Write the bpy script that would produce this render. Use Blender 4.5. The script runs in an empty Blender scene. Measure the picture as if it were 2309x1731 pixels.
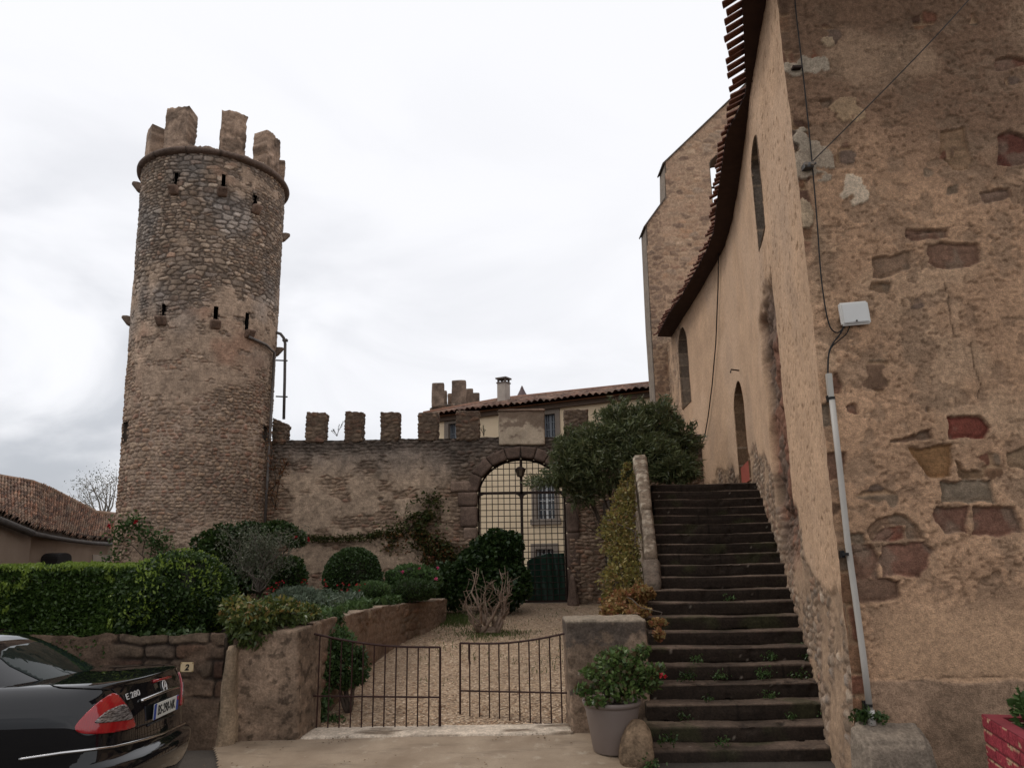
import bpy, bmesh, math, random
import numpy as np
from mathutils import Vector, Matrix
from mathutils.bvhtree import BVHTree
R = math.radians
sc = bpy.context.scene
col = sc.collection

# ------------------------------------------------------------------ camera
W0, H0, F0 = 2309.0, 1731.0, 1668.0
PITCH = math.atan(372 / 1668.0); ROLL = R(0.9); EYE = 1.95
cam_d = bpy.data.cameras.new('camera'); cam = bpy.data.objects.new('camera', cam_d); col.objects.link(cam)
cam_d.sensor_width = 36; cam_d.lens = 36 * F0 / W0; cam_d.clip_end = 3000; cam_d.clip_start = 0.05
cam.matrix_world = Matrix.Translation((0, 0, EYE)) @ Matrix.Rotation(R(90) + PITCH, 4, 'X') @ Matrix.Rotation(-ROLL, 4, 'Z')
sc.camera = cam

# ------------------------------------------------------------------ overcast sky and weak sun
SUN_EL, SUN_AZ = R(52), R(-80)      # from the left of the picture
w = bpy.data.worlds.new("World"); sc.world = w; w.use_nodes = True
nt = w.node_tree; nt.nodes.clear()
def N(t, tree=None, **kw):
    n = (tree or nt).nodes.new(t)
    for k, v in kw.items(): setattr(n, k, v)
    return n
out = N('ShaderNodeOutputWorld'); sky = N('ShaderNodeTexSky'); sky.sky_type = 'NISHITA'; sky.sun_disc = False
sky.sun_elevation = SUN_EL; sky.sun_rotation = SUN_AZ
bg1 = N('ShaderNodeBackground'); bg1.inputs[1].default_value = 0.1; nt.links.new(sky.outputs[0], bg1.inputs[0])
geo = N('ShaderNodeNewGeometry'); 
mp = N('ShaderNodeMapping'); mp.inputs['Scale'].default_value = (1.5, 1.5, 3.4); mp.inputs['Location'].default_value = (3.1, 1.7, 0.55)
tc = N('ShaderNodeTexCoord'); nt.links.new(tc.outputs['Generated'], mp.inputs[0])
nz = N('ShaderNodeTexNoise'); nz.inputs['Scale'].default_value = 2.0; nz.inputs['Detail'].default_value = 7; nz.inputs['Roughness'].default_value = 0.5
nz.inputs['Distortion'].default_value = 0.5
nt.links.new(mp.outputs[0], nz.inputs['Vector'])
sep = N('ShaderNodeSeparateXYZ'); nt.links.new(tc.outputs['Generated'], sep.inputs[0])
# cloud darkness grows towards the horizon and to the left
m1 = N('ShaderNodeMapRange'); m1.inputs[1].default_value = 0.62; m1.inputs[2].default_value = 0.05; m1.inputs[3].default_value = 0.0; m1.inputs[4].default_value = 1.0
nt.links.new(sep.outputs[2], m1.inputs[0])
m2 = N('ShaderNodeMapRange'); m2.inputs[1].default_value = 0.2; m2.inputs[2].default_value = -0.5; m2.inputs[3].default_value = 0.2; m2.inputs[4].default_value = 1.0
nt.links.new(sep.outputs[0], m2.inputs[0])
mm = N('ShaderNodeMath', operation='MULTIPLY'); nt.links.new(m1.outputs[0], mm.inputs[0]); nt.links.new(m2.outputs[0], mm.inputs[1])
r1 = N('ShaderNodeMapRange'); r1.inputs[1].default_value = 0.36; r1.inputs[2].default_value = 0.66; r1.interpolation_type = 'SMOOTHSTEP'
nt.links.new(nz.outputs[0], r1.inputs[0])
mm2 = N('ShaderNodeMath', operation='MULTIPLY'); nt.links.new(mm.outputs[0], mm2.inputs[0]); nt.links.new(r1.outputs[0], mm2.inputs[1])
mixc = N('ShaderNodeMix', data_type='RGBA'); mixc.inputs[6].default_value = (0.875, 0.875, 0.90, 1); mixc.inputs[7].default_value = (0.42, 0.44, 0.48, 1)
nt.links.new(mm2.outputs[0], mixc.inputs[0])
bg2 = N('ShaderNodeBackground'); bg2.inputs[1].default_value = 1.0; nt.links.new(mixc.outputs[2], bg2.inputs[0])
mx = N('ShaderNodeMixShader'); mx.inputs[0].default_value = 0.94
nt.links.new(bg1.outputs[0], mx.inputs[1]); nt.links.new(bg2.outputs[0], mx.inputs[2]); nt.links.new(mx.outputs[0], out.inputs[0])

sd = bpy.data.lights.new('sun', 'SUN'); sd.energy = 0.8; sd.angle = R(14); sd.color = (1.0, 0.95, 0.88)
so = bpy.data.objects.new('sun', sd); col.objects.link(so)
sv = Vector((math.sin(SUN_AZ) * math.cos(SUN_EL), math.cos(SUN_AZ) * math.cos(SUN_EL), math.sin(SUN_EL)))
so.rotation_euler = (-sv).to_track_quat('-Z', 'Y').to_euler(); so.location = (-10, 0, 30)
sc.view_settings.view_transform = 'Standard'; sc.view_settings.look = 'None'; sc.view_settings.exposure = 0.22; sc.view_settings.gamma = 1.0
sc.cycles.max_bounces = 6; sc.cycles.diffuse_bounces = 3; sc.cycles.use_denoising = True
sc.cycles.transparent_max_bounces = 8

# ------------------------------------------------------------------ where a pixel's line of sight goes
CR, SR, CP, SP = math.cos(ROLL), math.sin(ROLL), math.cos(PITCH), math.sin(PITCH)
def ray(x, y):
    u = x - W0 / 2; v = H0 / 2 - y
    u2 = u * CR + v * SR; v2 = -u * SR + v * CR
    f = F0 * CP - v2 * SP; up = F0 * SP + v2 * CP
    return u2 / f, up / f
def at(x, y, d):
    a, b = ray(x, y); return Vector((a * d, d, EYE + b * d))
K = 2309 / 2212.0
def D(x, y, d): return at(x * K, y * K, d)          # same, in the 2212-wide view
def onplane(x, y, p0, n):                           # 2212-wide view, point on a plane
    a, b = ray(x * K, y * K); d = Vector((a, 1, b)); o = Vector((0, 0, EYE)); n = Vector(n)
    return o + d * ((Vector(p0) - o).dot(n) / d.dot(n))
def gz(y):                                          # height of the ground along the drive
    if y < 4.5: return 0.0
    if y < 7.2: return -0.12 * (y - 4.5) / 2.7
    if y < 8.5: return -0.12 + 0.12 * (y - 7.2) / 1.3
    if y < 8.7: return 0.0
    if y < 18.5: return 0.0657 * (y - 8.7)
    return 0.644

# ------------------------------------------------------------------ numpy noise
def _h(xi, yi, zi, s):
    h = (xi * 374761393 + yi * 668265263 + zi * 2147483647 + s * 1442695041) & 0xffffffff
    h = ((h ^ (h >> 13)) * 1274126177) & 0xffffffff
    h = ((h ^ (h >> 15)) * 2246822519) & 0xffffffff
    return ((h ^ (h >> 16)) & 0xffffff) / float(0x1000000)
def hsh(i, s=0):
    i = np.asarray(i).astype(np.int64); return _h(i, i * 0 + 17, i * 0 + 3, s)
def vn2(x, y, s=0):
    xf = np.floor(x); yf = np.floor(y); xi = xf.astype(np.int64); yi = yf.astype(np.int64); z = xi * 0
    a = x - xf; b = y - yf; a = a * a * (3 - 2 * a); b = b * b * (3 - 2 * b)
    return (_h(xi, yi, z, s) * (1 - a) + _h(xi + 1, yi, z, s) * a) * (1 - b) + (_h(xi, yi + 1, z, s) * (1 - a) + _h(xi + 1, yi + 1, z, s) * a) * b
def fb2(x, y, o=4, s=0, g=0.5):
    t = 0; k = 1; n = 0
    for i in range(o):
        t = t + k * vn2(x * 2 ** i + 13.7 * i, y * 2 ** i + 7.3 * i, s + i); n += k; k *= g
    return t / n
def vn3(p, s=0):
    f = np.floor(p); i = f.astype(np.int64); a = p - f; a = a * a * (3 - 2 * a); r = 0
    for dx in (0, 1):
        for dy in (0, 1):
            for dz in (0, 1):
                wt = (a[..., 0] if dx else 1 - a[..., 0]) * (a[..., 1] if dy else 1 - a[..., 1]) * (a[..., 2] if dz else 1 - a[..., 2])
                r = r + wt * _h(i[..., 0] + dx, i[..., 1] + dy, i[..., 2] + dz, s)
    return r
def fb3(p, o=3, s=0):
    t = 0; k = 1; n = 0
    for i in range(o):
        t = t + k * vn3(p * 2 ** i + 5.1 * i, s + i); n += k; k *= .5
    return t / n
def sst(x, a, b):
    t = np.clip((x - a) / (b - a), 0, 1); return t * t * (3 - 2 * t)
def lerp(a, b, t): return a + (b - a) * t
def mixc3(c, d, t):
    return c * (1 - t[..., None]) + np.asarray(d, float) * t[..., None]

# ------------------------------------------------------------------ tags and objects
def tag(o, label=None, cat=None, group=None, kind=None):
    if label: o['label'] = label
    if cat: o['category'] = cat
    if group: o['group'] = group
    if kind: o['kind'] = kind
    return o
def empty(name, loc=(0, 0, 0), label=None, cat=None, group=None, rz=0):
    o = bpy.data.objects.new(name, None); col.objects.link(o); o.location = loc; o.rotation_euler.z = rz
    o.empty_display_size = .2
    return tag(o, label, cat, group)
def link(name, me, mat=None, parent=None):
    o = bpy.data.objects.new(name, me); col.objects.link(o)
    if mat is not None: me.materials.append(mat)
    if parent is not None:
        o.parent = parent
        pm = Matrix.Translation(parent.location) @ parent.rotation_euler.to_matrix().to_4x4() if parent.type == 'EMPTY' else Matrix.Identity(4)   # parts are authored in world space
        o.matrix_parent_inverse = pm.inverted()
    return o
def copy_tree(o, parent=None):
    c = o.copy(); col.objects.link(c); c.parent = parent
    for ch in list(o.children): copy_tree(ch, c)
    return c
def np_mesh(name, V, Fq, colr=None, smooth=True, uv=None):
    """V (n,3), Fq (m,4) or (m,3) numpy -> mesh, optional per-vertex colour"""
    me = bpy.data.meshes.new(name); n, m = len(V), len(Fq); k = Fq.shape[1]
    me.vertices.add(n); me.vertices.foreach_set('co', np.ascontiguousarray(V, np.float32).ravel())
    me.loops.add(m * k); me.loops.foreach_set('vertex_index', np.ascontiguousarray(Fq, np.int32).ravel())
    me.polygons.add(m); me.polygons.foreach_set('loop_start', np.arange(0, m * k, k, dtype=np.int32))
    me.polygons.foreach_set('loop_total', np.full(m, k, np.int32))
    if smooth: me.polygons.foreach_set('use_smooth', np.ones(m, bool))
    me.update(calc_edges=True)
    if colr is not None:
        a = me.color_attributes.new('Col', 'FLOAT_COLOR', 'POINT')
        c = np.ones((n, 4), np.float32); c[:, :3] = colr; a.data.foreach_set('color', c.ravel())
    return me
def grid_faces(nv, nu, keep=None, flip=False):
    i = np.arange(nv - 1)[:, None] * nu + np.arange(nu - 1)[None, :]
    f = np.stack([i, i + 1, i + nu + 1, i + nu], -1)
    if keep is not None: f = f[keep]
    f = f.reshape(-1, 4)
    return f[:, ::-1] if flip else f
def grid_obj(name, P, colr, mat, parent=None, keep=None, flip=False):
    nv, nu = P.shape[:2]
    return link(name, np_mesh(name, P.reshape(-1, 3), grid_faces(nv, nu, keep, flip), None if colr is None else colr.reshape(-1, 3)), mat, parent)

class MB:
    def __init__(s): s.v = []; s.f = []
    def add(s, vs, fs):
        b = len(s.v); s.v += [tuple(x) for x in vs]; s.f += [tuple(b + i for i in f) for f in fs]; return s
    def box(s, c, d, rz=0, m=None):
        x, y, z = d[0] / 2, d[1] / 2, d[2] / 2; cs, sn = math.cos(rz), math.sin(rz)
        vs = []
        for q in ((-1, -1, -1), (1, -1, -1), (1, 1, -1), (-1, 1, -1), (-1, -1, 1), (1, -1, 1), (1, 1, 1), (-1, 1, 1)):
            px, py, pz = q[0] * x, q[1] * y, q[2] * z
            vs.append((c[0] + px * cs - py * sn, c[1] + px * sn + py * cs, c[2] + pz))
        return s.add(vs, [(3, 2, 1, 0), (4, 5, 6, 7), (0, 1, 5, 4), (1, 2, 6, 5), (2, 3, 7, 6), (3, 0, 4, 7)])
    def hexa(s, vs):   # 4 bottom (ccw seen from above) + 4 top
        return s.add(vs, [(3, 2, 1, 0), (4, 5, 6, 7), (0, 1, 5, 4), (1, 2, 6, 5), (2, 3, 7, 6), (3, 0, 4, 7)])
    def tube(s, pts, r, n=6, cap=True):
        pts = [Vector(p) for p in pts]; k = len(pts)
        rr = r if hasattr(r, '__len__') else [r] * k
        b = len(s.v); up = None
        for i, p in enumerate(pts):
            t = (pts[min(i + 1, k - 1)] - pts[max(i - 1, 0)])
            t = t.normalized() if t.length > 1e-9 else Vector((0, 0, 1))
            if up is None: up = Vector((0, 0, 1)) if abs(t.z) < .9 else Vector((1, 0, 0))
            a = t.cross(up); a = a.normalized() if a.length > 1e-6 else t.orthogonal().normalized()
            up = a.cross(t)
            for j in range(n):
                q = 2 * math.pi * j / n
                s.v.append(tuple(p + (a * math.cos(q) + up * math.sin(q)) * rr[i]))
        for i in range(k - 1):
            for j in range(n):
                j2 = (j + 1) % n
                s.f.append((b + i * n + j, b + i * n + j2, b + (i + 1) * n + j2, b + (i + 1) * n + j))
        if cap:
            s.f.append(tuple(b + j for j in range(n))[::-1]); s.f.append(tuple(b + (k - 1) * n + j for j in range(n)))
        return s
    def lathe(s, c, prof, n=32):
        b = len(s.v)
        for r_, z in prof:
            for j in range(n):
                q = 2 * math.pi * j / n; s.v.append((c[0] + r_ * math.cos(q), c[1] + r_ * math.sin(q), c[2] + z))
        for i in range(len(prof) - 1):
            for j in range(n):
                j2 = (j + 1) % n
                s.f.append((b + i * n + j, b + i * n + j2, b + (i + 1) * n + j2, b + (i + 1) * n + j))
        return s
    def prism(s, poly, off):   # poly list of 3d points, extruded by vector off
        k = len(poly); off = Vector(off); b = len(s.v)
        s.v += [tuple(p) for p in poly]; s.v += [tuple(Vector(p) + off) for p in poly]
        s.f.append(tuple(b + i for i in range(k))); s.f.append(tuple(b + k + i for i in range(k))[::-1])
        for i in range(k):
            j = (i + 1) % k; s.f.append((b + j, b + i, b + k + i, b + k + j))
        return s
    def build(s, name, mat=None, parent=None, smooth=False, bevel=0, seg=2, fix=True):
        me = bpy.data.meshes.new(name); me.from_pydata(s.v, [], s.f); me.update()
        if fix or bevel:
            bm = bmesh.new(); bm.from_mesh(me)
            if fix: bmesh.ops.recalc_face_normals(bm, faces=bm.faces)
            if bevel: bmesh.ops.bevel(bm, geom=[e for e in bm.edges if len(e.link_faces) == 2 and e.calc_face_angle(0) > .5], offset=bevel, segments=seg, affect='EDGES', clamp_overlap=True)
            bm.to_mesh(me); bm.free()
        if smooth:
            me.polygons.foreach_set('use_smooth', np.ones(len(me.polygons), bool))
        o = link(name, me, mat, parent)
        if smooth and bevel:
            pass
        return o

def rough_hexa(name, c8, mat, parent=None, step=.05, amp=.015, freq=6, seed=0, colfn=None, rnd=.03, hfn=None):
    """a stone block: the eight corners (4 bottom ccw, 4 top) as a subdivided, worn, uneven skin"""
    c = np.array([tuple(p) for p in c8], float)
    ex = max(np.linalg.norm(c[1] - c[0]), np.linalg.norm(c[5] - c[4])); ey = np.linalg.norm(c[3] - c[0]); ez = np.linalg.norm(c[4] - c[0])
    n = [max(2, min(120, int(round(e / step)))) for e in (ex, ey, ez)]
    V = {}; vs = []; fs = []
    def vid(i, j, k):
        if (i, j, k) not in V: V[(i, j, k)] = len(vs); vs.append((i / n[0], j / n[1], k / n[2]))
        return V[(i, j, k)]
    def face(ax, val):
        a, b = [q for q in (0, 1, 2) if q != ax]
        for i in range(n[a]):
            for j in range(n[b]):
                q = []
                for di, dj in ((0, 0), (1, 0), (1, 1), (0, 1)):
                    t = [0, 0, 0]; t[ax] = val * n[ax]; t[a] = i + di; t[b] = j + dj; q.append(vid(*t))
                fl = (val == 1) ^ (ax == 1)
                fs.append(q if fl else q[::-1])
    for ax in range(3):
        for val in (0, 1): face(ax, val)
    t = np.array(vs); ext = np.array([ex, ey, ez])
    # round the edges: pull in points close to two faces
    m = np.minimum(t, 1 - t) * ext; tt = t.copy()
    if rnd:
        q = np.clip(rnd - m, 0, None)
        cnt = np.sqrt((q ** 2).sum(1)); mxq = q.max(1); ov = np.clip(cnt - mxq, 0, None) * 1.1
        s = np.where(t < .5, 1, -1)
        tt = tt + s * (q / np.maximum(cnt[:, None], 1e-6)) * ov[:, None] / ext * 1.6
    x, y, z = tt[:, :1], tt[:, 1:2], tt[:, 2:]
    P = (c[0] * (1 - x) * (1 - y) + c[1] * x * (1 - y) + c[2] * x * y + c[3] * (1 - x) * y) * (1 - z) + (c[4] * (1 - x) * (1 - y) + c[5] * x * (1 - y) + c[6] * x * y + c[7] * (1 - x) * y) * z
    axs = np.stack([(c[1] + c[2] + c[5] + c[6] - c[0] - c[3] - c[4] - c[7]), (c[2] + c[3] + c[6] + c[7] - c[0] - c[1] - c[4] - c[5]), (c[4:] .sum(0) - c[:4].sum(0))]); axs /= np.linalg.norm(axs, axis=1)[:, None]
    tq = 1 - 2 * m / ext; tq = np.sign(t - .5) * np.clip(tq, 0, 1) ** 6 * np.minimum(1, ext / (ext.min() * 1.0)); dirn = tq @ axs; dirn /= np.linalg.norm(dirn, axis=1)[:, None] + 1e-9
    nzv = fb3(P * freq + seed * 3.3, 4, seed) - .5
    P = P + dirn * (nzv * 2 * amp)[:, None]
    if hfn: P = P + dirn * hfn(P)[:, None]
    colr = colfn(P, nzv) if colfn else None
    o = link(name, np_mesh(name, P, np.array(fs), colr), mat, parent)
    return o
def box8(x0, x1, y0, y1, z0, z1):
    return [(x0, y0, z0), (x1, y0, z0), (x1, y1, z0), (x0, y1, z0), (x0, y0, z1), (x1, y0, z1), (x1, y1, z1), (x0, y1, z1)]

# ------------------------------------------------------------------ materials
def newmat(name):
    m = bpy.data.materials.new(name); m.use_nodes = True; t = m.node_tree; t.nodes.clear()
    o = N('ShaderNodeOutputMaterial', t); b = N('ShaderNodeBsdfPrincipled', t); t.links.new(b.outputs[0], o.inputs[0])
    return m, t, b
def noise_node(t, scale, detail=4, rough=.55, coord='Object', sc3=None):
    c = N('ShaderNodeTexCoord', t); n = N('ShaderNodeTexNoise', t); n.inputs['Scale'].default_value = scale; n.inputs['Detail'].default_value = detail; n.inputs['Roughness'].default_value = rough
    if sc3:
        mpn = N('ShaderNodeMapping', t); mpn.inputs['Scale'].default_value = sc3; t.links.new(c.outputs[coord], mpn.inputs[0]); t.links.new(mpn.outputs[0], n.inputs['Vector'])
    else: t.links.new(c.outputs[coord], n.inputs['Vector'])
    return n
def rng(t, src, a, b, c, d):
    m = N('ShaderNodeMapRange', t); m.inputs[1].default_value = a; m.inputs[2].default_value = b; m.inputs[3].default_value = c; m.inputs[4].default_value = d
    t.links.new(src, m.inputs[0]); return m.outputs[0]
def mixrgb(t, f, a, b, mode='MIX'):
    m = N('ShaderNodeMix', t, data_type='RGBA'); m.blend_type = mode
    if hasattr(f, 'links') or not isinstance(f, (int, float)): t.links.new(f, m.inputs[0])
    else: m.inputs[0].default_value = f
    for i, q in ((6, a), (7, b)):
        if isinstance(q, tuple): m.inputs[i].default_value = (*q[:3], 1)
        else: t.links.new(q, m.inputs[i])
    return m.outputs[2]
def bump(t, b, src, st=.4, dist=.02):
    n = N('ShaderNodeBump', t); n.inputs['Strength'].default_value = st; n.inputs['Distance'].default_value = dist
    t.links.new(src, n.inputs['Height']); t.links.new(n.outputs[0], b.inputs['Normal']); return n
def simple(name, c1, c2=None, scale=6, rough=.8, metal=0, bmp=.25, bscale=40, bdist=.01, spec=.3):
    m, t, b = newmat(name); c2 = c2 or tuple(x * .7 for x in c1)
    n = noise_node(t, scale, 6, .6); t.links.new(mixrgb(t, rng(t, n.outputs[0], .3, .7, 0, 1), c1, c2), b.inputs['Base Color'])
    b.inputs['Roughness'].default_value = rough; b.inputs['Metallic'].default_value = metal; b.inputs['Specular IOR Level'].default_value = spec
    if bmp:
        n2 = noise_node(t, bscale, 5, .6); bump(t, b, n2.outputs[0], bmp, bdist)
    return m
def stone_vc(name, fine=(35, .35), bst=.5, bdist=.012, rough=.92, var=.30, tint=(1.06, 1.0, .95)):
    """stone whose own colour is per-vertex; grain and pits are procedural"""
    m, t, b = newmat(name)
    a = N('ShaderNodeVertexColor', t); a.layer_name = 'Col'
    n = noise_node(t, fine[0], 6, .65); n2 = noise_node(t, fine[0] * fine[1], 4, .6)
    f = rng(t, n.outputs[0], .25, .75, 1 - var, 1 + var); f2 = rng(t, n2.outputs[0], .3, .7, 1 - var * .6, 1 + var * .6)
    mu = N('ShaderNodeMath', t, operation='MULTIPLY'); t.links.new(f, mu.inputs[0]); t.links.new(f2, mu.inputs[1])
    vm = N('ShaderNodeVectorMath', t, operation='SCALE'); tn = N('ShaderNodeVectorMath', t, operation='MULTIPLY'); tn.inputs[1].default_value = tint; t.links.new(a.outputs[0], tn.inputs[0]); t.links.new(tn.outputs[0], vm.inputs[0]); t.links.new(mu.outputs[0], vm.inputs['Scale'])
    t.links.new(vm.outputs[0], b.inputs['Base Color']); b.inputs['Roughness'].default_value = rough; b.inputs['Specular IOR Level'].default_value = .2
    bump(t, b, n.outputs[0], bst, bdist)
    return m
def leafmat(name, cols, rough=.5, trans=.25, spec=.3):
    m, t, b = newmat(name); g = N('ShaderNodeNewGeometry', t); r = N('ShaderNodeValToRGB', t)
    while len(r.color_ramp.elements) < len(cols): r.color_ramp.elements.new(.5)
    for i, c in enumerate(cols):
        r.color_ramp.elements[i].position = i / max(1, len(cols) - 1); r.color_ramp.elements[i].color = (*c, 1)
    t.links.new(g.outputs['Random Per Island'], r.inputs[0]); t.links.new(r.outputs[0], b.inputs['Base Color'])
    b.inputs['Roughness'].default_value = rough; b.inputs['Specular IOR Level'].default_value = spec
    tr = N('ShaderNodeBsdfTranslucent', t); t.links.new(r.outputs[0], tr.inputs[0]); ms = N('ShaderNodeMixShader', t); ms.inputs[0].default_value = trans
    o = [q for q in t.nodes if q.type == 'OUTPUT_MATERIAL'][0]
    t.links.new(b.outputs[0], ms.inputs[1]); t.links.new(tr.outputs[0], ms.inputs[2]); t.links.new(ms.outputs[0], o.inputs[0])
    return m
M = {}
M['stone'] = stone_vc('weathered_stone', (42, .3), .8, .014, .92, .42, (1.05, .985, .94))
M['render'] = stone_vc('old_lime_render', (60, .3), .7, .012, .95, .26)
M['facade'] = stone_vc('pitted_lime_render', (85, .28), 1.0, .012, .95, .42)
M['iron'] = simple('dark_iron', (.018, .012, .010), (.035, .017, .011), 20, .55, .3, .15, 60)
M['rustiron'] = simple('rusty_iron', (.045, .017, .012), (.022, .010, .009), 14, .7, .2, .25, 60)
M['bark'] = simple('bark', (.10, .075, .055), (.05, .036, .027), 10, .9, 0, .6, 30, .02)
M['greytwig'] = simple('grey_twigs', (.16, .135, .11), (.09, .075, .06), 12, .9, 0, .4, 30, .01)
M['driftwood'] = simple('bleached_wood', (.30, .22, .165), (.13, .085, .06), 9, .9, 0, .6, 28, .02)
M['soil'] = simple('soil', (.06, .042, .030), (.03, .021, .015), 5, .95, 0, .8, 12, .05)
M['dark'] = simple('dark_inside', (.012, .010, .009), (.02, .016, .014), 4, .9)
# ------------------------------------------------------------------ masonry in numbers
def rubble(U, V, seed, rh=(.09, .2), sw=(.14, .5), warp=.05, gap=.012, wf=2.0, split=.25, soft=.014, p=5.0, jy=.75):
    """rubble: height 0..1, distance to the joint and random numbers for each stone (blocky jittered cells, wider than high)"""
    sx, sy = .5 * (sw[0] + sw[1]), .5 * (rh[0] + rh[1])
    u = (U + warp * 1.6 * (fb2(U * wf * 2.2, V * wf * 2.2, 3, seed) - .5)) / sx
    v = (V + warp * 2.4 * (fb2(U * wf * .7 + 9, V * wf * .7 + 4, 4, seed + 5) - .5) + .025 * (fb2(U * 9, V * 9, 2, seed + 6) - .5)) / sy
    j0 = np.floor(v).astype(np.int64); F1 = np.full(U.shape, 9.0); F2 = F1.copy(); ID = np.zeros(U.shape, np.int64)
    for dj in (-1, 0, 1):
        row = j0 + dj; off = hsh(row, seed + 30); i0 = np.floor(u - off).astype(np.int64)
        for di in (-1, 0, 1):
            i = i0 + di; cid = i * 7919 + row * 104729
            ax = i + .5 + .9 * (hsh(cid, seed + 31) - .5) + off; ay = row + .5 + jy * (hsh(cid, seed + 32) - .5)
            D_ = (np.abs(u - ax) ** p + np.abs(v - ay) ** p) ** (1 / p) - .20 * (hsh(cid, seed + 33) - .5)
            n = D_ < F1; F2 = np.where(n, F1, np.minimum(F2, D_)); F1 = np.where(n, D_, F1); ID = np.where(n, cid, ID)
    d = (F2 - F1) * .5 * sy
    r1, r2, r3 = hsh(ID, seed + 11), hsh(ID, seed + 12), hsh(ID, seed + 13)
    d = d + .010 * (fb2(U * 16, V * 16, 2, seed + 8) - .5)
    h = np.clip((d - gap * (.2 + 1.2 * r3 ** 2)) / soft, 0, 1) ** .7 * (.55 + .45 * r2)
    return h, d, r1, r2, r3
def ashlar(U, V, seed, rh, sw, warp, gap, soft=.016):
    """squared blocks in uneven courses"""
    Uw = U + warp * 2 * (fb2(U * 2.2, V * 2.2, 4, seed) - .5) + .02 * (fb2(U * 11, V * 11, 3, seed + 1) - .5); Vw = V + warp * 1.4 * (fb2(U * 1.3 + 9, V * 2 + 4, 4, seed + 5) - .5) + .02 * (fb2(U * 11 + 5, V * 11, 3, seed + 2) - .5)
    rg = np.random.RandomState(seed); lo, hi = Vw.min() - .6, Vw.max() + .6; hs_ = rg.uniform(rh[0], rh[1], int((hi - lo) / rh[0]) + 3); rows = lo + np.concatenate([[0], np.cumsum(hs_)])
    r = np.searchsorted(rows, Vw) - 1; dv = np.minimum(Vw - rows[r], rows[r + 1] - Vw); du = np.zeros_like(Uw); cid = np.zeros(Uw.shape, np.int64); ulo, uhi = Uw.min() - .8, Uw.max() + .8
    for k in np.unique(r):
        mk = r == k; bs = ulo - rg.uniform(0, .3) + np.concatenate([[0], np.cumsum(rg.uniform(sw[0], sw[1], int((uhi - ulo) / sw[0]) + 4))]); uu = Uw[mk]; j = np.searchsorted(bs, uu) - 1
        du[mk] = np.minimum(uu - bs[j], bs[j + 1] - uu); cid[mk] = j + k * 1009
    rr = .05; d = rr - np.sqrt(np.clip(rr - du, 0, None) ** 2 + np.clip(rr - dv, 0, None) ** 2); d = np.where((du > rr) & (dv > rr), np.minimum(du, dv), d)
    r1, r2, r3 = hsh(cid, seed + 11), hsh(cid, seed + 12), hsh(cid, seed + 13); h = np.clip((d - gap * (.3 + 1.4 * r3)) / soft, 0, 1) ** .6
    return h, d, r1, r2, r3
def pick(r, pal):
    pal = np.array(pal, float); return pal[np.clip((r * len(pal)).astype(int), 0, len(pal) - 1)]
PAL_GREY = [(.30, .235, .18), (.25, .20, .155), (.35, .28, .215), (.27, .205, .15), (.22, .18, .145), (.31, .25, .20), (.27, .185, .135), (.24, .205, .175), (.40, .33, .26)]
PAL_WARM = [(.30, .215, .15), (.26, .18, .125), (.33, .25, .18), (.25, .155, .105), (.22, .165, .125), (.29, .215, .155), (.24, .14, .10), (.31, .235, .17)]
MORT = (.13, .104, .083)
PLAST = np.array((.36, .27, .20))

# ------------------------------------------------------------------ the round tower
TY = 18.3
def tw_edge(y):      # 2212-view silhouette x at a given y
    l = np.interp(y, [250, 390, 640, 900, 1150, 1250], [307, 303, 283.5, 262, 245, 239])
    r = np.interp(y, [250, 415, 640, 900, 1100, 1250], [628, 616, 605.5, 591, 578, 570]); return l, r
_z, _x, _r = [], [], []
for yy in range(300, 1260, 60):
    l, r = tw_edge(yy); (aL, bL), (aR, bR) = ray(l * K, yy * K), ray(r * K, yy * K); t0, t1 = math.atan(aL), math.atan(aR); tc0 = (t0 + t1) / 2
    cx_ = TY * math.tan(tc0); rr_ = TY / math.cos(tc0) * math.sin((t1 - t0) / 2); _z.append(EYE + (bL + bR) / 2 * TY); _x.append(cx_); _r.append(rr_)
_z, _x, _r = _z[::-1], _x[::-1], _r[::-1]
TX = float(np.mean(_x))
_fr = np.polyfit(_z, _r, 1); _fx = np.polyfit(_z, _x, 1)
def twR(z): return (np.polyval(_fr, z)) * .995
def twX(z): return np.polyval(_fx, z)
TWTOP = D(464, 334, TY - 1.7).z; THC = math.atan2(-float(np.mean(_x)), TY)      # the side that faces us           # under side of the ring at the front
def tw_pt(th, z, o=0.0):                  # th = 0 faces the camera, + to the right
    r = twR(z) + o; return np.stack([twX(z) + r * np.sin(th), TY - r * np.cos(th), z + 0 * th], -1)
def tw_hit(x, y):                         # 2212-view pixel -> (th, z) on the shaft
    a, b = ray(x * K, y * K); d = TY - 1.8
    for i in range(30):
        z = EYE + b * d; s = (a * d - twX(z)) / twR(z); s = max(-.999, min(.999, s)); d = TY - twR(z) * math.sqrt(1 - s * s)
    return math.asin(s), EYE + b * d
tower = empty('round_tower', (TX, TY, gz(TY)), 'tall round rubble stone tower with broken battlements and arrow slits', 'tower')
nu, nv = 520, 720
th = np.linspace(THC - R(108), THC + R(108), nu); zz = np.linspace(.3, TWTOP + .15, nv); TH, Z = np.meshgrid(th, zz)
U = TH * 1.9
h, d, r1, r2, r3 = rubble(U, Z, 3, (.06, .10), (.10, .22), .04, .006, jy=.6)
h2, d2, r12, r22, r32 = rubble(U, Z, 4, (.09, .15), (.18, .34), .045, .008, jy=.6)
big = (fb2(U * .9, Z * 1.2, 4, 20) > .56)
h = np.where(big, h2, h); r1 = np.where(big, r12, r1); r2 = np.where(big, r22, r2); d = np.where(big, d2, d)
warm = sst(Z + .8 * (fb2(U * .7, Z * .7, 3, 41) - .5), 8.6, 5.6)
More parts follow.
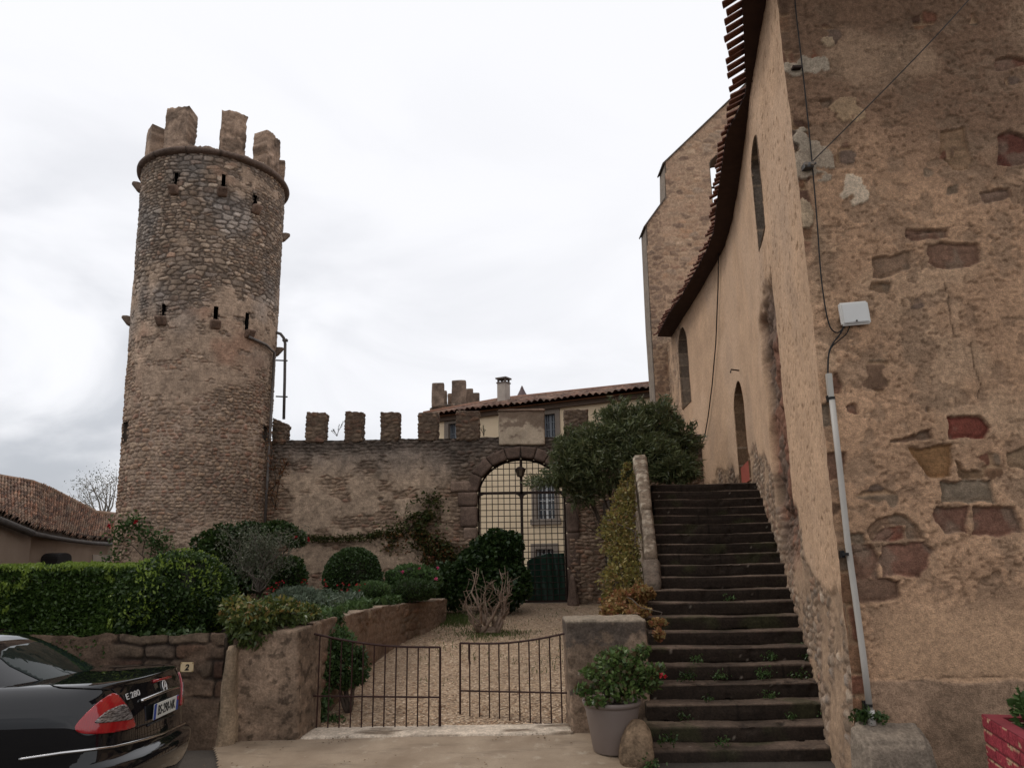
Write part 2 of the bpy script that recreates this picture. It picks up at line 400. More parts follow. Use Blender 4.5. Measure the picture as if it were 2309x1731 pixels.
c = pick(r1, PAL_GREY); c = lerp(c, pick(r1, PAL_WARM), warm[..., None]); c *= ((.80 + .5 * r2) * (1.14 - .14 * warm))[..., None]
pm = sst(fb2(U * .55 + 3, Z * .9, 4, 77) + .30 * np.exp(-((Z - 6.9) / 1.15) ** 2) - .10 * np.exp(-((Z - 10.2) / 1.6) ** 2), .60, .72)   # smeared render
pm = np.maximum(pm, .9 * sst(fb2(U * 1.3, Z * 1.3, 3, 78), .70, .8))
pm *= (1 - .85 * sst(fb2(U * 3.1, Z * 5.1, 3, 79), .55, .66))
mort = np.array(MORT) * ((.8 + .5 * fb2(U * 5, Z * 5, 3, 21)) * (1 + 2.6 * warm * fb2(U * 1.5, Z * 1.5, 3, 24)))[..., None]
c = mort * (1 - h[..., None]) + c * h[..., None]
pl = np.array((.37, .285, .215)) * (.75 + .5 * fb2(U * 2.2, Z * 2.2, 4, 22))[..., None]
pl = mixc3(pl, (.33, .21, .15), sst(fb2(U * .9, Z * .9, 3, 23), .55, .75) * .8)
c = c * (1 - pm[..., None]) + pl * pm[..., None]
c *= ((.8 + .4 * fb2(U * .5, Z * .35, 4, 25)) * (.62 + .76 * fb2(U * 9, Z * 9, 5, 28)))[..., None]
grey = sst(fb2(U * .8 + 5, Z * .8, 3, 26), .45, .7) * (1 - warm) * .55
c = mixc3(c, c.mean(-1, keepdims=True) * np.array((1.02, 1, .97)), grey)
hh = (h * .045) * (1 - pm * .85) + pm * .035 + .03 * (fb2(U * 1.2, Z * 1.2, 3, 27) - .5)
P = tw_pt(TH, Z, hh - .04)
keep = np.ones((nv - 1, nu - 1), bool)
thc, zc = (TH[:-1, :-1] + TH[1:, 1:]) / 2, (Z[:-1, :-1] + Z[1:, 1:]) / 2
def niche_box(name, parent, th, z0, z1, wd, dp, mat):
    """a recess in the tower: open box pushed into the wall"""
    hw = wd / 2 / 1.9
    f = [tw_pt(np.array(th + s * hw), np.array(zv), .0) for s, zv in ((-1, z0), (1, z0), (1, z1), (-1, z1))]
    inn = np.array((-math.sin(th), math.cos(th), 0)) * dp
    g = [p + inn for p in f]
    m = MB(); m.add([*f, *g], [(4, 5, 6, 7), (0, 1, 5, 4), (1, 2, 6, 5), (2, 3, 7, 6), (3, 0, 4, 7)])
    return m.build(name, mat, parent, fix=False)
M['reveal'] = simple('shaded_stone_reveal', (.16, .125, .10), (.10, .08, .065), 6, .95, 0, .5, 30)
slits = [(378, 372, 402, .10), (482, 376, 404, .10), (580, 420, 446, .10), (351, 657, 682, .10), (465, 662, 690, .11), (562, 684, 712, .11)]
lst = []
for x, y0, y1, wd in slits:
    t0, za = tw_hit(x, y0); t0, zb = tw_hit(x, y1)
    keep &= ~((abs(thc - t0) < wd / 2 / 1.9) & (zc > zb) & (zc < za)); lst.append((t0, zb, za, wd))
for x, y0, y1, wd in ((267, 912, 955, .34), (576, 918, 952, .34)):
    t0, za = tw_hit(x, y0); t0, zb = tw_hit(x, y1)
    keep &= ~((abs(thc - t0) < wd / 2 / 1.9) & (zc > zb) & (zc < za)); lst.append((t0, zb, za, wd))
grid_obj('shaft', P, c, M['stone'], tower, keep)
# the back half, plain and out of sight, so the tower is a closed solid
tb = np.linspace(THC + R(108), THC + R(252), 60); TB, ZB = np.meshgrid(tb, np.linspace(.3, TWTOP + .15, 80)); 
grid_obj('shaft_back', tw_pt(TB, ZB, -.02), np.ones(TB.shape + (3,)) * np.array((.27, .21, .16)), M['stone'], tower)
for t0, zb, za, wd in lst:
    niche_box('arrow_slit' if wd < .2 else 'window_opening', tower, t0, zb - .02, za + .02, wd + .05, .5 if wd < .2 else .25, M['dark'] if wd < .2 else M['reveal'])
# corbel stones, a ring of them at each level of slits
def stonecol(base, var=.35, seed=0):
    b = np.array(base)
    return lambda P, n: b * (1 + var * 2.2 * (fb3(P * 3 + seed, 3, seed + 3) - .5) + var * 1.6 * n)[:, None]
def tw_block(name, th, z, wd, ht, dp, seed, base=(.24, .18, .135), taper=.5, ins=.06):
    q = []
    for zq, dq in ((z - ht / 2, dp * taper), (z + ht / 2, dp)):
        for s, oo in ((-1, dq), (1, dq), (1, -ins), (-1, -ins)):
            q.append(tuple(tw_pt(np.array(th + s * wd / 2 / 1.9), np.array(zq), oo)))
    return rough_hexa(name, q, M['stone'], tower, .05, .012, 9, seed, stonecol(base, .4, seed))
for i, (x, y) in enumerate(((376, 412), (480, 416), (580, 453), (349, 694), (465, 702), (565, 722))):
    t0, z0 = tw_hit(x, y); tw_block('corbel', t0, z0, .26, .22, .20, 10 + i, (.19, .135, .105), .15)
for i, (x, y, s) in enumerate(((304, 440, -1), (618, 495, 1), (276, 716, -1), (603, 748, 1))):
    zc_ = D(x, y, TY).z; tw_block('corbel', THC + s * R(84), zc_, .24, .24, .22, 20 + i, (.19, .15, .12), .15)
# string course ring
ang = np.linspace(0, 2 * math.pi, 200); prof = [(-.05, -.02), (.03, 0), (.07, .015), (.10, .045), (.11, .08), (.10, .115), (.06, .13), (-.35, .135)]
PA = np.zeros((len(prof), 200, 3)); CA = np.zeros_like(PA)
for i, (o, dz) in enumerate(prof):
    nn = .025 * (fb2(ang * 3, ang * 0 + i * .4, 3, 61) - .5)
    PA[i] = tw_pt(ang, np.full(200, TWTOP), o + nn); PA[i, :, 2] = TWTOP + dz + nn * .6
    jn = (np.abs(((ang * 1.9 / .85) % 1) - .5) > .485)
    CA[i] = np.array((.15, .115, .095)) * (.7 + .6 * fb2(ang * 9, ang * 0 + i, 3, 62))[:, None] * np.where(jn, .4, 1)[:, None]
grid_obj('string_course', PA, CA, M['stone'], tower)
# low parapet drum and the merlons
zt = TWTOP + .125
def drum(name, z0, z1, o, thk, t0, t1, n, seed, base):
    """a curved block of wall standing on the ring"""
    m = max(4, int(abs(t1 - t0) * 1.9 / .03)); k = max(3, int((z1 - z0) / .03))
    bd = []
    q = np.linspace(t0, t1, m); zq = np.linspace(z0, z1, k)
    A, B = np.meshgrid(q, zq)
    front = tw_pt(A, np.full(A.shape, TWTOP), o); back = tw_pt(A, np.full(A.shape, TWTOP), o - thk); front[..., 2] = B; back[..., 2] = B
    # ragged top and ends
    top = .10 * (fb2(A * 5, A * 0 + seed, 3, seed) - .5) + .05 * (fb2(A * 17, A * 0 + seed, 2, seed + 1) - .5)
    fr = (B - z0) / (z1 - z0); rag = .05 * (fb2(A * 0 + 2.2, B * 7, 3, seed + 2) - .5) * 1.2
    sgn = np.where(A > (t0 + t1) / 2, 1, -1) * sst(np.abs(A - (t0 + t1) / 2) / (abs(t1 - t0) / 2), .3, 1)
    for g in (front, back):
        g[..., 2] += top * fr
        g[..., 0] += np.cos(A) * rag * sgn; g[..., 1] += np.sin(A) * rag * sgn
    Vv = np.concatenate([front.reshape(-1, 3), back.reshape(-1, 3)]); n0 = m * k
    F = [*map(tuple, grid_faces(k, m)), *map(tuple, grid_faces(k, m, flip=True) + n0)]
    idx = lambda i, j: i * m + j
    for j in range(m - 1): F.append((idx(k - 1, j), idx(k - 1, j + 1), idx(k - 1, j + 1) + n0, idx(k - 1, j) + n0))
    for i in range(k - 1):
        F.append((idx(i, 0) + n0, idx(i, 0), idx(i + 1, 0), idx(i + 1, 0) + n0)); F.append((idx(i, m - 1), idx(i, m - 1) + n0, idx(i + 1, m - 1) + n0, idx(i + 1, m - 1)))
    dn = Vv + 0
    nzv = fb3(Vv * 6 + seed, 4, seed) - .5
    nz2 = fb3(Vv * 19 + seed, 3, seed + 6) - .5; Vv[:, 0] += nzv * .07 + nz2 * .05; Vv[:, 1] -= nzv * .05 + nz2 * .05; Vv[:, 2] += nz2 * .05 * (Vv[:, 2] > z1 - .25)
    cc = np.array(base) * (1 + 1.1 * (fb3(Vv * 1.7 + seed, 4, seed + 9) - .5) + .9 * (fb3(Vv * 9, 2, seed + 4) - .5))[:, None]
    st = sst(fb3(Vv * 3 + 7, 3, seed + 15), .5, .66)[:, None]; cc = cc * ((1 - .45 * st) * (.62 + .76 * fb3(Vv * 15, 3, seed + 21))[:, None])
    return link(name, np_mesh(name, Vv, np.array(F), cc), M['stone'], tower)
drum('parapet', zt - .02, zt + .10, -.05, .34, -math.pi, math.pi, 0, 70, (.24, .18, .14))
PB = (.30, .225, .17)
for i, (t0, t1, hgt) in enumerate(((-98, -66, 1.0), (-46, -25, 1.22), (1, 21, 1.20), (41, 61, 1.12), (80, 100, .85), (126, 148, 1.1), (168, 190, 1.1), (212, 234, .9))):
    drum('merlon', zt + .05, zt + hgt, -.05, .46, THC + R(t0), THC + R(t1), 0, 80 + i, PB)
# the rain pipe down the tower's right flank
pp = [tw_pt(np.array(q_[0]), np.array(q_[1]), .07) for q_ in [tw_hit(x - 3, y) for x, y, a in ((566, 728, 52), (585, 745, 66), (599, 762, 76), (598, 860, 78), (592, 960, 80), (586, 1030, 82), (579, 1130, 83))]]
m = MB(); m.tube(pp, .035, 8); m.build('drainpipe', simple('zinc_pipe', (.20, .18, .165), (.13, .11, .10), 8, .6, .3), tower, True)

# ------------------------------------------------------------------ crenellated curtain wall with the arched gateway
WY = 18.5
WB, WT = .45, D(850, 947, WY).z
wx0, wx1 = D(560, 1000, WY).x, 5.2
gx0, gx1 = D(1031, 1100, WY).x, D(1225, 1150, WY).x; gxc = (gx0 + gx1) / 2; ghw = (gx1 - gx0) / 2
gztop, gzs, gzb = D(1128, 988, WY).z, D(1128, 1068, WY).z, D(1128, 1305, WY).z
wall = empty('curtain_wall', ((wx0 + wx1) / 2, WY, .6), 'battlemented stone wall with arched gateway right of the tower', 'wall')
nu, nv = 430, 250
u = np.linspace(wx0, wx1, nu); v = np.linspace(WB, WT, nv); U, V = np.meshgrid(u, v)
h, d, r1, r2, r3 = rubble(U, V, 8, (.065, .115), (.12, .26), .035, .007, jy=.6)
c = pick(r1, PAL_WARM) * (.6 + .5 * r2)[..., None]
mort = np.array((.22, .165, .12)) * (.7 + .6 * fb2(U * 5, V * 5, 3, 31))[..., None]
c = mort * (1 - h[..., None]) + c * h[..., None]
xl, xr = D(620, 1000, WY).x, D(985, 1000, WY).x
pm = sst(U + .9 * (fb2(U * 1.1, V * 1.1, 4, 32) - .5), xl - .1, xl + .35) * sst(U + 1.0 * (fb2(U * 1.3, V * 1.3, 4, 33) - .5), xr + .15, xr - .45)
pm *= sst(V + .5 * (fb2(U * 1.5, V * 1.5, 3, 34) - .5), WT - .12, WT - .5)
pm *= 1 - .9 * sst(fb2(U * 1.9, V * 3.0, 4, 35) + .12 * np.exp(-((V - 2.4) / .5) ** 2), .56, .66)
pl = np.array((.37, .29, .215)) * (.78 + .44 * fb2(U * 2.0, V * 2.0, 4, 36))[..., None]
c = c * (1 - pm[..., None]) + pl * pm[..., None]
led = D(800, 1165, WY).z
soot = sst(V + .7 * (fb2(U * 2.2, V * .5, 4, 37) - .5), WT - 1.2, WT - .1)
c *= (1 - .50 * soot)[..., None]; c = mixc3(c, c.mean(-1, keepdims=True) * np.array((1.1, 1, .92)), soot * .6)
c *= ((.75 + .5 * fb2(U * .8, V * .5, 4, 38)) * (.50 + 1.0 * fb2(U * 8, V * 8, 5, 43)))[..., None]
hh = h * .05 * (1 - pm * .9) + pm * .04 + .03 * (fb2(U * 1.2, V * 1.2, 3, 39) - .5)
hh += .10 * sst(V, led, led - .04)                       # plinth below the ledge
hole = np.exp(-(((U - D(822, 1077, WY).x) / .06) ** 2 + ((V - D(822, 1077, WY).z) / .035) ** 2)); hh -= .12 * hole; c *= (1 - .6 * sst(hole, .3, .7))[..., None]
P = np.stack([U, WY - hh + .05, V], -1)
P[-1, :, 2] += .07 * (fb2(u * 4, u * 0, 4, 40) - .5) - .01
# arch hole
def arch_in(X, Z, grow=0.0):
    rx = ghw + grow; rz = gztop - gzs + grow
    return (abs(X - gxc) < rx) & ((Z < gzs) | (((X - gxc) / rx) ** 2 + ((Z - gzs) / rz) ** 2 < 1))
Uc, Vc = (U[:-1, :-1] + U[1:, 1:]) / 2, (V[:-1, :-1] + V[1:, 1:]) / 2
grid_obj('wall_face', P, c, M['stone'], wall, ~arch_in(Uc, Vc, .05))
m = MB(); b0 = WY + .06; b1 = WY + .55; th_ = WT - .03     # solid body behind the face, around the gate
m.box(((wx0 + gx0 - .05) / 2, (b0 + b1) / 2, (WB + th_) / 2), (gx0 - .05 - wx0, b1 - b0, th_ - WB)); m.box(((wx1 + gx1 + .05) / 2, (b0 + b1) / 2, (WB + th_) / 2), (wx1 - gx1 - .05, b1 - b0, th_ - WB))
NA = 28; aa = [math.pi * i / NA for i in range(NA + 1)]
ap = [(gxc - (ghw + .05) * math.cos(a), gzs + (gztop - gzs + .05) * math.sin(a)) for a in aa]
poly = [(x, b0, z) for x, z in ap] + [(gx1 + .05, b0, th_), (gx0 - .05, b0, th_)]
m.prism(poly, (0, b1 - b0, 0)); m.build('wall_core', simple('wall_core_stone', (.20, .155, .12), (.14, .105, .08), 3, .95, 0, .6, 14, .04), wall)
# dressed stones of the gateway: jamb blocks left (quoins in and out), right, and the ring of voussoirs
DRK = (.135, .097, .077)
zq = [gzb - .05]; ys = [1305, 1245, 1205, 1168, 1140, 1090, 1060]
zl = [D(1030, y, WY).z for y in (1310, 1258, 1215, 1166, 1138, 1093, 1062, 1038)]
wl_ = [.42, .26, .5, .30, .38, .42, .60, .30]
wl_ = [.40, .22, .42, .30, .38, .44, .62, .3]
for i in range(len(zl) - 1):
    rough_hexa('jamb_stone', box8(gx0 - wl_[i] - .04, gx0, WY - .055, WY + .40, zl[i] + .006, zl[i + 1] - .006), M['stone'], wall, .07, .010, 5, 100 + i, stonecol(DRK if i % 3 else (.21, .155, .12), .4, i), .012)
zr_ = [D(1230, y, WY).z for y in (1310, 1228, 1150, 1085, 1040)]
for i in range(len(zr_) - 1):
    rough_hexa('jamb_stone', box8(gx1, gx1 + .30, WY - .075, WY + .40, zr_[i] + .006, zr_[i + 1] - .006), M['stone'], wall, .07, .010, 5, 120 + i, stonecol(DRK, .4, i), .012)
a0s = [2, 26, 50, 72, 90, 107, 122, 138, 158, 178]
for i in range(len(a0s) - 1):
    q = []
    for lev in (0, 1):
        pass
    A0, A1 = R(a0s[i] + .35), R(a0s[i + 1] - .35); th1 = .29
    def apt(a, g): return (gxc - (ghw + g) * math.cos(a), gzs + .06 + (gztop - gzs - .06 + g) * math.sin(a))
    pi0, pi1, po0, po1 = apt(A0, 0), apt(A1, 0), apt(A0, th1), apt(A1, th1)
    q = [(pi0[0], WY - .055, pi0[1]), (pi1[0], WY - .055, pi1[1]), (pi1[0], WY + .4, pi1[1]), (pi0[0], WY + .4, pi0[1]), (po0[0], WY - .055, po0[1]), (po1[0], WY - .055, po1[1]), (po1[0], WY + .4, po1[1]), (po0[0], WY + .4, po0[1])]
    rough_hexa('voussoir', q, M['stone'], wall, .06, .008, 5, 140 + i, stonecol((.12, .087, .07), .4, i + 5), .010)
# merlons
def masonry_h(seed, k=.05):
    return lambda P: k * (rubble(P[:, 0] + P[:, 1], P[:, 2], seed, (.07, .12), (.12, .26), .05, .008)[0] - .6)
def masonry_col(base, seed, dark=.5):
    b = np.array(base)
    def f(P, n):
        h, d, r1, r2, r3 = rubble(P[:, 0] + P[:, 1], P[:, 2], seed, (.07, .12), (.12, .26), .05, .008)
        c = pick(r1, PAL_WARM) * (.5 + .5 * r2)[:, None] * h[:, None] + np.array((.16, .12, .09)) * (1 - h)[:, None]
        return c * (.6 + .6 * fb3(P * 2, 3, seed))[:, None] * dark * 1.6
    return f
mer = [(588, 619, 905, 880), (660, 702, 890, 0), (744, 783, 889, 0), (821, 862, 889, 0), (902, 946, 890, 0), (985, 1036, 887, 0), (1220, 1272, 884, 0), (1330, 1390, 884, 0)]
for i, (xa, xb, yt, _) in enumerate(mer):
    xa_, xb_ = D(xa, 920, WY).x, D(xb, 920, WY).x; zt_ = D((xa + xb) / 2, yt, WY).z
    c8 = box8(xa_, xb_, WY - .02, WY + .40, WT - .08, zt_)
    if i == 0: c8[4] = (xa_, WY - .02, zt_ + .05); c8[7] = (xa_, WY + .4, zt_ + .05); c8[5] = (xb_, WY - .02, zt_ - .12); c8[6] = (xb_, WY + .4, zt_ - .12)
    rough_hexa('merlon', c8, M['stone'], wall, .025, .016, 5, 160 + i, masonry_col(PAL_WARM[0], 170 + i, .48), .02, masonry_h(170 + i, .035))
xa_, xb_ = D(1077, 920, WY).x, D(1176, 920, WY).x
def plastcol(P, n):
    c = np.array((.47, .40, .31)) * (.6 + .7 * fb3(P * 4, 5, 5))[:, None]
    dk = sst(P[:, 2] + .35 * (fb3(P * 4, 3, 6) - .5), D(1120, 915, WY).z, D(1120, 897, WY).z)
    sp = sst(fb3(P * np.array((5, 5, 7)) + 3, 4, 8) + .25 * sst(P[:, 2], D(1120, 945, WY).z, D(1120, 895, WY).z), .60, .72)
    return mixc3(c, (.14, .10, .075), np.maximum(dk * .85, sp * .75))
rough_hexa('plastered_merlon', box8(xa_, xb_, WY - .05, WY + .40, D(1120, 961, WY).z, D(1120, 887, WY).z), M['render'], wall, .025, .018, 6, 180, plastcol, .02)
rough_hexa('merlon_cap', box8(xa_ - .02, xb_ + .02, WY - .08, WY + .43, D(1120, 890, WY).z, D(1120, 884, WY).z), M['stone'], wall, .04, .012, 6, 181, stonecol((.17, .12, .09), .4, 4), .02)
# ------------------------------------------------------------------ the arched iron grille gate
GY = WY + .22
gate = empty('grille_gate', (gxc, GY, gzb), 'tall arched black iron grille gate filling the stone archway', 'gate')
def archz(x, g=0.0):
    q = (x - gxc) / (ghw - g); q = max(-1, min(1, q)); return gzs + (gztop - gzs - g) * math.sqrt(1 - q * q)
ztr = D(1128, 1064, GY).z
m = MB()
pts = [(gx0 + .03, GY, gzb + .03)] + [(gxc - (ghw - .03) * math.cos(a), GY, gzs + (gztop - gzs - .03) * math.sin(a)) for a in aa] + [(gx1 - .03, GY, gzb + .03)]
m.tube(pts, .028, 6); m.box((gxc, GY, gzb + .05), (2 * ghw - .06, .05, .05)); m.box((gxc, GY, ztr), (2 * ghw - .06, .06, .065))
m.build('gate_frame', M['iron'], gate)
m = MB(); m.box((gxc, GY, (gzb + gztop) / 2), (.07, .06, gztop - gzb - .06)); m.build('centre_post', M['iron'], gate)
sp = 12.0 / 1598 * GY * 1.045
m = MB(); i = -9
for i in range(-8, 9):
    x = gxc + sp * i + (.0 if i else 9)
    if i and abs(x - gxc) < ghw - .06: m.tube([(x, GY - .012, gzb + .05), (x, GY - .012, archz(x, .03))], .0105, 5)
z = gzb + .05 + sp
while z < gztop - .08:
    hw_ = ghw - .03 if z < gzs else (ghw - .03) * math.sqrt(max(0, 1 - ((z - gzs) / (gztop - gzs - .03)) ** 2))
    if abs(z - ztr) > .06: m.tube([(gxc - hw_, GY + .012, z), (gxc + hw_, GY + .012, z)], .0105, 5)
    z += sp
m.build('grille_bars', M['iron'], gate)
for s, x in ((1, gx0 + .04), (-1, gxc - .035), (1, gxc + .035), (-1, gx1 - .04)):
    m = MB(); m.prism([(x, GY - .015, ztr - .03), (x + s * .13, GY - .015, ztr - .03), (x + s * .05, GY - .015, ztr - .06), (x + s * .02, GY - .015, ztr - .09), (x, GY - .015, ztr - .17)], (0, .03, 0)); m.build('corner_bracket', M['iron'], gate)
# lantern hanging at the head of the arch
lp = D(1124, 1018, WY - .10)
lan = empty('hanging_lantern', lp, 'small hexagonal iron lantern hanging under the gateway arch', 'lantern')
m = MB(); m.lathe(lp, [(.0, .13), (.05, .12), (.135, .06), (.14, .045), (.125, .04)], 6); m.lathe(lp, [(.07, -.13), (.075, -.12), (.0, -.16)], 6); 
for k in range(6):
    q = math.pi / 3 * k; m.tube([(lp.x + .122 * math.cos(q), lp.y + .122 * math.sin(q), lp.z + .045), (lp.x + .07 * math.cos(q), lp.y + .07 * math.sin(q), lp.z - .125)], .009, 4)
m.build('lantern_frame', M['iron'], lan)
m = MB(); m.lathe(lp, [(.115, .04), (.066, -.12)], 6)
gm, gt, gb = newmat('lantern_glass'); gb.inputs['Base Color'].default_value = (.10, .075, .05, 1); gb.inputs['Roughness'].default_value = .15
m.build('lantern_glass', gm, lan)
m = MB(); m.tube([(lp.x, lp.y, lp.z + .12), (lp.x, WY - .04, gztop + .16)], .012, 5); m.build('hanger', M['iron'], lan)
# guard stone at the foot of the right jamb
p0, p1 = D(1224, 1303, WY - .15), D(1250, 1303, WY - .15); zt_ = D(1236, 1240, WY - .15).z
gs = rough_hexa('guard_stone', [(p0.x, WY - .42, gzb - .1), (p1.x + .02, WY - .42, gzb - .1), (p1.x + .02, WY - .06, gzb - .1), (p0.x, WY - .06, gzb - .1), (p0.x + .10, WY - .26, zt_), (p1.x - .08, WY - .26, zt_), (p1.x - .08, WY - .08, zt_), (p0.x + .10, WY - .08, zt_)], M['stone'], None, .04, .02, 5, 191, stonecol((.16, .115, .09), .4, 2), .09)
tag(gs, 'worn round topped guard stone at the right foot of the gateway', 'stone')

# ------------------------------------------------------------------ house behind the gate
HA, HB = Vector((D(943, 893, 30).x, 30.0, 0)), Vector((D(1420, 843, 25.4).x, 25.4, 0))
hd = (HB - HA).normalized(); hn = Vector((hd.y, -hd.x, 0))            # outward normal, towards us
EZ = (D(943, 897, 30).z + D(1420, 848, 25.4).z) / 2
house = empty('cream_house', (HA + HB) / 2 + Vector((0, 0, .6)), 'cream rendered house with red tiled roof behind the curtain wall', 'house')
M['cream'] = simple('cream_render', (.80, .64, .44), (.72, .57, .38), 1.2, .9, 0, .2, 60)
M['greystone'] = simple('grey_dressed_stone', (.26, .215, .175), (.20, .165, .135), 4, .9, 0, .3, 40)
HBx = HB + hd * 2.0
def hp(x, y): return onplane(x, y, HA, hn)
def hs(p): return (p - HA).dot(hd)
wins = [(969, 992, 913, 958, 'a'), (1175, 1199, 893, 960, 'b'), (1160, 1197, 1040, 1121, 'c'), (1160, 1196, 1185, 1300, 'd')]
L = (HBx - HA).length
# wall as a grid of strips leaving the openings
rects = []
for xa, xb, ya, yb, kd in wins:
    q0, q1 = hp(xa, yb), hp(xb, ya); rects.append((hs(q0), hs(q1), q0.z, q1.z, kd))
us = sorted({-.0, L} | {r[0] for r in rects} | {r[1] for r in rects}); vs_ = sorted({.4, EZ} | {r[2] for r in rects} | {min(EZ - .05, r[3]) for r in rects})
m = MB()
for i in range(len(us) - 1):
    for j in range(len(vs_) - 1):
        cu, cv = (us[i] + us[i + 1]) / 2, (vs_[j] + vs_[j + 1]) / 2
        if any(r[0] < cu < r[1] and r[2] < cv < r[3] for r in rects): continue
        a_ = HA + hd * us[i]; b_ = HA + hd * us[i + 1]
        m.add([(a_.x, a_.y, vs_[j]), (b_.x, b_.y, vs_[j]), (b_.x, b_.y, vs_[j + 1]), (a_.x, a_.y, vs_[j + 1])], [(0, 1, 2, 3)])
dep = 6.0
for a_, b_ in ((HA - hn * 0, HA - hn * dep), (HA - hn * dep, HBx - hn * dep), (HBx - hn * dep, HBx)):
    m.add([(b_.x, b_.y, .4), (a_.x, a_.y, .4), (a_.x, a_.y, EZ), (b_.x, b_.y, EZ)], [(0, 1, 2, 3)])
m.build('wall', M['cream'], house, fix=False)
gm2, gt2, gb2 = newmat('old_window_glass'); gb2.inputs['Base Color'].default_value = (.05, .06, .07, 1); gb2.inputs['Roughness'].default_value = .08
M['glass'] = gm2
M['whitepaint'] = simple('white_window_paint', (.62, .62, .60), (.50, .50, .49), 8, .6, 0, .1)
def hbox(mb, s0, s1, z0, z1, o0, o1):
    q = []
    for zz_ in (z0, z1):
        for s_, o_ in ((s0, o1), (s1, o1), (s1, o0), (s0, o0)):
            p = HA + hd * s_ + hn * o_; q.append((p.x, p.y, zz_))
    mb.hexa(q)
for s0, s1, z0, z1, kd in rects:
    z1 = min(z1, EZ - .05); nm = 'window' if kd != 'd' else 'door'
    m = MB(); wd = .20
    hbox(m, s0 - wd, s0, z0, z1, -.2, .03); hbox(m, s1, s1 + wd, z0, z1, -.2, .03); hbox(m, s0 - wd, s1 + wd, z1, z1 + wd, -.2, .03)
    if kd != 'd': hbox(m, s0 - wd - .05, s1 + wd + .05, z0 - wd, z0, -.2, .07)
    surround = m.build(nm, M['greystone'], house)
    m = MB(); hbox(m, s0, s1, z0, z1, -.20, -.17); m.build('pane', M['glass'], surround)
    m = MB(); t_ = .03; mc = (s0 + s1) / 2
    hbox(m, s0, s0 + .05, z0, z1, -.17, -.12); hbox(m, s1 - .05, s1, z0, z1, -.17, -.12); hbox(m, mc - .04, mc + .04, z0, z1, -.17, -.12)
    nb = 4 if kd in 'bcd' else 2
    for k in range(nb + 1):
        zq_ = z0 + (z1 - z0) * k / nb; hbox(m, s0 + .05, mc - .04, max(z0, zq_ - t_ / 2), min(z1, zq_ + t_ / 2), -.16, -.13); hbox(m, mc + .04, s1 - .05, max(z0, zq_ - t_ / 2), min(z1, zq_ + t_ / 2), -.16, -.13)
    for q_ in ((s0 + mc) / 2, (s1 + mc) / 2):
        hbox(m, q_ - t_ / 2, q_ + t_ / 2, z0, z1, -.165, -.125)
    m.build('sash', M['whitepaint'] if kd in 'cd' else simple('grey_window_paint', (.20, .22, .24), (.15, .16, .18), 8, .6), surround)
# tiled roofs: rows of barrel tiles, as real relief
def tilecol(cu, cv, seed, base=None):
    k = (cu * 1009 + cv * 7919).astype(np.int64)
    pal = base or [(.36, .145, .075), (.30, .125, .07), (.40, .18, .10), (.27, .135, .085), (.33, .19, .12), (.22, .12, .085), (.40, .22, .13)]
    c = pick(hsh(k, seed), pal) * (.5 + .8 * hsh(k, seed + 1))[..., None]
    return c
def roof_grid(name, Pf, lu, lv, mat, parent, tw=.20, tl=.36, amp=.05, seed=0, su=5, sv_=5, lich=.5, base=None, keepf=None):
    nu, nv = int(lu / tw * su) + 1, int(lv / tl * sv_) + 1
    a, b = np.linspace(0, 1, nu), np.linspace(0, 1, nv); A, B = np.meshgrid(a, b); uu, vv = A * lu, B * lv
    cu, cv = np.floor(uu / tw), np.floor(vv / tl); k = (cu * 31 + cv * 977).astype(np.int64)
    vv2 = vv + .12 * (hsh(cu.astype(np.int64), seed + 5) - .5); cv = np.floor(vv2 / tl)
    k = (cu * 31 + cv * 977).astype(np.int64)
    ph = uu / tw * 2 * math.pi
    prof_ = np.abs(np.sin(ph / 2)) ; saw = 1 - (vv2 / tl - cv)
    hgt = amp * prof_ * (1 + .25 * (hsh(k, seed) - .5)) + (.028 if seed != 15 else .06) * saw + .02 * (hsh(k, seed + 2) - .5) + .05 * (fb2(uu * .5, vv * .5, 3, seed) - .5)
    c = tilecol(cu, cv, seed, base) * (.42 + .58 * prof_)[..., None] * (1 - .45 * sst(saw, .82, .98))[..., None]  # shading, with some grime, painted into the channels between the barrels
    li = sst(fb2(uu * 1.6, vv * 1.6, 4, seed + 3), .48, .68) * lich
    c = mixc3(c, (.25, .19, .14), li); c = mixc3(c, (.10, .075, .06), .55 * sst(fb2(uu * 5, vv * 3, 3, seed + 4), .55, .75))
    P, nrm = Pf(A, B); P = P + nrm * hgt[..., None]
    return grid_obj(name, P, c, mat, parent, None if keepf is None else keepf((A[:-1, :-1] + A[1:, 1:]) / 2, (B[:-1, :-1] + B[1:, 1:]) / 2))
M['tile'] = stone_vc('clay_tiles', (50, .3), .3, .006, .85, .22)
def bil(c00, c10, c11, c01):
    c00, c10, c11, c01 = [np.array(tuple(q)) for q in (c00, c10, c11, c01)]
    nn = np.cross(c10 - c00, c01 - c00); nn = nn / np.linalg.norm(nn)
    if nn[2] < 0: nn = -nn
    def f(A, B):
        A, B = A[..., None], B[..., None]
        return (c00 * (1 - A) + c10 * A) * (1 - B) + (c01 * (1 - A) + c11 * A) * B, nn
    return f
E0, E1 = HA - hd * .35 + hn * .40, HBx + hn * .40
E0.z = E1.z = EZ + .02
rb = 3.2
R1 = HBx - hn * rb; R0 = HA + hd * 2.6 - hn * rb
rz_ = onplane(1405, 835, R1 - hd * 2.0, hn).z
R1.z = rz_; R0 = onplane(1085, 865, R1, hn)
roofL = (E1 - E0).length
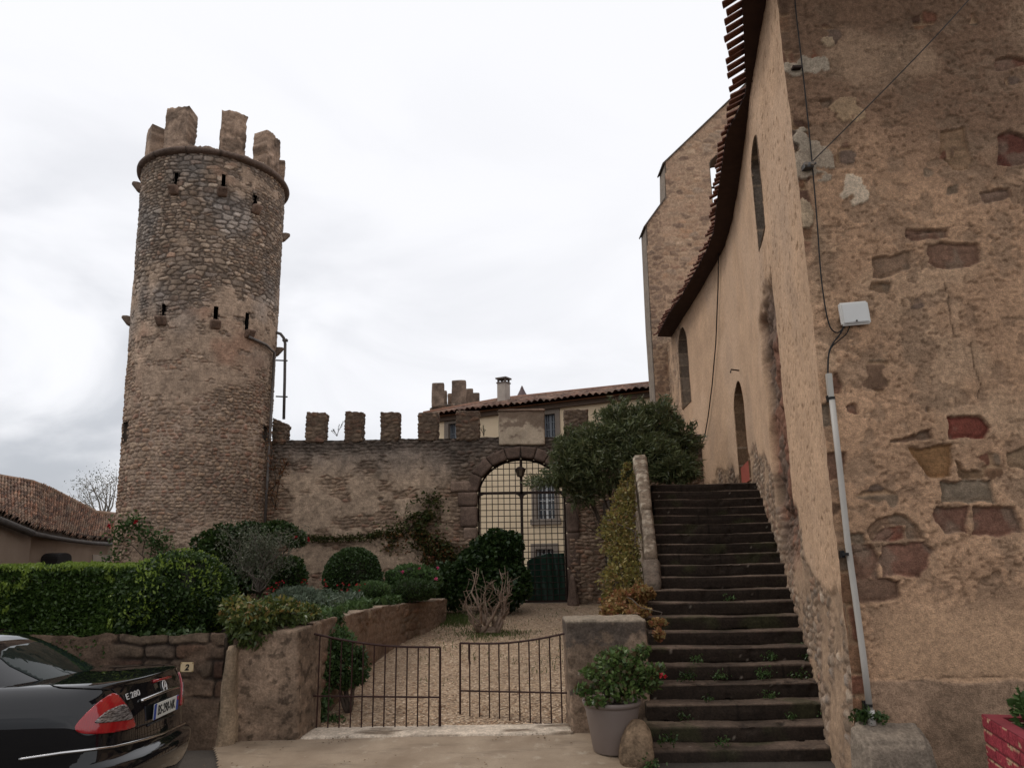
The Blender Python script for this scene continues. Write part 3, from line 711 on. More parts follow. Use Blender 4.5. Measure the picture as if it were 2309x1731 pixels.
ro = roof_grid('roof', bil(E0, E1, R1, R0), roofL, 3.8, M['tile'], house, .25, .42, .10, 5, 6, 5, .35, [(.20, .105, .075), (.165, .09, .066), (.22, .125, .09), (.15, .09, .07), (.20, .13, .10), (.12, .075, .06), (.24, .15, .11)])
B0, B1 = HA - hn * 6.4 - hd * .35, HBx - hn * 6.4; B0.z = B1.z = EZ
m = MB(); m.add([B0, E0, R0], [(0, 1, 2)]); m.add([B0, R0, R1, B1], [(0, 1, 2, 3)]); m.add([E0 - Vector((0, 0, .06)), E1 - Vector((0, 0, .06)), B1 - Vector((0, 0, .06)), B0 - Vector((0, 0, .06))], [(0, 1, 2, 3)])
m.build('back_roof', simple('plain_clay_tile', (.30, .15, .09), (.22, .11, .075), 6, .9), house, fix=False)
m = MB(); m.tube([E0 + Vector((0, 0, .10)), R0 + Vector((0, 0, .06)), R1 + Vector((0, 0, .06))], .10, 8); m.build('ridge_tiles', simple('ridge_clay', (.26, .135, .085), (.20, .10, .065), 7, .85), house, True)
m = MB(); hbox(m, .0, L, EZ - .22, EZ - .03, -.1, .16); m.build('eaves_cornice', simple('brown_cornice', (.15, .105, .075), (.11, .08, .06), 8, .9), house)
cpos = HA + hd * hs(hp(1088, 870)) - hn * 1.6
z0c, z1c = onplane(1088, 862, cpos, hn).z - .6, onplane(1088, 826, cpos, hn).z
cw = onplane(1097, 850, cpos, hn) - onplane(1079, 850, cpos, hn)
c1 = onplane(1088, 850, cpos, hn); az = math.atan2(hd.y, hd.x)
m = MB(); m.box((c1.x, c1.y, (z0c + z1c) / 2), (cw.length, .40, z1c - z0c), az); ch = m.build('chimney', simple('grey_render', (.46, .40, .34), (.36, .31, .27), 3, .9), house, bevel=.01)
m = MB(); m.box((c1.x, c1.y, z1c + .16), (cw.length + .10, .5, .06), az)
for sx in (-1, 1):
    for sy in (-1, 1):
        q = c1 + hd * sx * cw.length * .4 + hn * sy * .15; m.box((q.x, q.y, z1c + .065), (.07, .07, .13), az)
m.box((c1.x, c1.y, z1c - .03), (cw.length + .05, .45, .05), az)
m.build('chimney_cap', simple('chimney_cap_stone', (.16, .13, .11), (.11, .09, .08), 5, .9), ch)

# ------------------------------------------------------------------ turrets beyond the house
FY = 36.0
fc = D(983, 868, FY); fr = (D(1037, 868, FY).x - D(931, 868, FY).x) / 2
ft = empty('small_round_tower', (fc.x, FY, .6), 'small distant round tower with tall battlements above the house roof', 'tower')
zr0 = D(983, 878, FY - fr).z
def ring_pts(t, r, z): return np.stack([fc.x + r * np.sin(t), FY - r * np.cos(t), z + 0 * t], -1)
tq = np.linspace(0, 2 * math.pi, 120); pr = [(fr * .90, .6), (fr * .90, zr0 - .04), (fr, zr0), (fr * 1.03, zr0 + .10), (fr * .96, zr0 + .14), (fr * .6, zr0 + .14)]
prr = []
for i in range(len(pr) - 1):
    n_ = 60 if i == 0 else 3
    for k in range(n_): prr.append((lerp(pr[i][0], pr[i + 1][0], k / n_), lerp(pr[i][1], pr[i + 1][1], k / n_)))
prr.append(pr[-1])
PP = np.stack([ring_pts(tq, r_, z_) for r_, z_ in prr]); 
uu = np.repeat(tq[None] * fr, len(prr), 0); vv = np.repeat(np.array([z_ for _, z_ in prr])[:, None], 120, 1)
h, d, r1, r2, r3 = rubble(uu, vv, 55, (.10, .2), (.15, .4), .05, .012)
grid_obj('shaft', PP, (pick(r1, PAL_GREY) * (.5 + .4 * r2)[..., None]) * (.4 + .6 * h)[..., None], M['stone'], ft)
for i, (xa, xb, yt) in enumerate(((933, 960, 828), (945, 963, 838), (976, 1007, 823), (1003, 1021, 834), (1017, 1035, 843))):
    p0, p1 = D(xa, 870, FY - fr * .6), D(xb, 870, FY - fr * .6); zt_ = D(xa, yt, FY - fr * .6).z; yy = FY - fr * (.78 if i in (0, 2) else .2)
    rough_hexa('merlon', box8(p0.x, p1.x, yy, yy + .35, zr0 + .05, zt_), M['stone'], ft, .06, .03, 3, 200 + i, stonecol((.21, .165, .13), .6, i), .03)
p = D(978, 850, FY); p2 = D(1000, 850, FY); rough_hexa('parapet', box8(D(966, 850, FY).x, D(990, 850, FY).x, FY + .3, FY + .6, zr0, D(978, 846, FY).z), M['stone'], ft, .06, .03, 3, 210, stonecol((.22, .16, .12), .6, 3), .03)
p = D(1128, 858, 38)
cn = empty('pointed_turret_roof', (p.x, p.y, p.z - 1), 'dark pointed conical turret roof behind the house ridge', 'turret')
m = MB(); ph_ = D(1128, 833, 38).z; rw = (D(1141, 856, 38).x - D(1115, 856, 38).x) / 2
m.lathe((p.x, p.y, 0), [(rw * 1.5, p.z - .9), (rw * 1.0, p.z), (rw * .28, lerp(p.z, ph_, .72)), (rw * .30, lerp(p.z, ph_, .74)), (.02, ph_)], 16); m.build('cone_roof', simple('brown_slate', (.13, .085, .08), (.09, .06, .06), 9, .7), cn)
m = MB(); m.lathe((p.x, p.y, 0), [(rw * 1.1, .6), (rw * 1.1, p.z - .5)], 16); m.build('turret_wall', M['greystone'], cn)

# ------------------------------------------------------------------ low tiled building on the left
lb = empty('tiled_outbuilding', D(120, 1200, 19).xy.to_3d(), 'low building with mossy red barrel tile roof left of the tower', 'building')
e0, e1, e2 = D(-60, 1093, 12.6), D(66, 1143, 15.5), D(246, 1169, 22)
r0, r1_, r2_ = D(-60, 1022, 17.5), D(68, 1047, 19.0), D(250, 1110, 25)
e1b = D(58, 1150, 16.0)
mid_e, mid_r = e1, r1_
def bl2(pts0, pts1, sag=.12):
    pts0, pts1 = [np.array(tuple(p)) for p in pts0], [np.array(tuple(p)) for p in pts1]; k = len(pts0)
    s0 = np.linspace(0, 1, k)
    def f(A, B):
        E_ = np.stack([np.interp(A, s0, [p[i] for p in pts0]) for i in range(3)], -1); R_ = np.stack([np.interp(A, s0, [p[i] for p in pts1]) for i in range(3)], -1)
        P = E_ + (R_ - E_) * B[..., None]; P[..., 2] -= sag * np.sin(B * math.pi) + .12 * (fb2(A * 6, B * 3, 3, 400) - .5)
        nn = np.cross(pts0[-1] - pts0[0], pts1[0] - pts0[0]); nn /= np.linalg.norm(nn)
        return P, (nn if nn[2] > 0 else -nn)
    return f
rid = [D(-60, 1018, 17.5), D(0, 1035, 18), D(66, 1046, 18.8), D(110, 1063, 20), D(165, 1090, 22), D(205, 1110, 23.6), D(250, 1114, 25.5)]
eav = [e0, D(0, 1116, 13.9), e1, D(105, 1152, 17), D(150, 1160, 18.6), D(195, 1166, 20.2), D(250, 1170, 22)]
eav.insert(0, eav[0] + (eav[0] - eav[2]) * 1.3); rid.insert(0, rid[0] + (rid[0] - rid[2]) * 1.3); e00 = eav[0]
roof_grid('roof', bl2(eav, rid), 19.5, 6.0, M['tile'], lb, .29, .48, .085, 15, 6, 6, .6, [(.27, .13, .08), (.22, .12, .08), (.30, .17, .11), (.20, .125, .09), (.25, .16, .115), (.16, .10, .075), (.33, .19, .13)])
m = MB(); ee = [p + Vector((0, 0, -.03)) for p in eav]; bb_ = [p + Vector((-.6, 1.2, -.03)) for p in eav]; m.add(ee + bb_, [(i, i + 1, i + 9, i + 8) for i in range(7)]); m.build('soffit', M['dark'], lb, fix=False)
m = MB(); f1_ = [p + Vector((-.03, .06, -.06)) for p in eav]; f2_ = [p + Vector((-.03, .06, .13)) for p in eav]; m.add(f1_ + f2_, [(i, i + 1, i + 9, i + 8) for i in range(7)]); m.build('fascia', M['bark'], lb, fix=False)
m = MB()
for a_, b_ in zip(rid[:-1], rid[1:]): m.tube([a_ + Vector((0, 0, .04)), b_ + Vector((0, 0, .04))], .09, 6)
m.build('hip_tiles', simple('old_ridge_clay', (.33, .22, .15), (.24, .15, .10), 5, .9), lb, True)
M['oldrender'] = simple('old_grey_render', (.36, .275, .21), (.26, .19, .14), 1.1, .95, 0, .4, 30)
dn = Vector((0, 0, 1)); bk = Vector((-.12, .25, 0))
w0, w1, w2 = e00 + bk, e1 + bk, D(66, 1143, 16.3) + bk; w3 = e2 + bk
m = MB()
def quad(mb, a, b, z0, zt): mb.add([(a.x, a.y, z0), (b.x, b.y, z0), (b.x, b.y, b.z - .05), (a.x, a.y, a.z - .05)], [(0, 1, 2, 3)])
quad(m, w0, w1, 0, 0); quad(m, w1, w2, 0, 0)
nW = Vector((w3.y - w2.y, -(w3.x - w2.x), 0)).normalized(); nW = nW if nW.y < 0 else -nW
def lp_(x, y): return onplane(x, y, w2, nW)
wdir = Vector((w3.x - w2.x, w3.y - w2.y, 0)).normalized()
def wsz(s_, z_): return Vector((w2.x + wdir.x * s_, w2.y + wdir.y * s_, z_))
def wso(p): return (Vector((p.x, p.y, 0)) - Vector((w2.x, w2.y, 0))).dot(wdir)
oa, ob = wso(lp_(87, 1215)), wso(lp_(119, 1215)); zs1, zs2 = lp_(103, 1206).z, lp_(103, 1194).z
op = [wsz(oa, 0), wsz(ob, 0), wsz(ob, zs1)] + [wsz((oa + ob) / 2 + (ob - oa) / 2 * math.cos(math.pi * k / 8), zs1 + (zs2 - zs1) * math.sin(math.pi * k / 8)) for k in range(1, 8)] + [wsz(oa, zs1)]
q = lambda x, y: lp_(x, y)
W2t, W3t = Vector((w2.x, w2.y, w2.z - .05)), Vector((w3.x, w3.y, w3.z - .05))
L2, Lw = op[0], op[1]
tA, tB = lp_(87, 1140), lp_(119, 1140)
def tz(p): f_ = (Vector((p.x, p.y, 0)) - Vector((w2.x, w2.y, 0))).length / (Vector((w3.x, w3.y, 0)) - Vector((w2.x, w2.y, 0))).length; return Vector((p.x, p.y, lerp(W2t.z, W3t.z, f_)))
f0 = lambda p: Vector((p.x, p.y, 0))
m.add([f0(w2), f0(L2), tz(L2), W2t], [(0, 1, 2, 3)]); m.add([f0(Lw), f0(w3), W3t, tz(Lw)], [(0, 1, 2, 3)])
seq = op[2:]; tq_ = [tz(p) for p in seq]; ns_ = len(seq)
m.add(seq + tq_, [(i, i + 1, i + ns_ + 1, i + ns_) for i in range(ns_ - 1)])
bq = nW * -6
m.add([f0(w3), f0(w3) + bq, W3t + bq, W3t], [(0, 1, 2, 3)])
m.build('wall', M['oldrender'], lb, fix=False)
m = MB(); i0 = len(op); inn = -nW * .35
m.add([*op, *[p + inn for p in op]], [(i, (i + 1) % i0, i0 + (i + 1) % i0, i0 + i) for i in range(i0)] + [tuple(range(i0, 2 * i0))]); m.build('arched_opening', M['dark'], lb, fix=False)
m = MB(); a_, b_ = lp_(199, 1197) + nW * .03, lp_(250, 1199) + nW * .03; c_, d_ = lp_(250, 1250) + nW * .03, lp_(199, 1250) + nW * .03; m.prism([a_, b_, c_, d_], -nW * .05); fo = m.build('door_surround', simple('pale_render', (.45, .38, .31), (.36, .30, .25), 3, .9), lb)
m = MB(); a_, b_ = lp_(208, 1213) + nW * .04, lp_(250, 1213) + nW * .04; c_, d_ = lp_(250, 1250) + nW * .04, lp_(208, 1250) + nW * .04; m.prism([a_, b_, c_, d_], -nW * .06); m.build('door', simple('dark_brown_wood', (.03, .02, .018), (.02, .014, .012), 9, .6), fo)
M['zinc'] = simple('zinc_gutter', (.13, .115, .105), (.08, .072, .066), 6, .9, 0)
m = MB(); o_ = Vector((.10, -.10, -.08)); m.tube([p + o_ for p in (e00, e0, D(0, 1116, 13.9), e1)], .075, 8); m.build('gutter', M['zinc'], lb, True)
m = MB(); m.tube([p + o_ for p in eav[3:]], .05, 8); m.build('gutter', M['zinc'], lb, True)
m = MB(); p0 = lp_(61, 1158) + nW * .1; m.tube([lp_(62, 1150) + nW * .25, lp_(52, 1178) + nW * .1, lp_(37, 1186) + nW * .08 - nW * 0, lp_(30, 1230) + nW * .08], .05, 8); m.build('downpipe', M['iron'], lb, True)
br = MB(); br.tube([lp_(109, 1183) + nW * .06, lp_(138, 1184) + nW * .06, lp_(138, 1190) + nW * .06], .035, 5); br.build('iron_bracket', M['iron'], lb)
# ------------------------------------------------------------------ church: long nave wall on the right, its street front, roof and gable
PATH = [(2.89, 6.80), (3.31, 8.8), (3.99, 11.7), (4.33, 13.3), (4.56, 14.7), (4.70, 17.0), (4.78, 19.5), (4.84, 22.3)]
_ps = [0.0]
for a_, b_ in zip(PATH[:-1], PATH[1:]): _ps.append(_ps[-1] + math.hypot(b_[0] - a_[0], b_[1] - a_[1]))
PL = _ps[-1]; EAVE = 8.15
def pth(s):
    s = np.asarray(s, float)
    x = np.interp(s, _ps, [p[0] for p in PATH]); y = np.interp(s, _ps, [p[1] for p in PATH])
    e = .25; x2 = np.interp(s + e, _ps, [p[0] for p in PATH]) - np.interp(s - e, _ps, [p[0] for p in PATH]); y2 = np.interp(s + e, _ps, [p[1] for p in PATH]) - np.interp(s - e, _ps, [p[1] for p in PATH])
    l = np.hypot(x2, y2); return x, y, -y2 / l, x2 / l          # point and normal (to the left, outwards)
def hitw(px, py):                                               # 2212-view pixel -> (s, z) on the nave wall
    a, b = ray(px * K, py * K)
    ss = np.linspace(0, PL, 4000); x, y, _, _ = pth(ss); i = int(np.argmin(abs(x - a * y))); return float(ss[i]), EYE + b * float(y[i])
def wp(s, z, o=0.0):
    x, y, nx, ny = pth(s); return Vector((float(x + nx * o), float(y + ny * o), z))
FA = R(4); FD = Vector((math.cos(FA), -math.sin(FA), 0)); FN = Vector((-math.sin(FA), -math.cos(FA), 0)); C0 = Vector((2.89, 6.80, 0)); FL = 4.3; FTOP = 9.6
def fhit(px, py): p = onplane(px, py, C0, FN); return (p - C0).dot(FD), p.z
def fpt(s, z, o=0.0): return C0 + FD * s + FN * o + Vector((0, 0, z))
church = empty('stone_church', (5.2, 12, 0), 'old ochre rendered church with long curving nave wall beside the stone stairs', 'church')
def cornx(z): return .05 * (fb2(z * 2.2, z * 0 + .3, 4, 300) - .5) - .02 * sst(-z, -1.2, 0)
def inpoly0(X, Z, poly):
    r_ = np.zeros(X.shape, bool); k = len(poly)
    for i in range(k):
        (x0, y0), (x1, y1) = poly[i], poly[(i + 1) % k]
        c_ = ((y0 > Z) != (y1 > Z)) & (X < (x1 - x0) * (Z - y0) / ((y1 - y0) or 1e-9) + x0); r_ ^= c_
    return r_
# street front
nu, nv = 370, 740
s_ = np.linspace(0, FL, nu); z_ = np.linspace(-.3, FTOP, nv); S, Z = np.meshgrid(s_, z_)
nf = fb2(S * 24, Z * 24, 3, 308); n1 = fb2(S * 1.1, Z * 1.1, 5, 301); n2 = fb2(S * 6, Z * 6, 4, 302); n3 = fb2(S * 2.5 + 3, Z * 2.5, 5, 303)
base = np.array((.45, .295, .19)) * (.56 + .4 * n3 + .22 * n2 + .32 * nf)[..., None]
base = mixc3(base, (.225, .145, .098), sst(Z + 1.2 * (n1 - .5) + .5 * (S - 1), 5.0, 6.6) * .85)      # the darker coarse coat above
base = mixc3(base, (.54, .39, .265), sst(fb2(S * 1.6, Z * 1.6, 4, 304), .52, .72) * .55)
sm = sst(Z + .35 * (n1 - .5), fhit(2000, 1300)[1] + .1, fhit(2000, 1300)[1] - .2) * sst(S, .15, .4); zb_ = fhit(2000, 1468)[1]
base = base * (1 - sm[..., None]) + (np.array((.46, .31, .20)) * (.84 + .24 * n3 + .1 * n2)[..., None]) * sm[..., None]
hgt = .02 * (n3 - .5) + (.024 * (n2 - .5) + .014 * (nf - .5)) * (1 - sm * .75) + .03 * (n1 - .5)
low = sst(Z + .10 * (n1 - .5) + .03 * (n2 - .5), zb_ + .01, zb_ - .015)
base = base * (1 - low[..., None]) + (np.array((.35, .245, .17)) * (.45 + .7 * n2 + .4 * n3)[..., None]) * low[..., None]; hgt += low * (.02 + .03 * (n2 - .5))
# coarse pits torn out of the coat
pit = np.maximum(sst(fb2(S * 22, Z * 30, 3, 305), .66, .74), sst(fb2(S * 9, Z * 16, 4, 306), .68, .74)) * (1 - sm) * (1 - low * .5) * sst(fb2(S * 1.5, Z * 1.5, 3, 307), .3, .55)
hgt -= .014 * pit; base = base * (1 - .22 * pit[..., None])
# stones laid bare where the coat has fallen
hb, db, q1, q2, q3 = ashlar(S, Z + .03, 310, (.17, .31), (.24, .55), .055, .010)
pb = pick(q1, [(.24, .115, .075), (.235, .15, .10), (.28, .165, .10), (.20, .115, .08), (.225, .165, .115), (.27, .15, .09), (.21, .15, .115)]) * (.6 + .5 * q2)[..., None] * (.5 + .5 * n2 + .5 * fb2(S * 17, Z * 17, 3, 316))[..., None]
stone_ = pb * hb[..., None] + np.array((.40, .275, .175)) * (1 - hb)[..., None]
pm = np.zeros_like(S)
# worn spots where the coat has thinned to the brown ground
wm = sst(fb2(S * 4.2, Z * 4.6, 6, 317, .62), .55, .575) * (1 - sm * .85) * (1 - low); wc = lerp(np.array((.22, .145, .098)), np.array((.27, .20, .14)), fb2(S * 1.2, Z * 1.2, 3, 318)[..., None]) * (.55 + .9 * n2)[..., None]
base = base * (1 - .50 * wm[..., None]) + wc * (.50 * wm)[..., None]; hgt -= .010 * wm
def zz8(p): return (1759 + p[0] * .8527) / K, (451 + p[1] * .8529) / K
def zz4(p): return (1700 + p[0] * .2757) / K, (850 + p[1] * .2757) / K
def zz2(p): return (1700 + p[0] * .2757) / K, p[1] * .2757 / K
STN = [(zz8, ((390, 112), (450, 107), (530, 115), (540, 165), (430, 185), (390, 165)), (.19, .115, .08)), (zz8, ((335, 75), (450, 72), (450, 100), (360, 110), (335, 95)), (.20, .12, .085)), (zz8, ((245, 152), (345, 132), (350, 180), (300, 205), (248, 205)), (.23, .155, .105)), (zz8, ((240, 217), (300, 218), (290, 246), (235, 238)), (.27, .185, .12)),
 (zz8, ((445, 575), (530, 570), (562, 600), (545, 632), (450, 630)), (.19, .062, .045)), (zz8, ((270, 642), (330, 622), (400, 605), (405, 630), (330, 642)), (.23, .15, .105)), (zz8, ((335, 650), (455, 645), (460, 735), (400, 735), (350, 680)), (.27, .155, .075)), (zz8, ((464, 685), (500, 715), (560, 712), (555, 735), (470, 735)), (.24, .16, .10)), (zz8, ((425, 742), (560, 738), (572, 800), (430, 800)), (.23, .185, .135)), (zz8, ((415, 812), (498, 808), (498, 880), (440, 880), (412, 850)), (.18, .098, .07)), (zz8, ((512, 808), (630, 805), (645, 880), (600, 890), (515, 880)), (.195, .105, .075)), (zz8, ((600, 665), (680, 640), (680, 730), (605, 700)), (.24, .17, .11)),
 (zz4, ((1065, 1232), (1228, 1215), (1240, 1330), (975, 1340)), (.20, .088, .06)), (zz4, ((800, 1372), (980, 1370), (1008, 1450), (1015, 1640), (812, 1640)), (.21, .125, .088)), (zz4, ((1052, 1380), (1400, 1342), (1475, 1420), (1440, 1540), (1370, 1638), (1062, 1630)), (.195, .105, .075)), (zz4, ((930, 1250), (1000, 1180), (1120, 1110), (1230, 1130), (1330, 1220), (1400, 1318), (1262, 1322), (1246, 1205), (1060, 1222), (960, 1330)), (.25, .165, .11)), (zz4, ((820, 1655), (1215, 1650), (1190, 1790), (1080, 1845), (850, 1850)), (.20, .128, .09)), (zz4, ((790, 1290), (900, 1280), (930, 1350), (800, 1360)), (.24, .18, .125)),
 (zz4, ((590, 620), (755, 610), (745, 840), (610, 860)), (.22, .13, .09)), (zz4, ((540, 200), (640, 200), (640, 380), (560, 400)), (.25, .20, .15)), (zz4, ((640, -60), (720, -60), (720, 150), (640, 150)), (.20, .115, .08)), (zz4, ((720, 220), (850, 210), (860, 310), (760, 300)), (.22, .11, .075)),
 (zz2, ((1985, 482), (2110, 452), (2260, 470), (2260, 540), (2000, 560)), (.20, .10, .07)), (zz2, ((1990, 1092), (2100, 1055), (2260, 1120), (2260, 1330), (2130, 1368), (1990, 1350)), (.145, .058, .043)), (zz2, ((1525, 1060), (1720, 1042), (1830, 1300), (1800, 1395), (1620, 1400), (1532, 1250)), (.30, .20, .125)), (zz2, ((520, 820), (650, 800), (640, 870), (560, 890)), (.24, .175, .125)), (zz2, ((1830, 1560), (2100, 1520), (2120, 1600), (1900, 1650)), (.22, .15, .11))]
sedge = .055 * (fb2(S * 10, Z * 10, 4, 319) - .5) + .05 * (fb2(S * 3.3, Z * 3.3, 3, 311) - .5); stcol = np.zeros(base.shape); stm = np.zeros_like(S); hstone = np.zeros_like(S)
for q_, (fn_, poly_, cl_) in enumerate(STN):
    pv = [fhit(*fn_(p_)) for p_ in poly_]; cs_, cz_ = np.mean([p_[0] for p_ in pv]), np.mean([p_[1] for p_ in pv]); rad_ = max(math.hypot(p_[0] - cs_, p_[1] - cz_) for p_ in pv) + .12
    jj = np.where(abs(z_ - cz_) < rad_)[0]; ii = np.where(abs(s_ - cs_) < rad_)[0]
    if not len(jj) or not len(ii): continue
    sl = (slice(jj[0], jj[-1] + 1), slice(ii[0], ii[-1] + 1)); A_, B_ = S[sl], Z[sl]; dmin = np.full(A_.shape, 9.0)
    for (xa, ya), (xb, yb) in zip(pv, pv[1:] + pv[:1]):
        t_ = np.clip(((A_ - xa) * (xb - xa) + (B_ - ya) * (yb - ya)) / ((xb - xa) ** 2 + (yb - ya) ** 2), 0, 1); dmin = np.minimum(dmin, np.hypot(A_ - xa - t_ * (xb - xa), B_ - ya - t_ * (yb - ya)))
    sd_ = np.where(inpoly0(A_, B_, pv), dmin, -dmin) + sedge[sl]; mk_ = sst(sd_, -.004, .010)
    tex = (.45 + .55 * n2[sl] + .6 * fb2(A_ * 7 + q_, B_ * 19, 4, 320 + q_)); cc_ = np.array(cl_) * tex[..., None]; cc_ = mixc3(cc_, (.25, .20, .15), .5 * sst(fb2(A_ * 5 + q_, B_ * 5, 3, 350), .55, .7)); k_ = mk_ > stm[sl]
    stcol[sl] = np.where(k_[..., None], cc_, stcol[sl]); stm[sl] = np.maximum(stm[sl], mk_); hstone[sl] = np.where(k_, -.048 + .016 * sst(sd_, .0, .05) + .022 * (n2[sl] - .5), hstone[sl])
base = base * (1 - stm[..., None]) + stcol * stm[..., None]; hgt = hgt * (1 - stm) + hstone * stm
pm = np.maximum(pm, sst(fb2(S * 2.1, Z * 2.6, 4, 312), .74, .76) * (1 - sm) * sst(Z, 1.5, 2.0))
qn = sst(-(S + .14 * (fb2(Z * 2.2, S * 2, 3, 313) - .5)), -.10, -.06) * sst(fb2(Z * .9, S * 0 + .2, 3, 314), .40, .5); pm = np.maximum(pm, qn)
base = base * (1 - pm[..., None]) + stone_ * pm[..., None]; hgt = hgt * (1 - pm) + pm * (-.036 + .022 * hb + .03 * (n2 - .5))
# patches of paler mortar
for x, y, rx, ry, cl in ((1843, 418, 30, 30, (.60, .50, .38)), (1752, 356, 46, 42, (.42, .35, .27)), (1735, 146, 46, 20, (.43, .37, .29)), (1728, 300, 18, 22, (.43, .37, .29)), (1790, 88, 16, 11, (.48, .37, .25)), (1742, 455, 16, 28, (.46, .36, .25)), (1830, 240, 40, 26, (.42, .30, .19))):
    cs, cz = fhit(x, y); e_ = fhit(x + rx, y)[0] - cs; f_ = cz - fhit(x, y + ry)[1]
    dd = ((S - cs) / e_) ** 2 + ((Z - cz) / f_) ** 2 + 2.6 * (fb2(S * 4.5, Z * 4.5, 3, 356) - .5) + 2.6 * (fb2(S * 10, Z * 10, 4, 315) - .5); k_ = sst(-dd, -1.02, -.9)
    base = base * (1 - k_[..., None]) + (np.array(cl) * (.85 + .3 * n2)[..., None]) * k_[..., None]; hgt = hgt * (1 - k_) + k_ * .012
# a few cracks
for pts in (((2040, 605), (2050, 640), (2053, 680), (2062, 720)), ((2098, 740), (2104, 790), (2118, 830), (2112, 860)), ((1960, 505), (2010, 498), (2060, 488), (2110, 486)), ((1845, 1195), (1900, 1180), (1935, 1150)), ((1840, 1466), (1900, 1460), (1990, 1470), (2060, 1462), (2210, 1464))):
    for (xa, ya), (xb, yb) in zip(pts[:-1], pts[1:]):
        (sa, za), (sb, zb2) = fhit(xa, ya), fhit(xb, yb); dx_, dz_ = sb - sa, zb2 - za; l2 = dx_ * dx_ + dz_ * dz_
        t_ = np.clip(((S - sa) * dx_ + (Z - za) * dz_) / l2, 0, 1); dd = np.hypot(S - sa - t_ * dx_ + .03 * (n2 - .5), Z - za - t_ * dz_ + .03 * (n3 - .5)); k_ = sst(-dd, -.010, -.002)
        hgt -= .012 * k_; base = base * (1 - .5 * k_[..., None])
fade = sst(S, 0, .03); hgt = hgt * fade
foot_dark = sst(Z + .4 * (n1 - .5), 1.0, .1); base *= ((1 - .25 * foot_dark) * (.78 + .44 * fb2(S * .8 + 2, Z * .6, 3, 309)))[..., None]  # the front gets darker towards its foot
PX = C0.x + FD.x * S + FN.x * hgt + (1 - sst(S, 0, .15)) * cornx(Z); PY = C0.y + FD.y * S + FN.y * hgt
grid_obj('street_front', np.stack([PX, PY, Z], -1), base, M['facade'], church)
# nave wall
nu, nv = 600, 420
s_ = PL * np.linspace(0, 1, nu) ** 1.12; z_ = np.linspace(-.3, EAVE, nv); S, Z = np.meshgrid(s_, z_)
n1 = fb2(S * .8, Z * .8, 5, 321); n2 = fb2(S * 6, Z * 6, 4, 322); n3 = fb2(S * 2.2 + 3, Z * 2.2, 5, 323)
base = np.array((.48, .335, .225)) * (.75 + .4 * n3 + .1 * n2)[..., None]
base = mixc3(base, (.52, .375, .265), sst(n1, .45, .65) * .6); base = mixc3(base, (.38, .28, .205), sst(fb2(S * 1.2, Z * .7, 4, 324), .55, .75) * .4)
h, d, r1, r2, r3 = rubble(S, Z, 330, (.07, .12), (.09, .2), .07, .008)
rub = pick(r1, PAL_GREY + PAL_WARM) * (.40 + .85 * r2)[..., None] * h[..., None] + np.array((.24, .175, .125)) * (1 - h)[..., None]; smr = sst(fb2(S * 2.6, Z * 2.6, 4, 335), .50, .60); rub = lerp(rub, np.array((.33, .235, .16)) * (.6 + .8 * n2)[..., None], (smr * .85)[..., None]); h = h * (1 - smr * .8)
stairz = np.interp(S, [0, .9, 6.6, 30], [-.1, -.05, 3.05, 3.05])
rm = sst(-(Z - stairz - 1.0 * np.interp(S, [0, 1.2, 2.5, 5, 6.5], [1.5, 1.5, 1.5, 1.15, .45]) + .9 * (n1 - .5) + .5 * (n3 - .5)), -.12, .05)
rm = np.maximum(rm, sst(S, PL - 2.6, PL - 1.9) * sst(n3, .3, .5) * .8)                                   # far end shows its stones
(sc0, zt_), (sc1, _q), (_q2, zl_) = hitw(1640, 660), hitw(1668, 660), hitw(1655, 1040)
scar = sst(S + .25 * (fb2(Z * 1.5, S, 4, 331) - .5), sc1 - .22, sc1 - .10) * sst(-(S + .25 * (fb2(Z * 1.5 + 3, S, 4, 332) - .5)), -(sc0 + .30), -(sc0 + .12)) * sst(-(Z + .5 * (n3 - .5)), -zt_, -zt_ + .3) * sst(Z, 1.4, 2.2)
scc = np.array((.15, .105, .08)) * (.3 + 1.1 * n2)[..., None]; scc = mixc3(scc, (.21, .10, .065), sst(n3, .47, .6) * .7)
base = base * (1 - rm[..., None]) + rub * rm[..., None]; base = base * (1 - scar[..., None]) + scc * scar[..., None]
pit = sst(fb2(S * 24, Z * 16, 3, 333), .69, .77) * sst(-S, -5.5, -2.5) * (1 - rm)
hgt = .03 * (n1 - .5) + .022 * (n3 - .5) + .012 * (n2 - .5) * sst(-S, -5, -2) + rm * (.030 * h - .03) - scar * (.12 + .18 * (.5 - n2)) - .02 * pit
base *= (1 - .22 * pit)[..., None]
hgt += .10 * sst(S, 0, .35) * sst(-S, -1.9, -1.1) * sst(-Z, -1.3, .1)      # the foot of the wall bulges a little
hgt *= sst(S, 0, .03)
X, Y, NX, NY = pth(S)
PX = X + NX * hgt + (1 - sst(S, 0, .15)) * cornx(Z); PY = Y + NY * hgt
keep = np.ones((nv - 1, nu - 1), bool); Sc, Zc = (S[:-1, :-1] + S[1:, 1:]) / 2, (Z[:-1, :-1] + Z[1:, 1:]) / 2
def arch_poly(s0, s1, z0, zs, zt, n=14, pw=1.0):
    c_, r_ = (s0 + s1) / 2, (s1 - s0) / 2
    return [(s0, z0)] + [(c_ - r_ * math.cos(math.pi * i / n), zs + (zt - zs) * math.sin(math.pi * i / n) ** pw) for i in range(n + 1)] + [(s1, z0)]
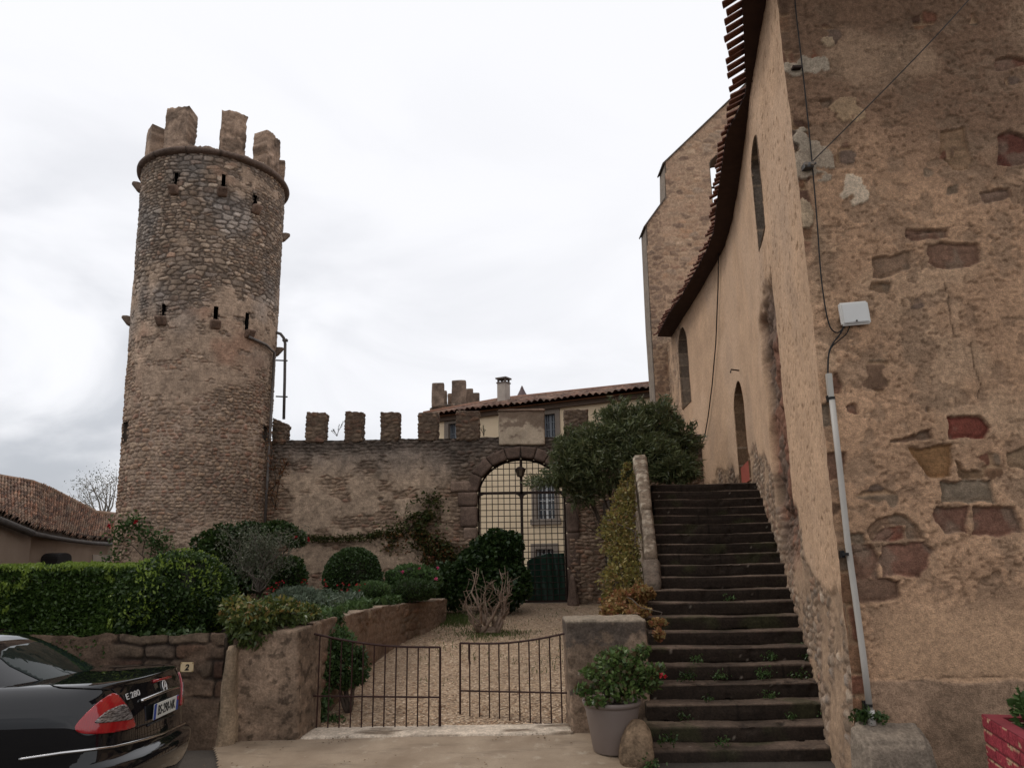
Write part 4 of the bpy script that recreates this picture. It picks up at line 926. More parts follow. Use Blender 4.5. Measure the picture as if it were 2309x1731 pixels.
def add_niche(name, s0, s1, z0, zs, zt, dp, blockcol, seed, pane=True):
    global keep
    c_, r_ = (s0 + s1) / 2, (s1 - s0) / 2
    ins = (abs(Sc - c_) < r_) & (Zc > z0) & ((Zc < zs) | (((Sc - c_) / r_) ** 2 + ((Zc - zs) / max(zt - zs, .01)) ** 2 < 1))
    keep &= ~ins
    poly = arch_poly(s0 - .01, s1 + .01, z0 - .01, zs, zt + .01); k = len(poly); nd = 8
    # jambs in fine rings so the courses of reveal stones can be read
    pz = []
    for a_, b_ in zip(poly, poly[1:] + poly[:1]):
        ln = math.hypot(b_[0] - a_[0], b_[1] - a_[1]); n_ = max(1, int(ln / .03))
        for i in range(n_): pz.append((a_[0] + (b_[0] - a_[0]) * i / n_, a_[1] + (b_[1] - a_[1]) * i / n_))
    k = len(pz); V_ = []; Cc = []
    for j in range(nd + 1):
        for s__, z__ in pz:
            V_.append(tuple(wp(s__, z__, .012 - (dp + .012) * j / nd))); 
            blk = math.floor(z__ / .36 + .3 * seed); jt = abs((z__ / .36 + .3 * seed) % 1 - .5) > .47
            f_ = .75 + .5 * float(hsh(np.array([blk * 7 + seed]), 3)[0]); Cc.append(tuple(np.array((.42, .33, .24)) if jt else np.array(blockcol) * f_))
    F_ = []
    for j in range(nd):
        for i in range(k):
            i2 = (i + 1) % k; F_.append((j * k + i, j * k + i2, (j + 1) * k + i2, (j + 1) * k + i))
    me = np_mesh(name, np.array(V_), np.array(F_), np.array(Cc), False)
    o = link(name, me, M['stone'], church)
    m = MB(); m.add([wp(s__, z__, -dp + .03) for s__, z__ in poly], [tuple(range(len(poly)))])
    m.build('pane', M['glass'] if pane else M['dark'], o, fix=False)
    return o
def nich_px(name, xl, xr, yt, yb, ys, **kw):
    sa, sb = hitw(xr, (yt + yb) / 2)[0], hitw(xl, (yt + yb) / 2)[0]; sm_ = hitw((xl + xr) / 2, yt)[0]
    _, zt_ = hitw((xl + xr) / 2, yt); _, z0 = hitw((xl + xr) / 2, yb); _, zs = hitw((xl + xr) / 2, ys); return add_niche(name, sa, sb, z0, zs, zt_, **kw), (sa, sb, z0, zt_)
nich_px('lancet_window', 1628, 1646, 252, 560, 290, dp=.30, blockcol=(.21, .175, .14), seed=1)
nich_px('arched_window', 1468, 1488, 700, 880, 760, dp=.42, blockcol=(.27, .215, .165), seed=2)
dn_, dq = nich_px('doorway', 1590, 1612, 812, 1046, 880, dp=.38, blockcol=(.25, .165, .10), seed=4, pane=False)
grid_obj('nave_wall', np.stack([PX, PY, Z], -1), base, M['render'], church, keep, True)
# body of the church behind these skins (dark if ever seen through an opening)
m = MB(); poly = [C0 + FD * .8 + Vector((0, .5, -.3))] + [wp(s, -.3, -.75) for s in np.linspace(.6, PL - .1, 16)] + [Vector((11, 22, -.3)), Vector((11, 6.6, -.3)), fpt(FL, -.3, -.4)]
m.prism(poly, (0, 0, EAVE + .2)); m.build('inner_core', M['dark'], church)
m = MB()
for a_, b_ in ((fpt(FL, -.3), fpt(FL + 6, -.3)),): m.add([a_, b_, b_ + Vector((0, 0, FTOP + .3)), a_ + Vector((0, 0, FTOP + .3))], [(0, 1, 2, 3)])
m.add([fpt(1.5, FTOP), fpt(FL + 6, FTOP), fpt(FL + 6, FTOP, -3), fpt(2.5, FTOP, -3)], [(0, 1, 2, 3)])
m.build('street_front_far', simple('ochre_render', (.31, .22, .155), (.25, .17, .12), 2, .95, 0, .8, 20, .03), church, fix=False)
# eaves: soffit board, rows of barrel tiles whose noses stand out against the sky
tips = [(1630, -60), (1635, 0), (1645, 133), (1652, 215), (1640, 267), (1625, 308), (1606, 455), (1600, 524), (1588, 559), (1569, 597), (1529, 670), (1499, 713), (1476, 760)]
HE = EAVE - EYE
tp = []
for x, y in tips:
    a, b = ray(x, y); tp.append((a * HE / b, HE / b))
tp = [(tp[0][0] - .95, tp[0][1] - 2.8)] + tp
tl = [0.0]
for a_, b_ in zip(tp[:-1], tp[1:]): tl.append(tl[-1] + math.hypot(b_[0] - a_[0], b_[1] - a_[1]))
def tip(s): return Vector((float(np.interp(s, tl, [p[0] for p in tp])), float(np.interp(s, tl, [p[1] for p in tp])), EAVE))
def walls_at(y): return float(np.interp(y, [p[1] for p in PATH], [p[0] for p in PATH]))
m = MB(); ks = np.linspace(0, tl[-1], 90); ins_ = []
for s in ks:
    p = tip(s); wx = walls_at(p.y) if p.y > 6.8 else p.x + .45; ins_.append((p, Vector((wx + .1, p.y - .02, EAVE))))
vs = []
for p, q in ins_: di_ = float(np.interp(p.y, [9.2, 10.2], [.20, .09])); vs += [(p.x + di_, p.y, EAVE + .015), (q.x, q.y, EAVE - .02), (p.x + di_, p.y, EAVE + .05), (q.x, q.y, EAVE + .05)]
fs = []
for i in range(len(ins_) - 1):
    b = i * 4; fs += [(b, b + 4, b + 5, b + 1), (b, b + 2, b + 6, b + 4)]
m.add(vs, fs); m.build('soffit', simple('dark_eaves_board', (.060, .032, .024), (.04, .022, .018), 6, .9), church, fix=False)
m = MB(); s = .02; rgn = np.random.RandomState(4)
while s < tl[-1] - .05:
    p = tip(s); q = tip(s + .05); t_ = (q - p).normalized(); n_ = Vector((t_.y, -t_.x, 0)); n_ = n_ if n_.x > 0 else -n_
    j = rgn.uniform(-.05, .05); a_ = p - n_ * (.0 + j) + Vector((0, 0, .02)); up = Vector((0, 0, 1)); sl = (n_ + up * .45).normalized(); w_ = .062
    ring = []
    for e_, rr_ in ((0, 1.0), (.62, .8)):
        c_ = a_ + sl * e_; 
        for k in range(7):
            q_ = math.pi * k / 6; ring.append(tuple(c_ + t_ * (math.cos(q_) * w_ * rr_) + (up - n_ * .3) * (math.sin(q_) * w_ * rr_ * .62)))
        for k in range(7):
            q_ = math.pi * (6 - k) / 6; ring.append(tuple(c_ + t_ * (math.cos(q_) * w_ * rr_ * .75) + (up - n_ * .3) * (math.sin(q_) * w_ * rr_ * .30)))
    fs = [tuple(range(13, -1, -1))] + [(i, (i + 1) % 14, 14 + (i + 1) % 14, 14 + i) for i in range(14)]
    m.add(ring, fs); s += .165 + rgn.uniform(-.022, .022)
m.build('eaves_tiles', simple('old_eaves_tile', (.20, .085, .055), (.11, .05, .036), 9, .85), church)
def nave_roof(A, B):
    ss = A * tl[-1]; X = np.interp(ss, tl, [p[0] for p in tp]); Y = np.interp(ss, tl, [p[1] for p in tp])
    P = np.stack([X + .22 + B * 5.2, Y - 0 * B, EAVE + .09 + B * 2.2], -1); return P, np.array((-.39, 0, .92))
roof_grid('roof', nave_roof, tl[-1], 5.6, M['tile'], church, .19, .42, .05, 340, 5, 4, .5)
# gable wall with bell opening, beyond the roof
GD = 22.3
gp = [(1395, 488), (1437, 430), (1436, 352), (1590, 205), (1730, 60), (1900, 200), (1900, 900), (1412, 900), (1405, 700)]
gpw = [(D(x, y, GD).x, D(x, y, GD).z) for x, y in gp]; gpw[6] = (gpw[5][0], .5); gpw[7] = (gpw[8][0] + .06, .5)
nu, nv = 190, 430
u = np.linspace(gpw[0][0] - .05, gpw[5][0], nu); v = np.linspace(.5, gpw[4][1], nv); U, V = np.meshgrid(u, v)
def inpoly(X, Z, poly):
    r_ = np.zeros(X.shape, bool); k = len(poly)
    for i in range(k):
        (x0, y0), (x1, y1) = poly[i], poly[(i + 1) % k]
        c_ = ((y0 > Z) != (y1 > Z)) & (X < (x1 - x0) * (Z - y0) / ((y1 - y0) or 1e-9) + x0); r_ ^= c_
    return r_
ox0, ox1, oz1, oz0 = D(1536, 380, GD).x, D(1597, 380, GD).x, D(1550, 333, GD).z, D(1550, 440, GD).z
oc, orr = (ox0 + ox1) / 2, (ox1 - ox0) / 2
def inop(X, Z): return (abs(X - oc) < orr) & (Z > oz0) & ((Z < oz1 - .35) | (((X - oc) / orr) ** 2 + ((Z - oz1 + .35) / .35) ** 2 < 1))
Uj = U + .04 * (fb2(U * 6, V * 6, 3, 351) - .5)
kp = inpoly(Uj, V, gpw) & ~inop(U, V); kp = kp[:-1, :-1] & kp[1:, 1:]
h, d, r1, r2, r3 = rubble(U, V, 350, (.13, .20), (.2, .42), .05, .012)
c = pick(r1, [(.44, .31, .21), (.38, .255, .175), (.47, .355, .25), (.33, .215, .15), (.43, .28, .18), (.36, .28, .21)]) * (.75 + .4 * r2)[..., None]
edge_ = sst(-(U - (gpw[0][0] + .45 + .2 * (fb2(U * 0, V * 2.5, 2, 352) - .5))), -.02, .02); edge_ = np.maximum(edge_, (hsh((r1 * 9999).astype(np.int64), 6) < .24) * 1.0)
c = mixc3(c, (.20, .145, .11), edge_ * .85)
c = c * h[..., None] + np.array((.47, .345, .24)) * (1 - h)[..., None]
ps = sst(fb2(U * 1.0, V * 1.0, 4, 353), .42, .56); c = lerp(c, np.array((.47, .345, .245)) * (.85 + .3 * fb2(U * 4, V * 4, 3, 354))[..., None], (ps * (1 - edge_) * .55)[..., None])
P = np.stack([U, GD - .03 * h * (1 - ps * .6) - .02 * (fb2(U * 2, V * 2, 3, 355) - .5), V], -1)
gabo = grid_obj('gable_wall', P, c, M['stone'], church, kp)
m = MB(); g3 = [(x, GD + .03, z) for x, z in gpw]; op_ = [(ox0, oz0)] + [(oc - orr * math.cos(math.pi * i / 10), oz1 - .35 + .35 * math.sin(math.pi * i / 10)) for i in range(11)] + [(ox1, oz0)]
me = bpy.data.meshes.new('gable_core'); bm = bmesh.new()
def loop(pts): 
    vv = [bm.verts.new((x, GD + .03, z)) for x, z in pts]; return [bm.edges.new((vv[i], vv[(i + 1) % len(vv)])) for i in range(len(vv))]
es = loop(gpw) + loop(op_); bmesh.ops.triangle_fill(bm, edges=es, use_beauty=True)
r = bmesh.ops.extrude_face_region(bm, geom=list(bm.faces)); bmesh.ops.translate(bm, verts=[q for q in r['geom'] if isinstance(q, bmesh.types.BMVert)], vec=(0, .85, 0)); bmesh.ops.recalc_face_normals(bm, faces=bm.faces); bm.to_mesh(me); bm.free()
link('gable_core', me, simple('gable_side_stone', (.27, .215, .165), (.18, .145, .115), 3, .95, 0, .8, 12, .04), church)
m = MB()
for (xa, za), (xb, zb2) in zip(gpw[0:4], gpw[1:5]):
    if abs(zb2 - za) > 4 * abs(xa - xb): continue
    d_ = Vector((xb - xa, 0, zb2 - za)); n_ = Vector((-d_.z, 0, d_.x)).normalized(); a_ = Vector((xa, 0, za)) - d_.normalized() * .08; b_ = Vector((xb, 0, zb2))
    m.prism([a_ + n_ * .002 + Vector((0, GD - .06, 0)), b_ + n_ * .002 + Vector((0, GD - .06, 0)), b_ + n_ * .04 + Vector((0, GD - .06, 0)), a_ + n_ * .04 + Vector((0, GD - .06, 0))], (0, .98, 0))
m.build('coping', simple('dark_coping_stone', (.17, .14, .115), (.10, .085, .07), 4, .95), church)
m = MB(); bz = D(1550, 393, GD).z; m.tube([(ox0 - .05, GD + .4, bz), (ox1 + .05, GD + .4, bz)], .035, 6); m.build('bell_bar', M['iron'], church)

# red board standing in the doorway
sa, sb, z0, zt_ = dq
def rb(x, y, o=-.12): 
    s, z = hitw(x, y); return wp(s, z, o)
s_b = lerp(sa, sb, .70)
m = MB(); zb_ = 3.06
for_ = [wp(sb - .03, zb_, -.06), wp(sa + .02, zb_, -.30), wp(sa + .02, zb_ + .70, -.30), wp(sb - .03, zb_ + .42, -.06)]
nn_ = (for_[1] - for_[0]).cross(Vector((0, 0, 1))).normalized() * .04
m.prism(for_, nn_); rbd = m.build('red_board', simple('faded_red_paint', (.36, .09, .06), (.28, .07, .05), 6, .7), None)
tag(rbd, 'faded red slanting board standing in the church doorway at the stair head', 'board')

# ------------------------------------------------------------------ stone stairs
TR, RI, D0_, Z0_ = .28, .1501, 7.74, -.104
def stl(y): return 1.34 + (y - 7.74) * .205
def strx(y): return 3.02 + (y - 7.74) * .231
stairs = empty('stone_staircase', (2.2, 8, 0), 'long flight of dark worn stone steps climbing beside the church wall', 'stairs')
rgs = np.random.RandomState(7)
def stepcol(seed):
    b = np.array((.026, .0195, .015))
    def f(P, n):
        c = b * (.65 + .7 * fb3(P * np.array((2, 4, 4)), 4, seed))[:, None]
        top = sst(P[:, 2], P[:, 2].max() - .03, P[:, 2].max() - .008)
        c = c * (1 + 3.4 * top * (.4 + fb3(P * 5, 3, seed + 1)))[:, None]       # treads lighter than the risers
        jx = np.minimum(abs(P[:, 0] - (1.9 + .5 * ((seed * 7) % 5) / 5 + .1 * (seed % 3))), abs(P[:, 0] - (3.0 + .3 * ((seed * 3) % 4) / 4))); c = c * (1 - .5 * sst(-jx, -.010, -.003))[:, None]
        li = sst(fb3(P * 26, 2, seed + 2), .84, .88); c = mixc3(c, (.26, .235, .20), li * .7)
        mo = sst(fb3(P * 3 + 9, 3, seed + 4), .6, .75) * .5; return mixc3(c, (.045, .05, .022), mo)
    return f
for k in range(21):
    y0 = D0_ + k * TR + rgs.uniform(-.012, .012); zt_ = Z0_ + (k + 1) * RI + rgs.uniform(-.006, .006); y1 = y0 + TR + .16
    xl_ = stl(y0) + rgs.uniform(-.05, .05) - (.08 if k < 10 else -.02); xr_ = strx(y0) + .25; sk = rgs.uniform(-.02, .02)
    zb_ = zt_ - RI - (.02 if k else .3)
    c8 = [(xl_, y0 - sk, zb_), (xr_, y0 + sk - .04, zb_), (xr_ + .05, y1, zb_), (xl_ + .04, y1, zb_), (xl_, y0 - sk, zt_ - rgs.uniform(0, .012)), (xr_, y0 + sk - .04, zt_), (xr_ + .05, y1, zt_), (xl_ + .04, y1, zt_)]
    if k == 20: c8[2] = (xr_ + .3, y1 + 1.2, zb_); c8[6] = (xr_ + .3, y1 + 1.2, zt_); c8[3] = (xl_, y1 + 1.2, zb_); c8[7] = (xl_, y1 + 1.2, zt_)
    xc_ = (xl_ + xr_) / 2 + rgs.uniform(-.25, .15); zt9_ = zt_
    rough_hexa('step', c8, M['stone'], stairs, .025, .007, 6, 400 + k, stepcol(400 + k), .007, lambda P, xc_=xc_, zt9_=zt9_, k=k: -.016 * np.exp(-((P[:, 0] - xc_) / .45) ** 2) * (P[:, 2] > zt9_ - .05) - .022 * sst(fb3(P * 6 + k * 3.1, 3, 440 + k), .70, .76))
rough_hexa('stair_side', [(stl(8) + .02, 8.15, -.3), (stl(8) + .5, 8.15, -.3), (stl(13.3) + .5, 13.3, -.3), (stl(13.3) + .02, 13.3, -.3), (stl(8) + .02, 8.15, -.02), (stl(8) + .5, 8.15, -.02), (stl(13.3) + .5, 13.3, 2.85), (stl(13.3) + .02, 13.3, 2.85)], M['stone'], stairs, .08, .02, 4, 440, stonecol((.07, .055, .042), .5, 2), .02)
# parapet on the left of the upper flight
par = empty('stair_parapet', (2.1, 11, 1.4), 'sloping lichen covered stone parapet along the upper left of the stairs', 'parapet')
def parcol(base, seed, li=.5):
    b = np.array(base)
    def f(P, n):
        c = b * (.6 + .8 * fb3(P * 3, 4, seed))[:, None]; l = sst(fb3(P * 12, 3, seed + 1), .52, .62) * li; c = mixc3(c, (.40, .36, .29), l); return mixc3(c, (.06, .05, .04), sst(fb3(P * 9 + 4, 3, seed + 5), .58, .68) * .6)
    return f
def slope_block(name, xa0, xa1, ya, yb, da, db, zb, seed, base, li):
    """a block whose front face is at 2212-view rows ya (front) .. back"""
    pass
fx0, fx1 = D(1393, 1300, 10.35).x, D(1431, 1300, 10.35).x
zt1 = D(1410, 1213, 10.55).z
rough_hexa('block', [(fx0, 10.35, .6), (fx1, 10.35, .6), (fx1 + .10, 10.9, .6), (fx0 + .08, 10.9, .6), (fx0, 10.35, D(1410, 1256, 10.35).z), (fx1, 10.35, D(1410, 1258, 10.35).z), (fx1 + .10, 10.9, D(1410, 1205, 10.9).z), (fx0 + .08, 10.9, D(1410, 1205, 10.9).z)], M['stone'], par, .035, .012, 6, 450, parcol((.12, .095, .075), 450, .15), .03)
q0, q1 = D(1392, 1200, 10.9), D(1421, 1200, 10.9)
e0_, e1_ = D(1385, 1095, 11.9), D(1409, 1095, 11.9)
f0_, f1_ = D(1366, 980, 13.5), D(1397, 980, 13.5)
rough_hexa('block', [(q0.x, 10.92, .8), (q1.x, 10.92, .8), (e1_.x, 11.9, .8), (e0_.x, 11.9, .8), (q0.x, 10.92, D(1400, 1195, 10.92).z), (q1.x, 10.92, D(1400, 1198, 10.92).z), (e1_.x, 11.9, D(1400, 1098, 11.9).z), (e0_.x, 11.9, D(1400, 1098, 11.9).z)], M['stone'], par, .03, .010, 9, 451, parcol((.15, .12, .09), 451, .5), .03)
rough_hexa('block', [(e0_.x, 11.92, 1.0), (e1_.x, 11.92, 1.0), (f1_.x, 13.5, 1.0), (f0_.x, 13.5, 1.0), (e0_.x, 11.92, D(1400, 1092, 11.92).z), (e1_.x, 11.92, D(1400, 1092, 11.92).z), (f1_.x, 13.5, D(1400, 980, 13.5).z), (f0_.x, 13.5, D(1400, 980, 13.5).z)], M['stone'], par, .03, .010, 9, 452, parcol((.17, .135, .10), 452, .7), .03)
# upper terrace the stairs lead to
ter = MB(); ter.hexa([(2.2, 13.6, .2), (6, 13.6, .2), (6, 22.2, .2), (2.2, 22.2, .2), (2.2, 13.6, 3.02), (6, 13.6, 3.02), (6, 22.2, 3.02), (2.2, 22.2, 3.02)])
o = ter.build('terrace', M['soil'], None); tag(o, kind='structure')
# ------------------------------------------------------------------ ground, street, drive
M['asphalt'] = simple('worn_asphalt', (.085, .070, .057), (.055, .046, .038), 3, .95, 0, .8, 60, .02)
def gmesh(name, xs, ys, dz, mat, kind='structure', inside=None, rough=0.0):
    X, Y = np.meshgrid(xs, ys); Z = np.vectorize(gz)(Y) + dz
    if rough: Z = Z + rough * (fb2(X * 3, Y * 3, 4, 500) - .5)
    kp = None
    if inside is not None: kp = inside((X[:-1, :-1] + X[1:, 1:]) / 2, (Y[:-1, :-1] + Y[1:, 1:]) / 2)
    o = grid_obj(name, np.stack([X, Y, Z], -1), None, mat, None, kp); return tag(o, kind=kind)
ys = np.array([-400, -60, -10, 3, 5, 6.6, 7, 7.5, 8, 8.5, 8.7, 10, 12, 14, 16, 18.5, 19, 25, 40, 120, 900.])
gmesh('ground', np.array([-900, -120, -30, -12, -8, -5, -3, -1, 1, 3, 6, 12, 40, 200, 900.]), ys, -.012, M['soil'])
gmesh('street', np.linspace(-30, 30, 61), np.array([-30, -10, 0, 3, 5, 6, 6.6, 7, 7.5, 8, 8.4]), 0.0, M['asphalt'])
# concrete apron in front of the gate
m_, t_, b_ = newmat('stained_concrete')
n_ = noise_node(t_, 1.3, 6, .62); n2_ = noise_node(t_, 90, 4, .6); n3_ = noise_node(t_, 4.0, 6, .65)
cc = mixrgb(t_, rng(t_, n_.outputs[0], .35, .65, 0, 1), (.36, .275, .19), (.215, .15, .095)); n4_ = noise_node(t_, 2.2, 7, .7, sc3=(.6, 2.4, 1)); cc = mixrgb(t_, rng(t_, n4_.outputs[0], .52, .70, 0, .75), cc, (.15, .105, .068)); cc = mixrgb(t_, rng(t_, n3_.outputs[0], .58, .72, 0, .7), cc, (.50, .43, .33)); cc = mixrgb(t_, rng(t_, n2_.outputs[0], .35, .7, 0, .5), cc, (.20, .15, .105))
t_.links.new(cc, b_.inputs['Base Color']); b_.inputs['Roughness'].default_value = .85; bump(t_, b_, n2_.outputs[0], .3, .006); M['concrete'] = m_
outl = [D(476, 1592, 8.55), D(640, 1592, 8.6), D(1240, 1590, 8.6)]
ap_ = [(-3.30, 8.62), (1.28, 8.62), (1.34, 7.70), (.95, 7.42), (.55, 7.25), (-.4, 7.15), (-2.3, 7.2), (-2.75, 7.5), (-3.0, 7.95)]
xs, ys_ = np.linspace(-3.6, 1.5, 170), np.linspace(6.9, 8.62, 60)
def in_ap(X, Y): return inpoly(X + .06 * (fb2(X * 3, Y * 3, 3, 501) - .5), Y, ap_)
X, Y = np.meshgrid(xs, ys_); Z = np.vectorize(gz)(Y) + .03 + .012 * (fb2(X * 2, Y * 2, 3, 502) - .5)
Z = np.where(Y < 7.25, Z - .0, Z)
o = grid_obj('concrete_apron', np.stack([X, Y, Z], -1), None, M['concrete'], None, in_ap((X[:-1, :-1] + X[1:, 1:]) / 2, (Y[:-1, :-1] + Y[1:, 1:]) / 2)); tag(o, kind='structure')
rg = np.random.RandomState(13); n = 700; lx_ = rg.uniform(-3.2, 3.0, n); ly_ = np.where(rg.uniform(0, 1, n) < .5, rg.uniform(8.25, 8.5, n), rg.uniform(6.6, 8.4, n)); k_ = (fb2(lx_ * 2, ly_ * 2, 3, 505) > .5); lx_, ly_ = lx_[k_], ly_[k_]; n = len(lx_)
an = rg.uniform(0, 6.28, n); sz_ = rg.uniform(.006, .018, n); q8 = np.array([(1, 0), (.2, .5), (-1, .1), (-.1, -.45)]); Vp = np.zeros((n, 4, 3)); Vp[..., 0] = lx_[:, None] + (q8[:, 0] * np.cos(an)[:, None] - q8[:, 1] * np.sin(an)[:, None]) * sz_[:, None]; Vp[..., 1] = ly_[:, None] + (q8[:, 0] * np.sin(an)[:, None] + q8[:, 1] * np.cos(an)[:, None]) * sz_[:, None]; Vp[..., 2] = np.vectorize(gz)(ly_)[:, None] + .044 + np.array((0, .006, .002, .007))
tag(link('leaf_litter', np_mesh('leaf_litter', Vp.reshape(-1, 3), np.arange(n * 4).reshape(-1, 4), np.repeat(pick(rg.uniform(0, 1, n), [(.10, .06, .03), (.16, .10, .05), (.07, .05, .03), (.22, .17, .11)]), 4, 0), False), M['stone']), 'dry leaf scraps and grit scattered over the concrete apron', 'litter', kind='stuff')
# gravel drive
m_, t_, b_ = newmat('pale_gravel')
tc_ = N('ShaderNodeTexCoord', t_); vo = N('ShaderNodeTexVoronoi', t_); vo.inputs['Scale'].default_value = 34; t_.links.new(tc_.outputs['Object'], vo.inputs['Vector'])
rp = N('ShaderNodeValToRGB', t_); sp_ = N('ShaderNodeSeparateColor', t_); t_.links.new(vo.outputs['Color'], sp_.inputs[0]); t_.links.new(sp_.outputs[0], rp.inputs[0])
els = rp.color_ramp.elements; els[0].color = (.20, .13, .08, 1); els[1].color = (.62, .46, .31, 1); e_ = els.new(.5); e_.color = (.42, .29, .18, 1); e_ = els.new(.93); e_.color = (.52, .38, .26, 1); e_ = els.new(.2); e_.color = (.28, .185, .115, 1)
ng = noise_node(t_, 1.1, 5, .6); cg = mixrgb(t_, rng(t_, ng.outputs[0], .45, .75, 0, .4), rp.outputs[0], (.21, .15, .095))
ng2 = noise_node(t_, 2.6, 6, .7); cg = mixrgb(t_, rng(t_, ng2.outputs[0], .66, .76, 0, .55), cg, (.075, .085, .035))
t_.links.new(cg, b_.inputs['Base Color']); b_.inputs['Roughness'].default_value = .95
inv = N('ShaderNodeMath', t_, operation='SUBTRACT'); inv.inputs[0].default_value = .7; t_.links.new(vo.outputs['Distance'], inv.inputs[1]); bump(t_, b_, inv.outputs[0], 1.0, .03)
M['gravel'] = m_
xs, ys_ = np.linspace(-2.9, 4.6, 150), np.linspace(8.84, 18.72, 200); X, Y = np.meshgrid(xs, ys_)
Z = np.vectorize(gz)(Y) + .02 + .05 * (fb2(X * 1.3, Y * 1.3, 4, 503) - .5) + .02 * (fb2(X * 7, Y * 7, 3, 504) - .5)
tag(grid_obj('gravel_drive', np.stack([X, Y, Z], -1), None, M['gravel']), kind='structure')
# loose pebbles on the drive
rg = np.random.RandomState(12); n = 5200; px = rg.uniform(-2.2, 2.0, n); py = 8.9 + 9 * rg.uniform(0, 1, n) ** 1.7; s_ = rg.uniform(.009, .024, n)
base8 = np.array([(1, 0, 0), (.3, .9, .1), (-.8, .5, 0), (-.8, -.6, .1), (.4, -.9, 0), (.1, .1, .75)], float)
pzz = np.vectorize(gz)(py) + .02 + .05 * (fb2(px * 1.3, py * 1.3, 4, 503) - .5)
an = rg.uniform(0, 6.28, n); ca, sa_ = np.cos(an), np.sin(an)
Vp = np.zeros((n, 6, 3)); Vp[..., 0] = px[:, None] + (base8[:, 0] * ca[:, None] - base8[:, 1] * sa_[:, None]) * s_[:, None]; Vp[..., 1] = py[:, None] + (base8[:, 0] * sa_[:, None] + base8[:, 1] * ca[:, None]) * s_[:, None] * .8; Vp[..., 2] = pzz[:, None] + base8[:, 2] * s_[:, None] * .8 + .004
tri = np.array([(0, 1, 5), (1, 2, 5), (2, 3, 5), (3, 4, 5), (4, 0, 5)]); Fp = (tri[None] + (np.arange(n) * 6)[:, None, None]).reshape(-1, 3)
cp = pick(rg.uniform(0, 1, n), [(.48, .36, .25), (.35, .25, .165), (.25, .17, .11), (.56, .46, .35), (.30, .20, .13), (.40, .29, .19)])
tag(link('gravel_stones', np_mesh('gravel_stones', Vp.reshape(-1, 3), Fp, np.repeat(cp, 6, 0), False), M['stone']), 'loose pale pebbles scattered over the gravel drive', 'gravel', kind='stuff')
# raised garden bed
BEDZ = 1.0
xs, ys_ = np.linspace(-14, -1.3, 90), np.linspace(8.5, 18.6, 70); X, Y = np.meshgrid(xs, ys_)
Z = 1.02 - .012 * (Y - 8.5) + .10 * (fb2(X * .9, Y * .9, 4, 510) - .5)
bedline = lambda Y: np.interp(Y, [8.5, 9, 12.5, 14, 15.2, 16.2, 16.8, 17.2], [-2.45, -2.42, -2.40, -2.15, -1.75, -1.55, -1.95, -9])
tag(grid_obj('garden_soil', np.stack([X, Y, Z], -1), None, M['soil'], None, ((X < bedline(Y))[:-1, :-1] & (X < bedline(Y))[1:, 1:])), kind='structure')
# wall of the garden bed, curving round at its far end
bw = empty('garden_bed_wall', (-2.3, 12, gz(12)), 'low curved rubble wall holding the raised flower bed beside the gravel drive', 'wall')
bl = [(-2.30, 8.75), (-2.24, 10.5), (-2.22, 12.5), (-1.98, 14.0), (-1.60, 15.2), (-1.40, 16.0), (-1.62, 16.7), (-2.2, 17.0), (-3.4, 17.1)]
cs = [0.0]
for a_, b2 in zip(bl[:-1], bl[1:]): cs.append(cs[-1] + math.hypot(b2[0] - a_[0], b2[1] - a_[1]))
nu, nv = 300, 56
s_ = np.linspace(0, cs[-1], nu); bx, by = np.interp(s_, cs, [p[0] for p in bl]), np.interp(s_, cs, [p[1] for p in bl])
kx = np.convolve(np.pad(bx, 12, 'edge'), np.ones(25) / 25, 'valid'); ky = np.convolve(np.pad(by, 12, 'edge'), np.ones(25) / 25, 'valid'); kx[0], ky[0] = bx[0], by[0]
tx, ty = np.gradient(kx), np.gradient(ky); l_ = np.hypot(tx, ty); nx_, ny_ = ty / l_, -tx / l_
ztop = 1.17 - .030 * (ky - 8.9) + .03 * (fb2(s_ * 4, s_ * 0, 4, 520) - .5)
rows = np.concatenate([np.linspace(0, 1, nv - 8), np.full(8, 1.0)]); inw = np.concatenate([np.zeros(nv - 8), np.linspace(.03, .34, 8)])
Uu = np.repeat(s_[None], nv, 0); z0_ = np.vectorize(gz)(ky) - .1
Zz = z0_[None] + (ztop - z0_)[None] * rows[:, None]; h, d, r1, r2, r3 = rubble(Uu, Zz + inw[:, None], 521, (.09, .18), (.12, .4), .05, .012)
c = pick(r1, PAL_WARM) * (.42 + .4 * r2)[..., None] * h[..., None] + np.array((.17, .12, .085)) * (1 - h)[..., None]
pmm = sst(fb2(Uu * 1.3, Zz * 1.3, 4, 522), .42, .55); c = lerp(c, np.array((.20, .14, .10)) * (.6 + .8 * fb2(Uu * 4, Zz * 4, 4, 523))[..., None], (pmm * .8)[..., None])
c = np.where(inw[:, None, None] > 0, np.array((.24, .19, .145)) * (.6 + .8 * fb2(Uu * 5, inw[:, None] * 9 + Uu * 0, 3, 524))[..., None], c)
oo = .035 * h * (1 - pmm * .7) + .03 * (fb2(Uu * 3, Zz * 3, 3, 525) - .5) - inw[:, None]
P = np.stack([kx[None] + nx_[None] * oo, ky[None] + ny_[None] * oo, Zz + .02 * (fb2(Uu * 6, inw[:, None] * 8 + Uu * 0, 2, 526) - .5) * (inw[:, None] > 0)], -1)
grid_obj('bed_wall_face', P, c, M['stone'], bw)

